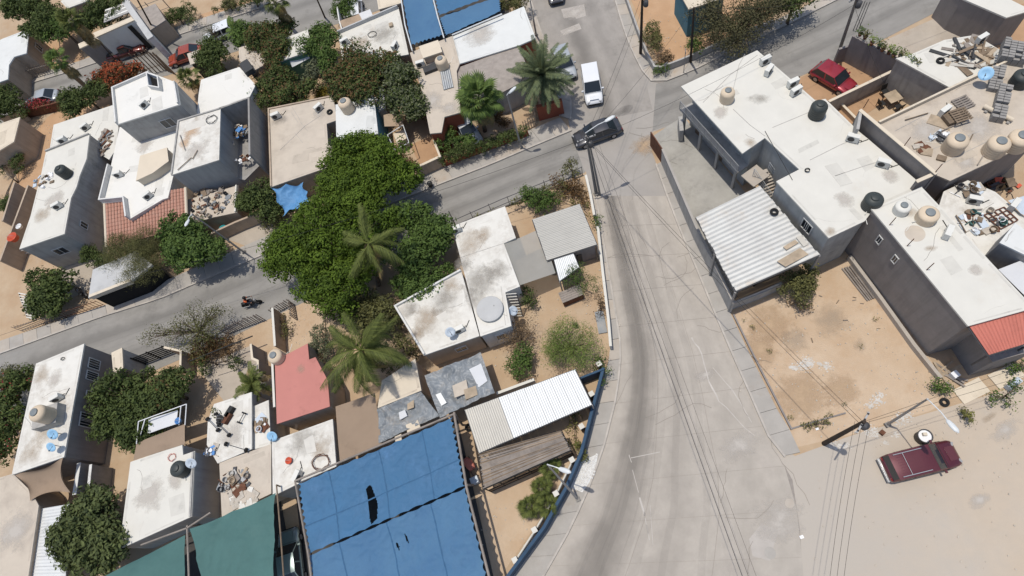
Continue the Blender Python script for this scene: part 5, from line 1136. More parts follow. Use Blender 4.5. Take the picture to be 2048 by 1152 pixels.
def car(label, front, rear, paint, L=4.4, Wd=1.78, Hh=1.5, kind='sedan', rack=False, group='cars', name='parked_car', cat='car', z=0.02):
    f, r = P(*front, .5), P(*rear, .5); c = (f+r)/2
    t = thing(name, label, cat, (c.x, c.y, z), dirz(r, f), group)
    h = L/2; w = Wd/2; z0 = .22
    belt = {'sedan': .86, 'mpv': .92, 'suv': 1.02, 'hatch': .88, 'pickup': .98}[kind]; hood = belt-.10
    st = [(-h, .42, belt-.14, w*.80), (-h+.10, .30, belt-.04, w*.93), (-h+.5, z0, belt, w), (-.2*L, z0, belt+.01, w), (.1*L, z0, belt, w), (h*.55, z0, hood+.04, w*.99), (h-.35, z0+.02, hood-.06, w*.95), (h-.10, .28, hood-.2, w*.86), (h, .38, hood-.32, w*.70)]
    if kind == 'pickup': st = [(-h, .42, belt-.03, w*.95), (-h+.1, .32, belt, w), (0, z0+.05, belt, w)]+st[4:]
    loft(st, 16, 4.0).build('body', paint, t, True, off=(0, 0, 0))
    G = {'sedan': (-.40, .24, -.22, .07, .66), 'mpv': (-.485, .26, -.43, .09, .74), 'suv': (-.478, .25, -.448, .09, .80), 'hatch': (-.46, .23, -.36, .07, .72), 'pickup': (-.12, .24, -.08, .10, .72)}[kind]
    xb0, xb1, xt0, xt1, tw = [v*L for v in G[:4]]+[G[4]*w*1.14]; bw = w*.93; zt = Hh-.05
    B = [Vector((xb0, -bw, belt-.02)), Vector((xb1, -bw, belt-.02)), Vector((xb1, bw, belt-.02)), Vector((xb0, bw, belt-.02))]
    T = [Vector((xt0, -tw, zt)), Vector((xt1, -tw, zt)), Vector((xt1, tw, zt)), Vector((xt0, tw, zt))]
    bm = MB(); bm.add(B+T, [(4, 5, 6, 7), (0, 1, 5, 4), (1, 2, 6, 5), (2, 3, 7, 6), (3, 0, 4, 7)]); bm.build('cabin', paint, t, off=(0, 0, 0))
    bm = MB(); vs = []                       # crowned roof panel
    for i in range(7):
        for j in range(7):
            u, v = i/6, j/6; p = T[0].lerp(T[1], u).lerp(T[3].lerp(T[2], u), v); vs.append((p.x*1.01, p.y*1.01, zt+.005+.055*(1-(2*u-1)**4)*(1-(2*v-1)**4)))
    bm.add(vs, [(i*7+j, (i+1)*7+j, (i+1)*7+j+1, i*7+j+1) for i in range(6) for j in range(6)]); bm.build('roof_panel', paint, t, True, off=(0, 0, 0))
    def glass(nm, a, b, c_, d, ins=.07):
        q = [a, b, c_, d]; m = (a+b+c_+d)/4; n = (b-a).cross(d-a).normalized()
        if n.dot(m-Vector((0, 0, belt*.6))) < 0: n = -n
        q = [p.lerp(m, ins)+n*.008 for p in q]; bm = MB(); bm.add(q, [(0, 1, 2, 3)]); bm.build(nm, 'glass', t, off=(0, 0, 0))
    glass('windshield', B[1], B[2], T[2], T[1], .05); glass('rear_window', B[3], B[0], T[0], T[3], .09)
    for s in (0, 1):
        a, b, d, e = (B[0], B[1], T[1], T[0]) if s == 0 else (B[3], B[2], T[2], T[3])
        am, dm_ = a.lerp(b, .5), e.lerp(d, .5)
        glass('side_window', a, am, dm_, e, .1); glass('side_window', am, b, d, dm_, .1)
    seamc = MB()
    for sx in (xb1+.05, ): seamc.box((sx+.04, 0, belt+.004), (.015, Wd*.86, .012))
    for sy in (-1, 1):
        for fx in (-.18, .06, .24): seamc.box((fx*L, sy*(w-.002), (belt+.3)/2), (.014, .012, belt-.36))
        seamc.box((0, sy*(w+.004), belt*.72), (L*.6, .012, .035))
    seamc.build('panel_gap', 'black', t, off=(0, 0, 0))
    bm = MB(); bm.box((h*.78, 0, hood+.012), (.5, Wd*.5, .01)); bm.build('bonnet_crease', paint, t, off=(0, 0, 0))
    if kind == 'pickup':
        bd = MB(); bd.box((-.31*L, 0, belt+.004), (.33*L, Wd*.78, .012)); bd.build('bed', 'dark_frame', t, off=(0, 0, 0))
    R = Matrix.Rotation(math.pi/2, 3, 'X')
    for sx in (-.30, .31):
        for sy in (-1, 1):
            ty = MB(); q = MB(); q.lathe([(.2, -.1), (.31, -.1), (.33, -.06), (.33, .06), (.31, .1), (.2, .1)], 18)
            ty.add([R @ Vector(v)+Vector((sx*L, sy*(w-.1), .33)) for v in q.v], q.f); wo_ = ty.build('wheel', 'rubber', t, True, off=(0, 0, 0))
            rm = MB(); q = MB(); q.lathe([(.2, -.105), (.18, .0), (.2, .105)], 12); rm.add([R @ Vector(v)+Vector((sx*L, sy*(w-.1), .33)) for v in q.v], q.f); rm.build('rim', 'rim', wo_, off=(0, 0, 0))
    for sy in (-1, 1):
        bm = MB(); bm.box((h-.13, sy*w*.60, hood-.22), (.13, .26, .12), -sy*.45); bm.build('headlight', 'lightglass', t, off=(0, 0, 0))
        bm = MB(); bm.box((-h+.045, sy*w*.74, belt-.2), (.09, .2, .2), 0); bm.build('taillight', 'taillight', t, off=(0, 0, 0))
        bm = MB(); bm.box((xb1-.25, sy*(w+.08), belt+.07), (.12, .2, .13)); bm.build('mirror', paint, t, off=(0, 0, 0))
    bm = MB(); bm.box((-h-.02, 0, .45), (.12, Wd*.86, .18)); bm.build('bumper', 'p_silver' if rack else 'black', t, off=(0, 0, 0))
    bm = MB(); bm.box((h-.06, 0, .42), (.14, Wd*.7, .16)); bm.build('grille', 'black', t, off=(0, 0, 0))
    if rack:
        for sy in (-1, 1): bm = MB(); bm.tube((xt0+.2, sy*tw*.85, zt+.11), (xt1-.5, sy*tw*.85, zt+.11), .025); bm.build('roof_rail', 'p_silver', t, off=(0, 0, 0))
        bm = MB(); bm.tube((xt0+.8, -tw*.85, zt+.12), (xt0+.8, tw*.85, zt+.12), .014); bm.build('roof_bar', 'p_silver', t, off=(0, 0, 0))
        for k in range(7): bm = MB(); bm.box(((xt0+xt1)/2-.25, -tw*.6+k*tw*.2, zt+.058), ((xt1-xt0)*.55, .03, .012)); bm.build('roof_strip', 'p_maroon', t, off=(0, 0, 0))
    return t
car('white people carrier driving down the north road towards the junction', (1189, 205), (1179, 141), 'p_white', 4.4, 1.75, 1.65, 'mpv', name='moving_car')
car('dark grey sedan turning into the side street at the junction', (1154, 281), (1233, 252), 'p_grey', 4.5, 1.8, 1.47, 'sedan', name='moving_car')
car('metallic red hatchback parked in the walled driveway', (1700, 178), (1636, 140), 'p_red', 4.0, 1.72, 1.48, 'hatch')
car('maroon four-wheel drive with roof rails parked on the dusty road', (1918, 903), (1762, 942), 'p_maroon', 4.75, 1.82, 1.72, 'suv', rack=True)
car('silver car parked under the date palm on the north road', (1137, 150), (1119, 105), 'p_silver', 4.3, 1.75, 1.5, 'hatch')
car('white pickup parked in the yard at the top edge', (711, 8), (713, 40), 'p_white', 4.2, 1.7, 1.6, 'mpv')
car('dark red pickup parked in front of the modern white house', (288, 92), (222, 112), 'p_rust', 4.9, 1.85, 1.7, 'pickup')
car('orange-red car half under the pale awning on the back street', (343, 122), (400, 102), 'p_orange', 4.5, 1.8, 1.45, 'sedan')
car('silver car behind the pink flowering hedge on the back street', (62, 206), (110, 192), 'p_silver', 4.4, 1.75, 1.45, 'sedan')
car('white car behind the dry bush on the back street', (415, 78), (465, 58), 'p_white', 4.3, 1.75, 1.5, 'hatch')
car('dark car cut by the top edge on the north road', (1112, -6), (1106, -40), 'p_grey', 4.4, 1.75, 1.5, 'hatch')
car('pale silver car under the fan palm behind the hedge', (944, 275), (922, 245), 'p_silver', 4.3, 1.75, 1.5, 'sedan')
car('pale green car parked between the green and blue shade cloths', (578, 1075), (588, 1165), 'p_green', 4.5, 1.8, 1.5, 'sedan')
house('pale flat awning roof over the orange-red car', [(376, 108), (398, 100), (407, 118), (382, 128)], 2.4, 'dark_frame', 'beige_roof', cat='awning', name='awning', slab=0.08, over=.1)
# ---------------------------------------------------------------- motorcyclist
mc = P(508, 610, 0.02); mf = P(526, 602, .5); mrz = dirz(P(490, 612, .5), mf)
t = thing('motorcycle', 'black motorcycle ridden along the side street', 'motorcycle', mc, mrz); R = Matrix.Rotation(math.pi/2, 3, 'X')
for x in (-.68, .68):
    q = MB(); q.lathe([(.24, -.05), (.31, -.055), (.33, 0), (.31, .055), (.24, .05)], 20); w_ = MB(); w_.add([R @ Vector(v)+Vector((x, 0, .33)) for v in q.v], q.f); wo_ = w_.build('wheel', 'rubber', t, True, off=(0, 0, 0))
    q = MB(); q.lathe([(.05, -.06), (.06, 0), (.05, .06)], 10); r_ = MB(); r_.add([R @ Vector(v)+Vector((x, 0, .33)) for v in q.v], q.f)
    for k in range(6): a = k*math.pi/3; r_.tube((x, 0, .33), (x+.25*math.cos(a), 0, .33+.25*math.sin(a)), .012)
    r_.build('rim', 'rim', wo_, off=(0, 0, 0))
loft([(-.12, .70, .80, .08), (0, .72, .98, .15), (.22, .74, 1.0, .16), (.36, .74, .92, .09)], 12, 2.4).build('fuel_tank', 'p_grey', t, True, off=(0, 0, 0))
loft([(-.78, .76, .84, .08), (-.55, .74, .83, .14), (-.2, .70, .80, .15), (-.08, .70, .80, .10)], 10, 3).build('seat', 'black', t, True, off=(0, 0, 0))
MB().box((.05, 0, .45), (.42, .28, .36)).build('engine', 'darksteel', t, off=(0, 0, 0))
bm = MB(); bm.path([(.68, .1, .33), (.48, .1, .95)], .03); bm.path([(.68, -.1, .33), (.48, -.1, .95)], .03); bm.build('fork', 'steel', t, off=(0, 0, 0))
bm = MB(); bm.path([(.36, .38, 1.06), (.47, .2, 1.03), (.47, -.2, 1.03), (.36, -.38, 1.06)], .02); bm.build('handlebar', 'black', t, off=(0, 0, 0))
bm = MB(); bm.path([(.45, 0, .92), (.0, 0, .66), (-.5, 0, .7), (-.68, 0, .33), (.0, 0, .3)], .035); bm.build('frame', 'black', t, off=(0, 0, 0))
bm = MB(); bm.path([(-.1, -.17, .3), (-.8, -.2, .36)], .045); bm.build('exhaust', 'steel', t, off=(0, 0, 0)); MB().box((.6, 0, .9), (.12, .16, .16)).build('headlight', 'lightglass', t, off=(0, 0, 0))
def skin_figure(name, joints, edges, m, parent, root=0):
    me = bpy.data.meshes.new(name); me.from_pydata([j[0] for j in joints], edges, []); me.update()
    o = link(name, me, m, parent); sk = o.modifiers.new('skin', 'SKIN')
    for i, j in enumerate(joints): me.skin_vertices[0].data[i].radius = (j[1], j[1]*(j[2] if len(j) > 2 else 1))
    me.skin_vertices[0].data[root].use_root = True
    sk.use_smooth_shade = True; o.modifiers.new('sub', 'SUBSURF').levels = 2; o.modifiers['sub'].render_levels = 2; return o
rp = thing('person', 'person in an orange shirt and black helmet riding the motorcycle', 'person', mc, mrz)
J = [((-.28, 0, .92), .16), ((-.2, 0, 1.12), .15), ((-.08, 0, 1.36), .17), ((0, 0, 1.46), .075), ((.04, 0, 1.54), .07), ((.06, 0, 1.66), .10),
     ((-.06, .2, 1.38), .07), ((.1, .3, 1.16), .05), ((.32, .34, 1.09), .038), ((-.06, -.2, 1.38), .07), ((.1, -.3, 1.16), .05), ((.32, -.34, 1.09), .038),
     ((-.2, .13, .86), .11), ((.2, .22, .80), .08), ((-.02, .22, .42), .055), ((-.06, .22, .30), .045), ((.1, .23, .27), .04), ((-.2, -.13, .86), .11), ((.2, -.22, .80), .08), ((-.02, -.22, .42), .055), ((-.06, -.22, .30), .045), ((.1, -.23, .27), .04)]
Ed = [(0, 1), (1, 2), (2, 3), (3, 4), (4, 5), (2, 6), (6, 7), (7, 8), (2, 9), (9, 10), (10, 11), (0, 12), (12, 13), (13, 14), (14, 15), (15, 16), (0, 17), (17, 18), (18, 19), (19, 20), (20, 21)]
skin_figure('body', J, Ed, 'jeans', rp)
skin_figure('shirt', [((-.27, 0, .95), .175), ((-.19, 0, 1.14), .17), ((-.07, 0, 1.36), .185), ((-.05, .2, 1.38), .085), ((.06, .27, 1.22), .07), ((-.05, -.2, 1.38), .085), ((.06, -.27, 1.22), .07)], [(0, 1), (1, 2), (2, 3), (3, 4), (2, 5), (5, 6)], 'orange', rp)
bm = MB(); bm.lathe([(.02, -.15), (.12, -.13), (.155, -.03), (.15, .06), (.10, .13), (.02, .155)], 16, (.06, 0, 1.68)); bm.build('helmet', 'black', rp, True, off=(0, 0, 0))
bm = MB(); bm.box((.19, 0, 1.67), (.05, .2, .09)); bm.build('visor', 'glass', rp, off=(0, 0, 0))
for s in (1, -1):
    hj = [((.32, .34*s, 1.09), .035), ((.36, .35*s, 1.08), .032), ((.41, .34*s, 1.07), .028)]; he = [(0, 1), (1, 2)]
    for k in range(4): b0 = len(hj); hj += [((.42+.0*k, (.30+.027*k)*s, 1.08), .011), ((.43, (.30+.027*k)*s, 1.04), .010)]; he += [(2, b0), (b0, b0+1)]
    hj += [((.38, .30*s, 1.05), .011)]; he += [(1, len(hj)-1)]
    skin_figure('hand', hj, he, 'skin', rp)
# parked motorcycle in the tan driveway on the left (dark, simple parts)
pm = P(169, 588, .02); t2 = thing('motorcycle', 'dark motorcycle parked beside the grey garage canopy', 'motorcycle', pm, 2.4)
for ch in bpy.data.objects['motorcycle'].children:
    c_ = ch.copy(); COL.objects.link(c_); c_.parent = t2
    for g in ch.children: d_ = g.copy(); COL.objects.link(d_); d_.parent = c_
# ---------------------------------------------------------------- vegetation
def leafmesh(name, C, size, rs, up=0.6, asp=0.5, G=None, K=None):
    """C: (n,3) leaf centres -> one mesh of bent diamond leaves with a random tint each"""
    n = len(C); N = rs.normal(size=(n, 3))*.55; N[:, 2] = np.abs(N[:, 2])+up
    if G is not None: N[:] += G*1.1
    N[:, 2] = np.maximum(N[:, 2], .05); N /= np.linalg.norm(N, axis=1)[:, None]
    A = rs.normal(size=(n, 3)); A -= (A*N).sum(1)[:, None]*N; A /= np.linalg.norm(A, axis=1)[:, None]; Bv = np.cross(N, A)
    s = size*rs.uniform(.6, 1.35, n)[:, None]
    v = np.stack([C-A*s, C+Bv*s*asp-N*s*.12, C+A*s-N*s*.25, C-Bv*s*asp-N*s*.12], 1).reshape(-1, 3)
    me = bpy.data.meshes.new(name); me.vertices.add(4*n); me.vertices.foreach_set('co', v.ravel().astype(np.float32))
    me.loops.add(4*n); me.loops.foreach_set('vertex_index', np.arange(4*n, dtype=np.int32))
    me.polygons.add(n); me.polygons.foreach_set('loop_start', np.arange(0, 4*n, 4, dtype=np.int32)); me.update(calc_edges=True)
    at = me.attributes.new('tint', 'FLOAT', 'POINT'); t = np.repeat(np.clip((rs.beta(1.6, 1.6, n) if K is None else .45*rs.rand(n)+.55*K), 0, 1), 4); at.data.foreach_set('value', t.astype(np.float32))
    return me
def crown_pts(lobes, spacing, per, cr, rs, low=-0.35):
    out = []
    for (c, rx, ry, rz) in lobes:
        k = max(5, int(4*math.pi*((rx+ry)/2)**2*.62/spacing**2)); d = rs.normal(size=(k*3, 3)); d /= np.linalg.norm(d, axis=1)[:, None]; d = d[d[:, 2] > low][:k]
        rad = rs.uniform(.62, 1.06, len(d))[:, None]; cc = np.array(c)+d*rad*np.array([rx, ry, rz])
        inner = np.array(c)+rs.normal(size=(k//4, 3))*np.array([rx, ry, rz])*.35; cc = np.concatenate([cc, inner])
        ok = rs.rand(len(cc)) > .10; cc = cc[ok]; kk = rs.beta(1.1, 1.1, len(cc)); m = rs.poisson(per*rs.uniform(.45, 1.5, len(cc))); idx = np.repeat(np.arange(len(cc)), m); g = rs.normal(size=(len(idx), 3)); g *= (np.minimum(np.linalg.norm(g, axis=1), 1.7)/np.linalg.norm(g, axis=1))[:, None]; csz = rs.uniform(.7, 1.35, len(cc))[idx][:, None]; out.append(np.concatenate([cc[idx]+g*np.array([cr, cr, cr*.75])*csz, g, kk[idx][:, None]], 1))
    return np.concatenate(out)
def tree(label, lobes, h, m='leaf_mid', leaf=.13, spacing=.62, per=24, cr=.27, flat=.62, cat='tree', name='tree', group=None, seed=1, trunk=True, second=None, up=.6, base=None, asp=.5):
    """lobes: (px, py, r_px[, dz]) seen from the air at crown height h"""
    rs = np.random.RandomState(seed); L = []
    for l in lobes:
        x, y, r = l[:3]; z = h*.68+(l[3] if len(l) > 3 else 0); c = P(x, y, z); k = r/PPM(x, y)*(CAM_H-z)/CAM_H*(.82 if (y < 215 and x < 680) else 1.0); 
        for s_ in range(3 if k > .9 else 1):
            f_ = rs.uniform(.62, .88) if k > .9 else 1.0; o_ = rs.normal(size=3)*k*(.34 if k > .9 else 0); kz = k*f_*rs.uniform(.85, 1.15)
            L.append((c+Vector((o_[0], o_[1], o_[2]*.5)), kz, k*f_*rs.uniform(.85, 1.15), min(kz*flat+.15, h*.42)))
    c = L[0][0]*0
    wsum = 0
    for q in L: c = c+q[0]*q[1]; wsum += q[1]
    c = c/wsum; b = Vector((c.x, c.y, 0)) if base is None else P(*base)
    t = thing(name, label, cat, b, group=group)
    C = crown_pts([((q[0]-b), q[1], q[2], q[3]) for q in L], spacing, per, cr, rs); G = C[:, 3:6]; KK = C[:, 6]; C = C[:, :3]; C[:, 2] = np.maximum(C[:, 2], .08)
    link('crown', leafmesh('crown', C, leaf, rs, up*.5, asp, G, KK), m, t)
    if second:
        sel = C[rs.rand(len(C)) < second[1]]; sel = sel[sel[:, 2] > h*.45]+rs.normal(size=(1, 3))*.05; sel[:, 2] += .1
        link(second[2] if len(second) > 2 else 'blossom', leafmesh('blossom', sel, leaf*1.1, rs, up), second[0], t)
    if trunk:
        tb = MB(); th = h*.42; r0 = .07+.022*h; tb.tube((0, 0, 0), (.05, .05, th), r0, r0*.7, 9); top = Vector((.05, .05, th))
        lo = t; to = tb.build('trunk', 'bark', t, True, off=(0, 0, 0)); lb = MB()
        for q in L:
            e = q[0]-b; mid = top.lerp(e, .55)+Vector((0, 0, .25)); lb.tube(top, mid, r0*.5, r0*.33, 7); lb.tube(mid, e+Vector((0, 0, q[3]*.4)), r0*.33, r0*.1, 6)
            for k in range(4): a = rs.uniform(0, 6.28); lb.tube(mid, e+Vector((math.cos(a)*q[1]*.7, math.sin(a)*q[1]*.7, q[3]*.3)), r0*.2, r0*.06, 5)
        lb.build('limbs', 'bark', t, True, off=(0, 0, 0))
    return t
def bush(label, lobes, h, m='leaf_mid', **kw):
    kw.setdefault('cat', 'shrub'); kw.setdefault('name', 'shrub'); kw.setdefault('leaf', .085); kw.setdefault('spacing', .42); kw.setdefault('cr', .18); kw.setdefault('per', 20)
    return tree(label, lobes, h, m, **kw)
MG = dict(leaf=.13, spacing=.82, per=58, cr=.34)
tree('large dark green mango tree on the far side of the side street', [(735, 310, 55), (690, 335, 48), (790, 330, 50), (660, 370, 38), (740, 360, 60), (815, 355, 30), (700, 385, 40)], 6.0, 'leaf_mango', seed=1, base=(740, 372), **MG)
tree('large dark green mango tree overhanging the near side of the side street', [(600, 490, 55), (660, 440, 60), (730, 430, 50), (650, 510, 65), (700, 480, 60), (640, 585, 46), (770, 425, 30), (690, 545, 50), (575, 500, 34), (660, 605, 34)], 6.5, 'leaf_mango', seed=2, base=(690, 560), **MG)
tree('round fresh green tree between the mango and the corner-plot house', [(840, 450, 42), (870, 480, 45), (830, 490, 38), (890, 470, 28)], 5.0, 'leaf_mid', seed=3, leaf=.14, spacing=.6, per=30)
tree('bright green low tree behind the stained flat roof', [(825, 555, 34), (862, 560, 24), (835, 585, 26), (870, 582, 18)], 3.8, 'leaf_mid', seed=4, leaf=.12, spacing=.5, per=30)
tree('olive scrub tree between the two coconut palms', [(730, 605, 35), (770, 620, 32), (700, 625, 30), (745, 645, 30)], 3.2, 'leaf_olive', seed=5)
bush('grey-leaved shrub left of the lower coconut palm', [(655, 620, 18), (640, 665, 18), (635, 700, 20), (655, 720, 16)], 2.2, 'leaf_grey', seed=6)
bush('grey green shrub under the right fronds of the lower coconut palm', [(800, 690, 22), (825, 700, 16), (780, 730, 18)], 2.4, 'leaf_olive', seed=7)
tree('airy lime green tree in the corner plot yard', [(1140, 685, 36), (1110, 700, 24), (1170, 690, 30), (1150, 715, 28), (1120, 665, 20), (1190, 705, 16)], 3.2, 'leaf_lime', seed=8, leaf=.075, spacing=.5, per=38, cr=.3, asp=.22)
bush('dark green bush beside the lean-to on the corner plot', [(1160, 555, 24), (1175, 570, 20), (1140, 563, 14)], 2.4, 'leaf_mid', seed=9, leaf=.07, asp=.3)
bush('leafy dark bush at the lower end of the corner plot', [(1035, 715, 24), (1045, 740, 20), (1025, 735, 16)], 2.2, 'leaf_mid', seed=10)
tree('bare brown thorny shrub beside the corner-plot house', [(1035, 650, 28), (1050, 675, 26), (1020, 685, 22)], 2.4, 'leaf_dry', seed=11, leaf=.06, spacing=.55, per=14, cr=.25, cat='shrub', name='shrub')
bush('shaded shrub against the shade net on the corner plot', [(1055, 590, 14), (1062, 605, 12), (1050, 580, 10)], 1.8, 'leaf_dark', seed=12)
bush('dense green shrub at the north side of the corner plot', [(1080, 405, 24), (1065, 395, 18), (1100, 400, 18), (1050, 385, 14)], 2.0, 'leaf_mid', seed=13)
bush('light sapling at the sharp tip of the corner plot', [(1135, 337, 14), (1142, 328, 10), (1155, 345, 8)], 2.2, 'leaf_olive', seed=14, per=12)
bush('dry scrub along the wall inside the corner plot tip', [(1150, 375, 20), (1165, 395, 16), (1125, 372, 20)], 1.0, 'leaf_brown', seed=15, per=10)
bush('green bush growing through the corner plot wall', [(1192, 440, 9), (1197, 452, 7)], 1.2, 'leaf_mid', seed=16)
bush('purple-grey dead bush along the corner plot wall', [(1202, 600, 9), (1200, 615, 10), (1196, 628, 8)], 1.2, 'leaf_dry', seed=17, per=12)
bush('green shrub at the bend end of the corner plot', [(1195, 725, 12), (1212, 745, 9), (1206, 760, 7)], 1.4, 'leaf_mid', seed=18)
bush('grass tufts beside the dark blue wall near the cobbles', [(1163, 905, 8), (1168, 915, 6), (1155, 895, 7)], .9, 'grassy', seed=19)
bush('weeds in the sandy strip behind the shed lean-to', [(1145, 850, 12), (1150, 880, 10), (1152, 830, 8)], .6, 'grassy', seed=20, per=10)
tree('big-leaved tree over the corrugated roof bottom left', [(180, 1010, 44), (205, 1045, 48), (150, 1065, 40), (190, 1090, 48), (130, 1100, 26), (225, 1085, 28)], 4.6, 'leaf_broad', seed=21, leaf=.17, spacing=.6, per=26)
tree('dark dense tree right of the long narrow white house', [(240, 790, 40), (280, 800, 44), (225, 840, 36), (290, 840, 42), (335, 780, 34), (255, 865, 30)], 4.2, 'leaf_dark', seed=22, leaf=.14, spacing=.6, per=30)
tree('yellowish brown tree beside the dark dense tree', [(330, 775, 28), (350, 760, 22), (340, 800, 26)], 3.8, 'leaf_olive', seed=23, second=('leaf_brown', .25, 'dry_leaves'))
tree('dark bougainvillea mass at the left edge below the side street', [(15, 800, 34), (25, 845, 34), (5, 880, 28), (40, 770, 20)], 3.4, 'leaf_dark', seed=24, second=('leaf_pink', .02))
bush('olive bush at the left edge beside the side street', [(30, 755, 26), (55, 760, 18)], 2.0, 'leaf_olive', seed=25)
tree('dry airy tree leaning over the side street near the stick fence', [(395, 640, 36), (350, 660, 28), (430, 625, 26), (310, 665, 18), (420, 665, 30), (380, 685, 24)], 3.6, 'leaf_olive', seed=26, leaf=.07, spacing=.7, per=16, cr=.3)
bush('brown undergrowth below the dry airy tree', [(400, 705, 28), (440, 685, 20), (450, 705, 16)], 1.6, 'leaf_brown', seed=27, per=12)
tree('lush round green tree by the street lamp on the side street', [(370, 465, 36), (355, 490, 32), (395, 495, 36), (420, 500, 24), (375, 510, 34)], 4.4, 'leaf_mid', seed=28, leaf=.15, spacing=.58, per=30)
tree('feathery willow-like tree over the villa tiled porch', [(270, 500, 36), (245, 520, 32), (295, 520, 32), (285, 545, 28), (235, 500, 24)], 4.0, 'leaf_olive', seed=29, leaf=.06, spacing=.45, per=40, asp=.25)
tree('big-leaved low tree in the left yard of the side street', [(90, 575, 30), (75, 590, 24), (115, 560, 24), (100, 600, 22)], 3.0, 'leaf_dark', seed=30, leaf=.16)
bush('dark shrub between the long house and the villa', [(190, 505, 20), (205, 520, 16), (175, 515, 14)], 2.0, 'leaf_dark', seed=31)
tree('dark shaded tree between the scrap roof and the blue tarpaulin', [(515, 385, 30), (500, 400, 26), (530, 405, 28), (545, 370, 16)], 3.8, 'leaf_dark', seed=32)
bush('small green shrub on the pavement before the blue tarpaulin', [(560, 430, 18), (590, 425, 14), (540, 445, 16)], 1.8, 'leaf_olive', seed=33)
tree('grey green tree on the left of the beige roof', [(805, 165, 32), (820, 195, 34), (835, 220, 24), (785, 150, 24), (800, 205, 26)], 4.6, 'leaf_dark', seed=34, second=('leaf_grey', .3, 'pale_leaves'))
tree('green tree with a brown crown in front of the white parapet roof', [(725, 125, 34), (700, 150, 34), (750, 150, 34), (770, 115, 18), (730, 175, 34), (690, 175, 28)], 5.0, 'leaf_dark', seed=35, second=('leaf_brown', .18, 'dry_leaves'))
tree('tall green tree at the corner of the white parapet roof', [(640, 65, 26), (630, 90, 24), (655, 110, 24), (660, 85, 20), (650, 130, 20)], 5.0, 'leaf_mid', seed=36)
tree('grey shrub tree below the tall green tree', [(640, 140, 22), (625, 155, 18), (660, 150, 18)], 3.0, 'leaf_grey', seed=37)
tree('dark tree mass in the garden behind the grey-beige roof', [(560, 170, 30), (530, 165, 28), (600, 185, 26), (545, 195, 24), (620, 175, 20), (580, 200, 20)], 3.8, 'leaf_dark', seed=38, second=('leaf_brown', .08, 'dry_leaves'))
bush('yellow flowering shrub in the garden behind the grey-beige roof', [(650, 185, 16), (640, 192, 12)], 1.6, 'leaf_yellow', seed=39)
tree('dark tree with reddish tips on the back street corner', [(540, 65, 30), (520, 85, 26), (560, 95, 26), (575, 60, 22), (545, 115, 24)], 4.2, 'leaf_dark', seed=40, second=('leaf_brown', .25, 'dry_leaves'))
tree('dark tree beside the awning over the orange-red car', [(420, 95, 28), (435, 120, 26), (410, 115, 20), (445, 90, 20)], 3.8, 'leaf_dark', seed=41)
tree('pale dry bush in front of the white car on the back street', [(428, 62, 16), (415, 68, 10)], 3.0, 'leaf_grey', seed=42, leaf=.06, per=12)
tree('leafy tree between the palm and the white car', [(490, 60, 24), (480, 80, 18), (505, 85, 20)], 4.0, 'leaf_mid', seed=43)
tree('brown leafless tree in the garden behind the roof with the awning', [(520, 130, 22), (505, 150, 18), (530, 150, 20)], 3.4, 'leaf_dry', seed=44, leaf=.06, per=14)
bush('green shrub at the end of the white lower roof behind the block shell', [(468, 185, 14), (490, 178, 14), (505, 190, 14)], 3.6, 'leaf_mid', seed=45)
tree('dark tree mass behind the far left house at the top', [(60, 12, 32), (95, 40, 30), (35, 5, 26), (75, 60, 22)], 5.5, 'leaf_dark', seed=46, leaf=.15)
tree('green tree at the top left beside the big fan palm', [(115, 40, 24), (130, 60, 20), (100, 65, 18)], 5.0, 'leaf_mid', seed=47)
tree('dark tree behind the modern white house', [(210, 15, 26), (230, 30, 22), (190, 30, 24), (165, 45, 20)], 4.2, 'leaf_dark', seed=48)
tree('flame tree with orange red blossom on the back street', [(220, 150, 24), (245, 150, 24), (200, 160, 18), (268, 145, 16), (235, 168, 20)], 3.8, 'leaf_brown', seed=49, second=('leaf_red', .3))
tree('dark garden tree below the flame tree', [(160, 195, 28), (185, 185, 24), (145, 215, 20), (205, 180, 18)], 3.6, 'leaf_dark', seed=50)
bush('pink flowering hedge in front of the silver car on the back street', [(60, 215, 10), (78, 212, 10), (95, 210, 9), (48, 220, 8)], 1.4, 'leaf_brown', seed=51, second=('leaf_pink', .6))
tree('broad-leaved tree at the left edge on the back street', [(10, 200, 24), (20, 215, 18), (0, 225, 18)], 3.6, 'leaf_dark', seed=52)
bush('dark scrub by the parked things in the left dirt yard', [(20, 320, 16), (40, 330, 12), (10, 410, 16)], 1.6, 'leaf_dark', seed=53)
tree('broad sparse acacia over the cross street pavement', [(1450, 40, 44), (1490, 50, 40), (1520, 30, 36), (1440, 70, 30), (1480, 80, 28), (1420, 30, 26), (1550, 20, 26), (1500, 10, 36)], 4.6, 'leaf_acacia', seed=54, leaf=.085, spacing=.75, per=26, cr=.36)
bush('olive bush inside the north-east planter wall', [(1300, 70, 16), (1310, 85, 16), (1306, 55, 12)], 1.8, 'leaf_olive', seed=55)
bush('small dry shrub at the point of the north-east planter', [(1330, 112, 12), (1322, 122, 10), (1340, 118, 8)], 1.0, 'leaf_dry', seed=56)
bush('green ivy spilling over the north-east planter corner', [(1318, 138, 9), (1330, 136, 8)], 1.0, 'leaf_mid', seed=57)
bush('young tree at the foot of the pole before the blue house', [(1390, 80, 12), (1392, 95, 10), (1385, 90, 9)], 2.2, 'leaf_mid', seed=58)
tree('dark tree cut by the top edge at the end of the cross street', [(1585, 5, 24), (1565, 0, 18), (1610, -10, 24)], 4.0, 'leaf_dark', seed=59)
bush('olive green bush at the corner of the corrugated shed', [(1600, 555, 28), (1615, 575, 24), (1585, 580, 22), (1620, 545, 16), (1605, 595, 20)], 2.2, 'leaf_olive', seed=60, leaf=.09)
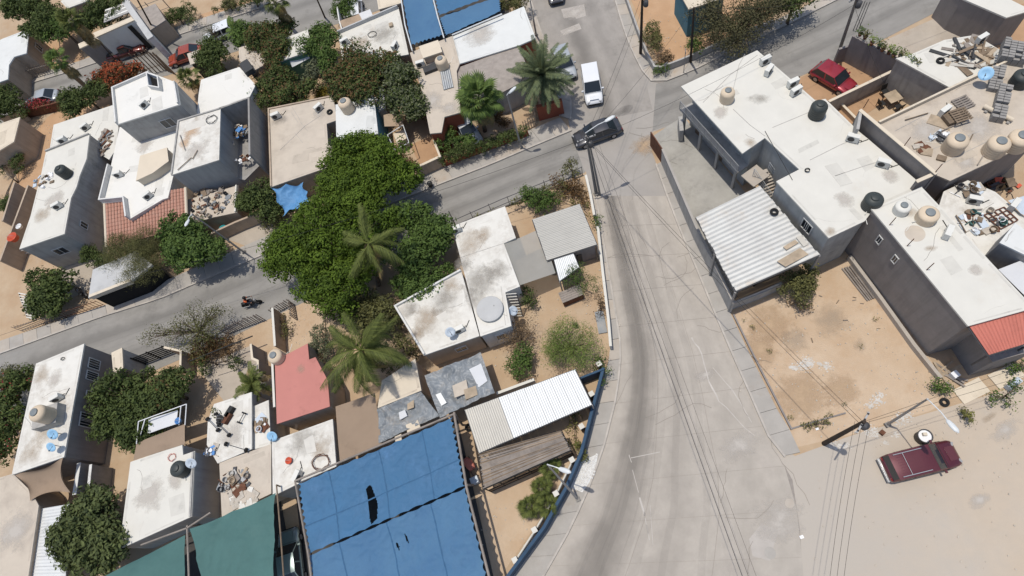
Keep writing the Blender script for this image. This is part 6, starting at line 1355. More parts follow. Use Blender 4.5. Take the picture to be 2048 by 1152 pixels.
bush('leafy green shrub behind the hedge on the side street', [(893, 270, 18), (905, 285, 14), (885, 285, 12)], 2.4, 'leaf_mid', seed=61)
bush('banana-like plant behind the hedge near the silver car', [(925, 285, 12), (940, 282, 10)], 1.6, 'leaf_mid', seed=62, leaf=.16)
hl = [(890+i*13.2, 318-i*4.6, 11) for i in range(13)]
bush('clipped green hedge along the side street below the fan palm', hl, 1.9, 'leaf_dark', seed=63, cat='hedge', name='hedge', trunk=False, flat=.9, spacing=.36)
bush('dry shrub at the gable of the terracotta gate', [(1000, 235, 14), (1012, 245, 10)], 1.4, 'leaf_brown', seed=64)
bush('green palm shrub by the top blue shade cloth', [(1020, 2, 20), (1040, 5, 16)], 3.4, 'leaf_olive', seed=65)
bush('weeds at the corner of the dark house and the vacant lot', [(1885, 770, 12), (1895, 780, 9), (1870, 775, 9)], .9, 'leaf_mid', seed=66)
bush('leaning green shrub on the kerb of the dusty road', [(1935, 832, 12), (1940, 840, 8), (1930, 822, 7)], .9, 'grassy', seed=67)
bush('dry brown weeds in the vacant lot', [(1602, 612, 10), (1615, 615, 8), (1588, 600, 8)], .5, 'leaf_dry', seed=68, per=10)
bush('garden plants before the porch at the right edge', [(2010, 790, 14), (1990, 800, 10), (2035, 770, 14), (2020, 810, 10)], 1.0, 'leaf_mid', seed=69, per=12)
bush('green plants under the porch at the right edge', [(2045, 730, 14), (2030, 740, 10)], 1.2, 'leaf_mid', seed=70)
bush('weeds along the low edging of the vacant lot corner', [(1633, 848, 9), (1612, 852, 6), (1650, 845, 6)], .4, 'leaf_olive', seed=71, per=10)
bush('small plants against the wall left of the sandy drive', [(560, 640, 12), (572, 655, 12), (566, 670, 8)], 1.0, 'leaf_olive', seed=72, per=12)
bush('green creeper on the tan driveway pillar', [(810, 320, 12), (822, 330, 10)], 1.4, 'leaf_brown', seed=73)
bush('small agave in the corner plot yard', [(1147, 650, 6)], .5, 'leaf_mid', seed=74)
bush('dark bushes under the tall green tree beside the white pickup', [(690, 12, 20), (680, 25, 14), (700, 25, 10)], 2.4, 'leaf_mid', seed=75)
bush('dark low shrubs beside the cycad on the lane', [(410, 735, 14), (395, 715, 12), (470, 725, 12)], 1.2, 'leaf_dark', seed=76)
# --- palms
def frond_mesh(L, wid, droop, leaflets, seed, leafl, rise=.35, hang=.5, bend=0.0, spread=1.0):
    rs = np.random.RandomState(seed); vs = []; fs = []; tint = []
    def at(s):
        x = L*s*(1-.18*droop*s); z = L*(rise*s-droop*.72*s*s); return np.array([x, bend*L*s*s, z])
    n = 12
    for i in range(n):
        a, b = at(i/n), at((i+1)/n); r0, r1 = .045*(1-i/n)+.008, .045*(1-(i+1)/n)+.008; o = len(vs)
        vs += [a+[0, -r0, 0], a+[0, r0, 0], b+[0, r1, 0], b+[0, -r1, 0], a+[0, 0, r0], b+[0, 0, r1]]
        fs += [(o, o+4, o+5, o+3), (o+4, o+1, o+2, o+5), (o, o+3, o+2, o+1)]; tint += [.85]*6
    for i in range(leaflets):
        s = .12+.88*i/leaflets; p = at(s); q = at(min(1, s+.02)); fwd = (q-p)/max(1e-6, np.linalg.norm(q-p)); ll = leafl*math.sin(math.pi*min(1, .18+.78*s))**.7*rs.uniform(.7, 1.12)*(0 if rs.rand() < .04 else 1)+.02
        for sd in (-1, 1):
            d = np.array([(.55+.5*(1-spread))*fwd[0]-sd*spread*fwd[1]*.9, sd*spread*fwd[0]+.55*fwd[1], -.12+.55*fwd[2]]); d /= np.linalg.norm(d); tip = p+d*ll; tip[2] -= hang*ll*rs.uniform(.6, 1.1); mid = p+d*ll*.5; mid[2] -= hang*ll*.16
            w = fwd*wid/2; o = len(vs); vs += [p-w*.6, p+w*.6, mid+w, tip, mid-w]; fs += [(o, o+1, o+2, o+4), (o+4, o+2, o+3)]; tint += [rs.beta(1.6, 1.6)]*5
    me = bpy.data.meshes.new('frond'); me.from_pydata([tuple(v) for v in vs], [], fs); me.update()
    at_ = me.attributes.new('tint', 'FLOAT', 'POINT'); at_.data.foreach_set('value', np.array(tint, dtype=np.float32)); return me
def palm(label, base, top, h, n, L, m, droop=(.25, 1.15), wid=.075, leafl=.75, leaflets=34, tr=.16, seed=1, dry=0, elev=(-.1, .9), hang=.5, name='palm_tree', spread=1.0, bend=.12):
    b, tp = P(*base), P(*top, h); t = thing(name, label, 'palm', b); rs = np.random.RandomState(seed)
    tk = MB(); mid = b.lerp(tp, .5)+Vector((.15, .1, 0)); k = 10; pr = None
    for i in range(k+1):
        s = i/k; p = b.lerp(mid, s).lerp(mid.lerp(tp, s), s); r = tr*(1.25-.35*s)
        if pr is not None: tk.tube(pr[0], p, pr[1]*1.08, r*.94, 9)
        pr = (p, r)
    tk.build('trunk', 'trunk_palm', t, True)
    ms = [frond_mesh(L*f, wid, dr, leaflets, seed*10+i, leafl, .35, hang, bn*bend, spread) for i, (f, dr, bn) in enumerate(((1, droop[0], .6), (1.03, droop[0]*.5+droop[1]*.5, -1), (.9, droop[1], 1.1), (1, droop[0]*.7+droop[1]*.3, -.4), (.82, droop[1]*1.15, -1.3), (.95, droop[0]*.3+droop[1]*.7, .9)))]
    md = [x.copy() for x in ms[1:3]]
    for x in ms: x.materials.append(M[m])
    for x in md: x.materials.append(M['leaf_palmdry'])
    for i in range(n):
        u = i/n; e = elev[1]*(1-u)+elev[0]*u; isdry = i >= n-dry
        q = (md if isdry else ms)[i % (2 if isdry else 6)]; o = link('frond', q, None, t); o.location = tp-b
        o.rotation_euler = (rs.normal()*(.12+.55*(1-spread)), -e+.35*.6+rs.normal()*.16, i*2.39996+rs.uniform(-.45, .45)); o.scale = (rs.uniform(.72, 1.1),)*3
    return t, tp
palm('upper coconut palm standing in front of the big mango tree', (757, 570), (738, 487), 7.2, 20, 3.6, 'leaf_palm', seed=3, dry=5, elev=(-1.1, .8), wid=.05, leafl=.8, leaflets=60, droop=(.4, 1.25), hang=.8, spread=.62, bend=.2)
t, tp = palm('lower coconut palm with long arching fronds beside the pink house', (735, 760), (722, 700), 6.4, 34, 4.3, 'leaf_palm', seed=4, dry=5, elev=(-1.1, .95), wid=.05, leafl=1.0, leaflets=70, droop=(.4, 1.25), hang=.8, spread=.66, bend=.22)
palm('big grey green date palm on the corner of the north road', (1090, 218), (1084, 150), 4.6, 96, 3.5, 'leaf_date', seed=5, elev=(-.8, 1.3), wid=.07, leafl=.5, leaflets=38, droop=(.15, .7), tr=.32, hang=.25)
palm('cycad-like palm beside the weights roof', (508, 795), (505, 768), 2.0, 30, 1.9, 'leaf_palm', seed=6, elev=(-.3, 1.2), wid=.06, leafl=.42, leaflets=26, droop=(.3, .9), tr=.2, dry=8, hang=.3)
palm('small coconut palm on the back street between the shrubs', (470, 85), (470, 62), 2.6, 16, 1.9, 'leaf_fan', seed=7, elev=(-.3, 1.1), leafl=.45, leaflets=24, wid=.07, tr=.12, hang=.3)
def fan_mesh(r, seg, seed, pet, fold=.18):
    rs = np.random.RandomState(seed); vs = []; fs = []; tint = []
    o = 0; vs += [np.array([0, -.02, 0]), np.array([0, .02, 0]), np.array([pet, .015, .0]), np.array([pet, -.015, .0])]; fs += [(0, 1, 2, 3)]; tint += [.7]*4
    for i in range(seg):
        a = -2.3+4.6*i/(seg-1); l = r*rs.uniform(.85, 1.05)*(1-.15*abs(a)/2.3); d = np.array([math.cos(a), math.sin(a), 0]); nrm = np.array([-math.sin(a), math.cos(a), 0]); c = np.array([pet, 0, 0]); w = l*2.4/seg
        o = len(vs); vs += [c, c+d*l*.6+nrm*w*.62+[0, 0, fold*w], c+d*l*1.0+[0, 0, -.28*l], c+d*l*.6-nrm*w*.62+[0, 0, -fold*w]]; fs += [(o, o+1, o+2, o+3)]; tint += [rs.beta(1.6, 1.6)]*4
    me = bpy.data.meshes.new('leaf'); me.from_pydata([tuple(v) for v in vs], [], fs); me.update()
    at_ = me.attributes.new('tint', 'FLOAT', 'POINT'); at_.data.foreach_set('value', np.array(tint, dtype=np.float32)); return me
def fanpalm(label, base, top, h, n, r, m='leaf_fan', pet=.9, seed=1, skirt=0, tr=.18, elev=(-.7, 1.3)):
    b, tp = P(*base), P(*top, h); t = thing('fan_palm', label, 'palm', b, group='fan palms'); rs = np.random.RandomState(seed)
    MB().tube(b, tp, tr*1.2, tr, 10).build('trunk', 'trunk_palm', t, True)
    ms = [fan_mesh(r, 22, seed*7+i, pet*(.8+.2*i)) for i in range(3)]; md = [x.copy() for x in ms]
    for x in ms: x.materials.append(M[m])
    for x in md: x.materials.append(M['leaf_palmdry'])
    for i in range(n+skirt):
        dry = i >= n; u = min(1, i/n); e = elev[1]*(1-u)+elev[0]*u; o = link('dead_leaf' if dry else 'leaf', (md if dry else ms)[i % 3], None, t); o.location = tp-b-(Vector((0, 0, .25*(i-n)*.35)) if dry else Vector((0, 0, 0)))
        o.rotation_euler = (rs.normal()*.25, (1.15 if dry else -e), i*2.39996+rs.uniform(-.2, .2)); o.scale = (rs.uniform(.85, 1.1),)*3
fanpalm('bright green fan palm behind the clipped hedge', (970, 262), (957, 200), 4.6, 40, 1.15, seed=2, skirt=10, pet=1.35)
fanpalm('big shaggy fan palm on the back street at the top left', (190, 100), (142, 42), 7.5, 26, .8, 'leaf_palm', seed=3, skirt=26, tr=.3)
fanpalm('shaggy fan palm leaning over the back street', (170, 172), (115, 122), 6.0, 22, .7, 'leaf_fan', seed=4, skirt=16, tr=.22)
fanpalm('small fan palm behind the unroofed villa parapet', (392, 168), (378, 158), 2.4, 18, .7, 'leaf_palm', seed=5, skirt=4)
fanpalm('fan palm trunk rising from the back street shrubs', (568, 40), (550, 5), 5.5, 18, .8, 'leaf_palm', seed=6, skirt=20, tr=.2)
fanpalm('upper small fan palm behind the dark blue wall', (1085, 990), (1082, 975), 1.3, 14, .55, 'leaf_palm', seed=7, pet=.5, tr=.1)
fanpalm('left small fan palm in the sand behind the dark blue wall', (1062, 1020), (1058, 1012), 1.2, 14, .55, 'leaf_palm', seed=8, pet=.5, tr=.1)
fanpalm('right small fan palm touching the white rail fence', (1095, 1022), (1093, 1010), 1.2, 14, .5, 'leaf_palm', seed=9, pet=.5, tr=.1)
fanpalm('small fan palm growing beside the slat canopy', (1104, 945), (1100, 935), 1.2, 12, .5, 'leaf_palm', seed=10, pet=.5, tr=.1)
bush('dark scrub under the tall bare posts on the back street', [(345, 35, 16), (365, 25, 16), (330, 50, 12), (380, 40, 10)], 1.8, 'leaf_dark', seed=81)
bush('low olive shrubs on the back street verge near the top', [(450, 12, 14), (475, 8, 12), (430, 22, 8)], 1.4, 'leaf_olive', seed=82)
bush('dark bush at the top edge left of the shaggy palm trunk', [(490, -5, 18), (515, -8, 14)], 2.4, 'leaf_dark', seed=83)
bush('shrub by the wall in the yard of the far left house', [(10, 120, 12), (62, 85, 12), (65, 105, 10)], 1.8, 'leaf_dark', seed=84)
bush('straggly green scrub along the north fence of the corner plot', [(955, 436, 6), (985, 424, 6), (1030, 404, 9), (1055, 394, 10), (1092, 382, 10), (1122, 370, 11), (1105, 390, 10)], 1.5, 'leaf_olive', seed=90, per=14)
bush('low weeds beside the beige shed at the tip of the corner plot', [(1120, 398, 10), (1150, 405, 8), (1172, 415, 7), (1178, 430, 6)], .7, 'grassy', seed=91, per=9)
bush('scattered weeds on the vacant lot near the corrugated shed', [(1490, 640, 5), (1505, 655, 4), (1540, 700, 4), (1720, 690, 5), (1662, 830, 5), (1690, 810, 4), (1750, 640, 4), (1580, 835, 5)], .3, 'grassy', seed=92, per=7, trunk=False, spacing=.3, cr=.1, leaf=.05)
# ---------------------------------------------------------------- rooftop and yard odds and ends
def slatbox(label, x, y, z, size, rz, m, cat, name, group=None):
    b = MB(); p = P(x, y, z); b.box((p.x, p.y, z+size[2]/2), size, rz); return one(name, b, m, label, cat, group)
ADJ = {'wood': 'brown', 'wood_grey': 'greyish', 'wood_pale': 'pale tan', 'dark_frame': 'black', 'zinc_beige': 'beige', 'steel': 'steel grey', 'white_plastic': 'white', 'darksteel': 'charcoal', 'dish_grey': 'bluish grey', 'rubble': 'stone-coloured', 'rust': 'rusty', 'blue_plastic': 'blue', 'plastic_grey': 'grey', 'white_st': 'off-white', 'beige_roof': 'sandy', 'black': 'black', 'green_tarp': 'dark green', 'red_plastic': 'red', 'leaf_brown': 'dull brown'}
def heap(label, name, cat, group, cx, cy, r, z, n, mats, smin, smax, thin, seed, stack=.25):
    """a heap of separate pieces lying over each other"""
    rg = random.Random(seed); c = P(cx, cy, z); k = r/PPM(cx, cy)
    for i in range(n):
        a, q = rg.uniform(0, 6.28), k*math.sqrt(rg.random()); l = rg.uniform(smin, smax); hh = z+.04+stack*(1-q/k)*rg.random()
        R = Matrix.Rotation(rg.uniform(0, 3.14), 3, 'Z') @ Matrix.Rotation(rg.uniform(-.15, .15), 3, 'Y')
        b = MB(); qx, qy = c.x+q*math.cos(a), c.y+q*math.sin(a)*.75; sh = rg.random()*(.45 if cat in ('board', 'plank', 'stick', 'tile', 'slab') else 1)
        if sh < .5: b.box((qx, qy, hh), (l, l*rg.uniform(*thin), rg.uniform(.03, .12)), 0, R)
        elif sh < .72: e = R @ Vector((l/2, 0, 0)); b.tube(Vector((qx, qy, hh))-e, Vector((qx, qy, hh))+e, .035, .035, 7)
        elif sh < .86: r_ = min(.22, l*.3)+.04; b.lathe([(r_*.75, 0), (r_, r_*1.3), (r_*.85, r_*1.3), (r_*.65, .05)], 9, (qx, qy, z+.02))
        else:
            n_ = 7; pr_ = [(qx+math.cos(6.283*k/n_)*l*.4*rg.uniform(.5, 1), qy+math.sin(6.283*k/n_)*l*.4*rg.uniform(.5, 1)) for k in range(n_)]; b.prism(pr_, hh-.05, hh+rg.uniform(0, .18))
        mm = rg.choice(mats); one(name, b, mm, ADJ.get(mm, 'grey')+' '+label, cat, group)
heap('weathered board in the scrap timber heap beside the walled patio', 'scrap_board', 'board', 'scrap timber heap by the patio', 1935, 112, 38, 3.6, 46, ['wood', 'wood_grey', 'wood_pale', 'dark_frame', 'zinc_beige'], .4, 2.2, (.06, .3), 1, .5)
heap('bit of scrap on the roof between the pipes and the beige tank', 'scrap_piece', 'scrap', 'scrap by the beige tank', 1880, 275, 16, 4.6, 26, ['steel', 'white_plastic', 'darksteel', 'dish_grey'], .15, .9, (.08, .5), 2, .4)
heap('broken roof tile on the cluttered roof near the party wall', 'broken_tile', 'tile', 'broken tiles by the party wall', 1838, 296, 12, 4.6, 9, ['wood_pale', 'rubble', 'rust'], .3, .7, (.6, 1), 3, .1)
heap('piece of rubbish inside the unroofed block shell', 'rubbish', 'rubbish', 'rubbish in the block shell', 475, 265, 18, 3.0, 44, ['white_plastic', 'blue_plastic', 'rubble', 'darksteel', 'wood', 'wood_pale', 'plastic_grey'], .15, .6, (.3, 1), 4, .4)
heap('piece of rubbish at the open end of the block shell', 'rubbish', 'rubbish', 'rubbish at the open end of the shell', 487, 320, 12, 3.0, 18, ['rubble', 'wood_pale', 'white_plastic', 'rust'], .15, .6, (.3, 1), 14, .2)
heap('piece of scrap on the flat roof above the brown street wall', 'scrap_piece', 'scrap', 'scrap roof above the brown street wall', 415, 405, 40, 2.2, 90, ['rubble', 'wood', 'wood_grey', 'darksteel', 'wood_pale', 'rust', 'plastic_grey', 'plastic_grey', 'dark_frame'], .12, .75, (.1, .9), 5, .4)
heap('piece of scrap on the sandy flat roof above the green cloth', 'scrap_piece', 'scrap', 'scrap on the sandy flat roof', 470, 965, 30, 2.9, 60, ['rubble', 'wood', 'steel', 'wood_grey', 'darksteel', 'wood_pale', 'rust', 'plastic_grey'], .12, .8, (.06, .8), 6, .3)
heap('stone slab fragment on the sandy flat roof above the green cloth', 'slab_fragment', 'slab', 'slab fragments on the sandy roof', 490, 1000, 26, 2.9, 26, ['rubble', 'white_st', 'beige_roof'], .3, .9, (.4, .9), 7, .1)
heap('timber scrap along the villa side of the white lower roof', 'scrap_board', 'board', 'timber scrap beside the villa', 212, 275, 10, 3.0, 20, ['wood', 'wood_grey', 'rust', 'plastic_grey'], .3, 1.8, (.06, .3), 8, .3)
heap('timber scrap at the lower end of the white lower roof', 'scrap_board', 'board', 'timber scrap at the roof end', 208, 300, 8, 3.0, 12, ['wood', 'wood_grey', 'rust'], .3, 1.4, (.06, .3), 18, .3)
heap('bric-a-brac beside the block plinth on the long house roof', 'scrap_piece', 'scrap', 'clutter on the long house roof', 88, 362, 16, 4.6, 22, ['white_plastic', 'dish_grey', 'wood', 'rubble'], .15, .7, (.2, .8), 9, .25)
heap('clutter in the shaded yard at the left edge', 'rubbish', 'rubbish', 'clutter in the left dirt yard', 30, 325, 22, 0.05, 40, ['darksteel', 'plastic_grey', 'white_plastic', 'wood', 'black'], .2, 1.2, (.2, .9), 10, .6)
heap('odd item in the crowded corner beside the black tank', 'scrap_piece', 'scrap', 'clutter beside the black tank', 425, 905, 14, 3.0, 18, ['white_plastic', 'darksteel', 'dish_grey', 'rubble', 'blue_plastic'], .15, .6, (.3, 1), 11, .3)
heap('odd item on the narrow roof strip beside the pink house', 'scrap_piece', 'scrap', 'clutter by the pink house', 522, 850, 16, 2.6, 24, ['white_plastic', 'rust', 'wood_pale', 'dish_grey', 'wood'], .15, .8, (.3, 1), 12, .2)
heap('cut plank beside the dark house on the vacant lot', 'plank', 'plank', 'planks by the dark house', 1885, 748, 14, 0.02, 7, ['wood_pale', 'wood_grey'], 1.2, 2.4, (.05, .1), 13, .1)
heap('dry stick on the vacant lot', 'stick', 'stick', 'sticks on the vacant lot', 1680, 640, 90, 0.02, 9, ['wood', 'wood_grey'], .15, .4, (.08, .2), 15, .0)
heap('junk on the low cluttered roof at the right edge', 'scrap_piece', 'scrap', 'junk on the low right roof', 1960, 445, 34, 3.6, 44, ['white_plastic', 'wood', 'rust', 'darksteel', 'dish_grey', 'rubble', 'green_tarp'], .15, .9, (.1, .8), 16, .35)
heap('junk on the upper end of the low cluttered roof', 'scrap_piece', 'scrap', 'junk on the upper end of the low right roof', 1935, 385, 24, 3.6, 26, ['white_plastic', 'wood', 'darksteel', 'dish_grey', 'rubble'], .15, .8, (.1, .8), 17, .25)
heap('piece of junk in the shaded court at the right edge', 'rubbish', 'rubbish', 'junk in the shaded right court', 2005, 375, 30, 0.05, 30, ['rust', 'red_plastic', 'wood', 'darksteel', 'leaf_brown'], .2, 1.0, (.2, .9), 19, .8)
# lumber along the dark house, stacked concrete blocks, pallets, crates
for i in range(5):
    a, b = P(1684+i*5, 537-i*1.5, .05), P(1735+i*4, 602-i*1.5, .05); bm = MB(); bm.tube(a+O((0, 0, .06+.04*(i % 2))), b+O((0, 0, .06+.04*(i % 2))), .07, .06, 6); one('timber_pole', bm, 'wood_grey', 'grey timber pole lying along the dark house in the vacant lot', 'timber', 'timber poles by the dark house')
blk = MB()
blk.box((0, 0, .1), (.4, .2, .2)); blk.box((-.1, 0, .201), (.1, .1, .01)); bme = MB(); bme.box((0, 0, .1), (.4, .2, .2)); bmesh_ = bme.mesh('concrete_block')
def blocks(label, group, x, y, z, nx, ny, nz, rz, m='block', miss=.08, seed=1):
    rg = random.Random(seed); c = P(x, y, z)
    for k in range(nz):
        for j in range(ny):
            for i in range(nx):
                if k == nz-1 and rg.random() < miss: continue
                o = link('concrete_block', bmesh_, m); v = Matrix.Rotation(rz, 3, 'Z') @ Vector(((i-(nx-1)/2)*.43, (j-(ny-1)/2)*.25, 0)); o.location = c+v+O((0, 0, k*.205)); o.rotation_euler = (0, 0, rz+rg.uniform(-.05, .05)); tag(o, label.replace('block in', 'block, '+('top' if k == nz-1 else ('bottom', 'second', 'third')[k])+' layer, in'), 'block', group)
blocks('grey concrete block in the long stack behind the fallen column', 'long block stack', 1998, 212, 4.6, 2, 13, 3, -.45)
blocks('grey concrete block in the square stack at the top right', 'square block stack', 2022, 112, 4.6, 4, 8, 4, -.45, seed=2)
blocks('grey concrete block in the low row near the dark tank', 'low block row', 1990, 160, 4.6, 2, 10, 2, -.45, seed=3, miss=.2)
a, b = P(1968, 212, 4.85), P(2026, 240, 4.85); bm = MB(); bm.tube(a, b, .16, .16, 12); one('concrete_column', bm, 'cream', 'pale round column lying beside the long block stack', 'column')
for k in range(3): slatbox('short support block under the lying pale column', 1972+22*k, 222+11*k, 4.6, (.5, .2, .14), .9, 'block', 'block', 'support_block', 'blocks under the column')
def pallet(label, x, y, z, rz, m='wood_grey'):
    t = thing('pallet', label, 'pallet', P(x, y, z), rz)
    for k in range(6): b = MB(); b.box((0, -.5+.2*k, .14), (1.2, .13, .025)); b.build('slat', m, t, off=(0, 0, 0))
    for k in range(3): b = MB(); b.box((-.5+.5*k, 0, .06), (.1, 1.1, .11)); b.build('bearer', m, t, off=(0, 0, 0))
pallet('grey pallet on the cluttered roof left of the lying column', 1925, 208, 4.6, .35); pallet('tilted dark pallet on top of the crate on the cluttered roof', 1920, 232, 5.0, .25, 'wood')
slatbox('flat brown crate on the cluttered roof under the tilted pallet', 1905, 238, 4.6, (1.4, 1.0, .4), .3, 'wood', 'crate', 'crate'); slatbox('long pale board sheet leaning by the crate on the cluttered roof', 1880, 245, 4.6, (1.6, .9, .06), -.6, 'wood_pale', 'board', 'loose_board')
slatbox('low dark box alone on the cluttered roof near its lower edge', 1882, 318, 4.6, (.6, .45, .16), -.5, 'wood', 'box', 'box'); slatbox('square tan slab near the party wall', 1853, 304, 4.6, (.75, .7, .08), -.4, 'wood_pale', 'slab', 'slab')
# tyres
def tyre(label, x, y, z, r=.32):
    R_ = MB()
    for i in range(18):
        for j in range(8): pass
    vs = []; fs = []
    for i in range(18):
        a = 2*math.pi*i/18
        for j in range(8): b = 2*math.pi*j/8; q = r*.7+r*.3*math.cos(b); vs.append((q*math.cos(a), q*math.sin(a), .1+.1*math.sin(b)))
    for i in range(18):
        for j in range(8): fs.append((i*8+j, ((i+1) % 18)*8+j, ((i+1) % 18)*8+(j+1) % 8, i*8+(j+1) % 8))
    R_.add(vs, fs); o = R_.build('tyre', 'rubber', None, True, off=(0, 0, 0)); o.location = P(x, y, z); return tag(o, label, 'tyre', 'loose tyres')
tyre('tyre beside the scrap timber heap', 1880, 123, 3.6); tyre('tyre on the corner of the grey-beige roof', 660, 225, 3.2); tyre('tyre lying by the vacant-lot lamp', 1888, 805, .05); tyre('tyre under the blue shade cloth frame', 938, 855, .1)
tyre('tyre on the corrugated shed roof by the apartment wall', 1548, 425, 4.35)
# patio table and chairs
tp_ = P(1780, 205, .03); t = thing('patio_table', 'square wooden table in the middle of the walled patio', 'table', tp_, .35)
b = MB(); b.box((0, 0, .74), (1.1, 1.1, .05)); b.build('tabletop', 'wood_pale', t, off=(0, 0, 0))
for sx in (-1, 1):
    for sy in (-1, 1): b = MB(); b.box((sx*.46, sy*.46, .36), (.06, .06, .72)); b.build('leg', 'darksteel', t, off=(0, 0, 0))
for k, nm in enumerate(('right', 'far', 'left', 'near')):
    a = .35+k*math.pi/2; p = tp_+O((math.cos(a)*.95, math.sin(a)*.95, 0)); t = thing('patio_chair', 'dark patio chair on the '+nm+' side of the wooden table', 'chair', p, a-math.pi/2, 'patio chairs')
    b = MB(); b.box((0, 0, .45), (.5, .5, .05)); b.build('seat', 'black', t, off=(0, 0, 0)); b = MB(); b.box((0, .27, .75), (.5, .04, .5), 0, Matrix.Rotation(-.2, 3, 'X')); b.build('backrest', 'black', t, off=(0, 0, 0))
    for sx in (-1, 1):
        for sy in (-1, 1): b = MB(); b.box((sx*.22, sy*.22, .22), (.04, .04, .44)); b.build('leg', 'black', t, off=(0, 0, 0))
# potted plants on the wall
pp = [(1719, 64), (1729, 70), (1742, 82), (1757, 88), (1764, 94), (1777, 100), (1786, 106), (1799, 108), (1808, 116), (1818, 124), (1828, 130)]
for i, (x, y) in enumerate(pp):
    p = P(x, y+8, 2.92); t = thing('potted_plant', ['first', 'second', 'third', 'fourth', 'fifth', 'sixth', 'seventh', 'eighth', 'ninth', 'tenth', 'eleventh'][i]+' potted plant from the utility pole on the dark wall', 'potted plant', p, group='potted plants on the wall')
    b = MB(); b.lathe([(.12, 0), (.18, .26), (.2, .3), (.16, .3), (.1, .27)], 12); b.build('pot', ('pot', 'rust', 'pot', 'darksteel')[i % 4], t, True, off=(0, 0, 0))
    rs = np.random.RandomState(100+i); C = rs.normal(size=(90, 3))*np.array([.16, .16, .2])+np.array([0, 0, .62]); link('foliage', leafmesh('foliage', C, .08, rs), ('leaf_mid', 'leaf_olive', 'leaf_lime')[i % 3], t)
# buckets, tubs, gas bottles, drums
def pail(label, x, y, z, m, r=.18, h=.35, cat='bucket', name='bucket'):
    t = thing(name, label, cat, P(x, y, z)); b = MB(); b.lathe([(r*.8, 0), (r, h), (r*1.08, h), (r*1.08, h-.03), (r*.92, h-.03), (r*.74, .05)], 14); b.build('tub', m, t, True, off=(0, 0, 0))
    g = MB(); g.path([(-r, 0, h), (-r*.6, 0, h+r*.5), (r*.6, 0, h+r*.5), (r, 0, h)], .012); g.build('handle', 'steel', t, off=(0, 0, 0))
pail('teal barrel in the yard below the scrap roof', 455, 465, .05, 'teal_plastic', .4, .8, 'barrel', 'barrel'); pail('red bucket half on the white roof with the hose', 580, 922, 3.0, 'red_plastic', .25, .25)
pail('white bucket on the block shell rubbish', 466, 290, 3.0, 'white_plastic', .25, .3); pail('orange red tub beside the left end of the long house roof', 32, 478, 2.4, 'red_plastic', .5, .5, 'tub', 'tub')
pail('white tub beside the orange red tub', 42, 455, 2.4, 'white_plastic', .3, .3, 'tub', 'tub'); pail('blue tub behind the white hanging sheet', 360, 843, 3.4, 'blue_plastic', .25, .3, 'tub', 'tub')
pail('grey drum by the cable reel on the weights roof', 447, 840, 3.0, 'dark_frame', .3, .5, 'drum', 'drum'); pail('dark round pot on the pavement by the mango', 862, 372, .13, 'dark_frame', .25, .5, 'pot', 'planter')
# coiled cables and hose
def coil(label, x, y, z, r, m, n=3, seed=1):
    rg = random.Random(seed); q = []; c = P(x, y, z)
    for i in range(n*14): a = i*2*math.pi/14; q.append(c+O((math.cos(a)*r*rg.uniform(.8, 1.1), math.sin(a)*r*rg.uniform(.6, 1.0), .03+.004*i)))
    bm = MB(); bm.path(q, .018, 5); one('coiled_hose', bm, m, label, 'hose')
coil('tangled brown hose on the white roof above the blue shade cloth', 643, 925, 3.0, .7, 'rust', 4, 2); coil('coiled cable on the taller rust-stained white roof', 424, 240, 5.4, .6, 'wire', 3, 3); coil('pink hose ring on the square white roof', 345, 915, 3.4, .35, 'redmetal', 2, 4)
coil('black hose coil near the front corner of the apartment roof', 1614, 342, 5.7, .18, 'rubber', 3, 5); coil('hose coil on the white parapet roof', 745, 70, 3.2, .5, 'wire', 2, 6); coil('small ring on the long narrow white roof', 127, 718, 4.2, .18, 'rubber', 2, 7)
# weights and benches on the roof
for i, (x0, y0, x1, y1) in enumerate(((415, 838, 436, 860), (438, 850, 458, 870), (478, 845, 488, 826), (452, 888, 492, 900), (432, 828, 437, 845))):
    a, b = P(x0, y0, 3.25), P(x1, y1, 3.25); t = thing('barbell', ('thick dark barbell left of the plant tubs', 'long thin barbell in the middle of the weights roof', 'short bar leaning at the right of the weights roof', 'dark bench frame at the lower edge of the weights roof', 'stubby dumbbell beside the plant tubs')[i], 'barbell', (a.x, a.y, 3.0))
    MB().tube(a, b, .03).build('bar', 'darksteel', t); d = (b-a).normalized()
    for p in (a, b): bm = MB(); bm.tube(p-d*.06, p+d*.06, .18, .18, 14); bm.build('plate', 'black', t)
for i, (x, y, l) in enumerate(((463, 825, 'dark seated exercise bench on the weights roof'), (458, 838, 'red-cushioned bench on the weights roof'))):
    slatbox(l, x, y, 3.0, (.9, .35, .45), 1.1, ('black', 'rust')[i], 'bench', 'bench')
bush('plants in tubs at the back of the weights roof', [(432, 822, 9), (440, 832, 7)], 3.9, 'leaf_olive', seed=80, trunk=False, base=(440, 870))
# red rebar grid on the cluttered right roof
t = thing('rebar_grid', 'rusty rebar grid lying on the low cluttered roof at the right', 'rebar grid', P(2005, 440, 3.62)); c = [P(1968, 430, 3.7), P(2008, 414, 3.7), P(2036, 440, 3.7), P(2002, 458, 3.7)]
for k in range(5): MB().tube(bil(c, k/4, 0), bil(c, k/4, 1), .04).build('bar', 'rust', t); MB().tube(bil(c, 0, k/4), bil(c, 1, k/4), .04).build('bar', 'rust', t)
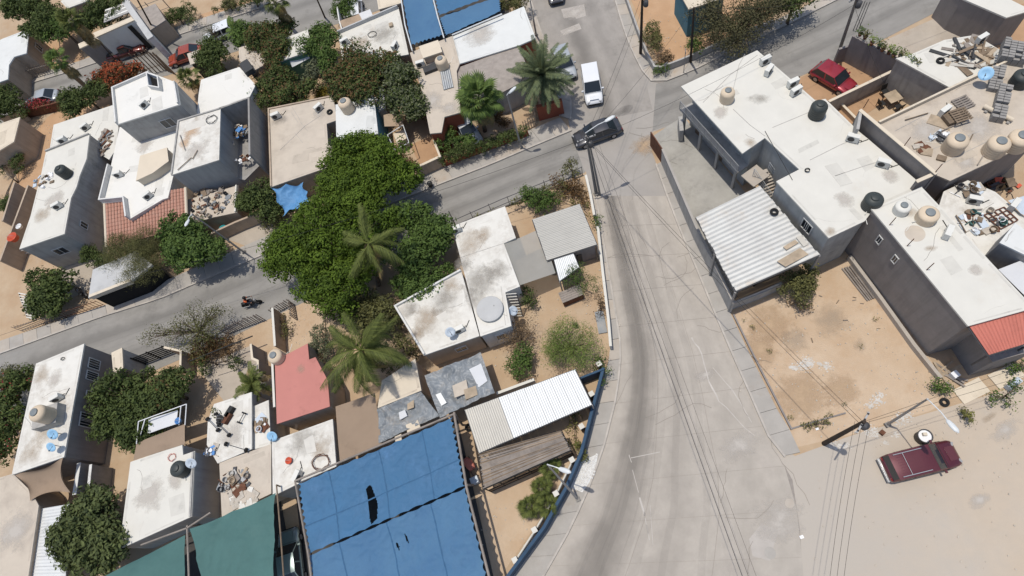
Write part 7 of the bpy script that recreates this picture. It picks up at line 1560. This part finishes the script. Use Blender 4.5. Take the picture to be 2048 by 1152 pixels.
# crate in the corner plot, boat-like tub, ladder boards, planks on roofs
t = thing('crate', 'brown wooden crate standing in the corner plot yard', 'crate', P(1144, 596, 0), dirz(P(1124, 605), P(1160, 590)))
b = MB(); b.box((0, 0, .45), (1.75, .95, .86)); b.build('side', 'rust', t, off=(0, 0, 0))
for k in range(5): b = MB(); b.box((0, -.4+.2*k, .905), (1.85, .185, .04)); b.build('board', 'wood_grey', t, off=(0, 0, 0))
slatbox('grey flat sheet lying against the corner plot wall', 1202, 645, .02, (.7, 1.9, .12), .12, 'plastic_grey', 'sheet', 'loose_sheet')
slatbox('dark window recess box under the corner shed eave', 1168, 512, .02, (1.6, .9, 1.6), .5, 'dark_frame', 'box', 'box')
slatbox('white metal box with a grille beside the porch at the right', 1905, 752, .02, (.45, .45, .5), .5, 'white_plastic', 'box', 'box')
for i, (x, y, l) in enumerate(((1942, 782, 2.0), (2012, 752, 2.0))): slatbox(('pale doorstep slab below the porch nearest the lot', 'pale doorstep slab below the porch next to the first')[i], x, y, .02, (l, 1.1, .08), .42, 'cream', 'slab', 'doorstep')
slatbox('green and white plastic scooter by the porch at the right edge', 2022, 770, .05, (1.0, .4, .5), .6, 'dish_grey', 'toy scooter', 'toy_scooter')
slatbox('pale skylight strip with dark ribs on the narrow beige roof', 894, 160, 3.2, (1.0, 2.4, .1), .2, 'plastic_grey', 'skylight', 'skylight')
for k in range(5): q = P(886+4*k, 161-1.0*k, 3.3); bm = MB(); bm.box((q.x, q.y, 3.31), (.05, 2.3, .03), .2); one('skylight_rib', bm, 'zinc_white', 'white rib of the skylight on the narrow beige roof', 'rib', 'skylight ribs')
slatbox('grey solar panel on the narrow beige roof beside the tank', 862, 140, 3.2, (1.4, .8, .35), .3, 'dark_frame', 'solar panel', 'solar_panel')
slatbox('dark armchair-shaped block on the white lower roof behind the block shell', 498, 140, 3.2, (1.8, 1.0, .6), -1.0, 'dark_frame', 'box', 'box')
slatbox('sat-down orange vent box on the white parapet roof', 783, 52, 3.2, (.4, .5, .25), .2, 'wood_pale', 'vent', 'roof_vent')
for i, (x, y) in enumerate(((1800, 408), )): pass
for i, (x0, y0, x1, y1, z) in enumerate(((1810, 240, 1856, 226, 4.7), (1866, 270, 1918, 246, 4.7), (1946, 268, 1935, 290, 4.7), (1955, 330, 1970, 306, 4.7), (1912, 430, 1932, 465, 3.75), (1940, 420, 1965, 418, 3.75), (395, 300, 385, 318, 5.5), (360, 270, 370, 300, 5.5), (355, 340, 383, 315, 5.5))):
    bm = MB(); bm.tube(P(x0, y0, z), P(x1, y1, z), .04); one('loose_pipe', bm, ('wood', 'wood_grey')[i % 2], ('long thin pipe near the parapet of the cluttered roof', 'long pipe across the crate on the cluttered roof', 'pipe leaning beside the beige tank', 'pipe by the middle beige tank', 'thin rod on the edge of the low right roof', 'bent rod on the low right roof', 'short rod on the rust-stained white roof', 'brown lath on the rust-stained white roof', 'diagonal lath at the lower edge of the rust-stained white roof')[i], 'pipe')
# rebar starters on roof edges
for i, (x, y, z) in enumerate(((1814, 492, 6.3), (1853, 540, 6.3), (1779, 450, 6.3), (1870, 345, 6.9), (1808, 292, 6.9), (1727, 216, 6.9))):
    bm = MB(); p = P(x, y, z); bm.tube(p, p+O((.1, .05, .9)), .03); one('rebar_stub', bm, 'rust', ('rebar stub halfway along the edge of the long white roof', 'rebar stub farther down the edge of the long white roof', 'rebar stub nearest the tanks on the long white roof edge', 'rebar stub at the lower end of the party wall', 'rebar stub halfway along the party wall', 'rebar stub at the upper end of the party wall')[i], 'rebar', 'rebar stubs')
# wheelbarrow, pink chair etc. beside the blue cloth frame
t = thing('wheelbarrow', 'pink and white wheelbarrow beside the blue shade cloth frame', 'wheelbarrow', P(942, 930, .02), -.9)
loft([(-.5, .35, .75, .2), (-.2, .3, .8, .33), (.2, .35, .8, .33), (.5, .5, .8, .25)], 10, 3).build('tray', 'redmetal', t, True, off=(0, 0, 0)); bm = MB(); bm.path([(-.6, .25, .2), (.9, .25, .55)], .03); bm.path([(-.6, -.25, .2), (.9, -.25, .55)], .03); bm.build('handles', 'darksteel', t, off=(0, 0, 0)); bm = MB(); bm.tube((-.65, -.06, .2), (-.65, .06, .2), .2, .2, 14); bm.build('wheel', 'rubber', t, off=(0, 0, 0))
slatbox('grey blue covered bundle beside the wheelbarrow', 952, 962, .02, (.6, .5, .6), .4, 'dish_grey', 'bundle', 'bundle')
slatbox('blue leg piece of furniture in the garden behind the grey-beige roof', 610, 208, .05, (.8, .5, .7), .6, 'blue_plastic', 'chair', 'garden_chair')
slatbox('dark blue covered car-sized bundle under the white plastic sheet', 590, 152, .05, (2.2, 1.2, 1.0), .9, 'navy', 'bundle', 'covered_bundle')
slatbox('timber rack leaning against the taller white roof', 405, 378, 2.3, (.5, 2.2, .1), .5, 'wood', 'rack', 'timber_rack')
slatbox('brown cabinet on the scrap roof below the taller white roof', 430, 362, 2.3, (1.0, .7, .8), .4, 'wood', 'cabinet', 'cabinet')
house('flat lower roof under the scrap above the brown street wall', [(376, 400), (475, 372), (473, 424), (425, 434), (376, 448)], 2.2, 'wall_tan', 'beige_roof', parapet=(.2, [1], 'white'))
# manhole covers and road plates
for i, (x, y, r) in enumerate(((1540, 1106, .38), (1579, 1007, .3), (1222, 278, .3))):
    t = thing('manhole_cover', ('round manhole cover on the road near the bottom edge', 'small square-framed cover on the dusty road', 'round manhole cover beside the dark sedan')[i], 'manhole cover', P(x, y, .02)); b = MB(); b.lathe([(r, 0), (r, .012), (r*.9, .016), (r*.1, .017)], 20); b.build('disc', ('walk_grey', 'walk', 'joint')[i], t, off=(0, 0, 0))
slatbox('white plastic bag on the dusty road', 1603, 1074, .02, (.25, .2, .08), .3, 'white_plastic', 'bag', 'plastic_bag')
slatbox('white plastic scrap among the weeds of the vacant lot corner', 1634, 858, .02, (.22, .16, .08), .3, 'white_plastic', 'bag', 'plastic_bag')
slatbox('brown cinder block on the dirt below the lamp', 1763, 866, .02, (.3, .3, .25), .7, 'rust', 'block', 'loose_block')
# round table or drum with objects beside the maroon car
t = thing('round_drum', 'round pale drum lid beside the maroon four-wheel drive', 'drum', P(1841, 876, .02)); b = MB(); b.lathe([(.42, 0), (.45, .75), (.47, .8), (.42, .8), (.4, .7)], 20); b.build('drum', 'darksteel', t, True, off=(0, 0, 0)); b = MB(); b.lathe([(.4, .72), (.38, .74), (.05, .75)], 18); b.build('contents', 'white_plastic', t, off=(0, 0, 0)); b = MB(); b.box((-.05, .1, .85), (.25, .2, .25)); b.build('box', 'cream', t, off=(0, 0, 0))
# stains and spills: soft-edged discs of the spilt stuff itself, lying on the surface that carries them
sdisc = MB(); sdisc.add([(math.cos(2*math.pi*i/28), math.sin(2*math.pi*i/28), 0) for i in range(28)], [tuple(range(28))]); SDM = {}
def stain(where, x, y, r, z, m, asp=1.0, rz=0.0):
    if m not in SDM: SDM[m] = sdisc.mesh('stain'); SDM[m].materials.append(M[m])
    o = bpy.data.objects.new('stain', SDM[m]); COL.objects.link(o); p = P(x, y, z); k = r/PPM(x, y)*(CAM_H-z)/CAM_H*1.35
    o.location = (p.x, p.y, z+.004+.0006*(len([1 for c_ in bpy.data.objects if c_.name.startswith('stain')]) % 6)); o.scale = (k, k*asp, 1); o.rotation_euler = (0, 0, rz)
    if isinstance(where, str): where = bpy.data.objects[where]
    b = parent_base(where); o.parent = where; o.location = o.location-b
mid, wst, i1, ap, lg, i4 = HS['mid'], HS['west'], HS['i1'], HS['apt'], HS['long'], HS['i4']
for a in ((mid, 966, 469, 20, 3.1, 'st_brown'), (mid, 962, 560, 40, 3.1, 'st_grey'), (mid, 995, 545, 28, 3.1, 'st_grey'), (mid, 940, 490, 34, 3.1, 'st_brown'), (mid, 950, 600, 24, 3.1, 'st_grey'), (mid, 925, 530, 20, 3.1, 'st_grey'),
          (wst, 850, 640, 34, 3.1, 'st_brown'), (wst, 888, 600, 30, 3.1, 'st_grey'), (wst, 905, 570, 20, 3.1, 'st_brown'), (wst, 830, 670, 20, 3.1, 'st_brown'), (wst, 820, 620, 22, 3.1, 'st_grey'),
          (i1, 88, 868, 26, 4.2, 'st_brown'), (i1, 62, 905, 26, 4.2, 'st_brown'), (i1, 82, 752, 22, 4.2, 'st_brown'), (i1, 110, 760, 18, 4.2, 'st_pale'),
          (ap, 1520, 198, 24, 5.7, 'st_grey', .5), (ap, 1440, 225, 16, 5.7, 'st_pale'), (ap, 1500, 285, 12, 5.7, 'st_brown'), (ap, 1690, 400, 20, 5.7, 'st_pale'), (ap, 1660, 465, 12, 5.7, 'st_brown'), (ap, 1780, 350, 18, 5.7, 'st_pale'),
          (lg, 1860, 497, 14, 6.3, 'st_brown', .5), (lg, 1820, 425, 14, 6.3, 'st_brown'), (lg, 1950, 540, 14, 6.3, 'st_pale'),
          (i4, 300, 990, 36, 3.4, 'st_pale'), (i4, 350, 960, 20, 3.4, 'st_pale'), (HS['e1'], 560, 240, 18, 3.2, 'st_dark', .6), (HS['e1'], 640, 225, 14, 3.2, 'st_pale'),
          (HS['e4'], 865, 200, 24, 3.2, 'st_pale'), (HS['e4'], 900, 215, 18, 3.2, 'st_pale'), (HS['clut'], 1850, 262, 34, 4.6, 'st_pale'), (HS['clut'], 1960, 255, 40, 4.6, 'st_pale'), (HS['clut'], 1930, 320, 24, 4.6, 'st_pale'), (HS['villa'], 290, 290, 18, 3.2, 'st_pale'), (HS['f4'], 110, 400, 20, 4.6, 'st_pale'), (HS['f4'], 85, 430, 18, 4.6, 'st_brown')): stain(*a)
for h_, x, y, r, z, m in (('square white roof with a coiled', 602, 888, 34, 3.0, 'st_grey'), ('square white roof with a coiled', 640, 900, 26, 3.0, 'st_brown'), ('taller white roof with', 383, 262, 18, 5.4, 'st_orange'), ('taller white roof with', 372, 285, 14, 5.4, 'st_orange'), ('taller white roof with', 395, 300, 24, 5.4, 'st_pale'), ('pink-roofed', 602, 738, 10, 3.3, 'st_brown'), ('pale beige roof in the bottom', 30, 1060, 40, 3.0, 'st_pale'), ('pale roof crowded', 465, 870, 30, 3.0, 'st_pale'), ('white-roofed house with a grey', 765, 70, 28, 3.2, 'st_grey'), ('white-roofed house with a grey', 720, 85, 22, 3.2, 'st_brown'), ('long white roof with brick', 960, 70, 30, 3.1, 'st_pale')):
    stain([o for o in bpy.data.objects if o.get('label', '').startswith(h_)][0], x, y, r, z, m)
for w_, x, y, r, m, asp, z in (('junction', 1247, 222, 14, 'st_dark', .5, .012), ('junction', 1220, 234, 10, 'st_dark', .5, .012), ('junction', 1290, 290, 30, 'st_sand', .7, .012), ('junction', 1320, 300, 22, 'st_sand', .7, .012), ('north_road', 1150, 25, 26, 'st_pale', .6, .018), ('north_road', 1137, 62, 22, 'st_pale', .4, .018),
          ('main_road', 1410, 750, 24, 'st_pale', .5, .022), ('main_road', 1480, 890, 50, 'st_pale', .6, .022), ('main_road', 1560, 1040, 60, 'st_pale', .8, .022),
          ('dusty_road', 1960, 1000, 30, 'st_pale', .5, .014), ('dusty_road', 2010, 860, 40, 'st_pale', .5, .014), ('dusty_road', 1980, 835, 24, 'st_brown', .3, .014)):
    stain(w_, x, y, r, z, m, asp, .5)
vl = [o for o in bpy.data.objects if o.name.startswith('yard') and o.data.materials[0].name == 'dirt_pale'][-3]
for x, y, r, m in ((1540, 650, 50, 'st_sand'), (1520, 700, 40, 'st_sand'), (1600, 790, 60, 'st_sand'), (1660, 640, 40, 'st_brown'), (1590, 680, 30, 'st_brown'), (1720, 690, 16, 'st_brown'), (1680, 780, 40, 'st_sand')): stain(vl, x, y, r, .008, m)
# slatted terrace of the modern house, stair well on the villa roof
t = thing('slat_terrace', 'grey and white slatted terrace roof behind the modern white house front', 'terrace', P(238, 36, 3.2))
for k in range(6): a, b = P(208+k*.5, 44-k*4.5, 3.3), P(262-k*.3, 22-k*3.6, 3.3); bm = MB(); bm.box(((a.x+b.x)/2, (a.y+b.y)/2, 3.3), ((b-a).length, .32, .08), dirz(a, b)); bm.build('slat', ('wall_grey', 'white_clean')[k % 2], t)
t = thing('stair_well', 'white-walled stair well with its shade painted black on the villa upper roof', 'stair well', P(312, 168, 6.2))
c4 = pts([(300, 152), (322, 160), (325, 182), (304, 178)], 6.2)
for k in range(4): wallbm([c4[k], c4[(k+1) % 4]], .12, 6.19, 6.75+.003*(k % 2)).build('wall', 'wall_white', t)
MB().prism(offset_poly(c4, -.1), 6.19, 6.23).build('shade_floor', 'shade_black', t)  # black sheet at roof level stands for the shaded inside
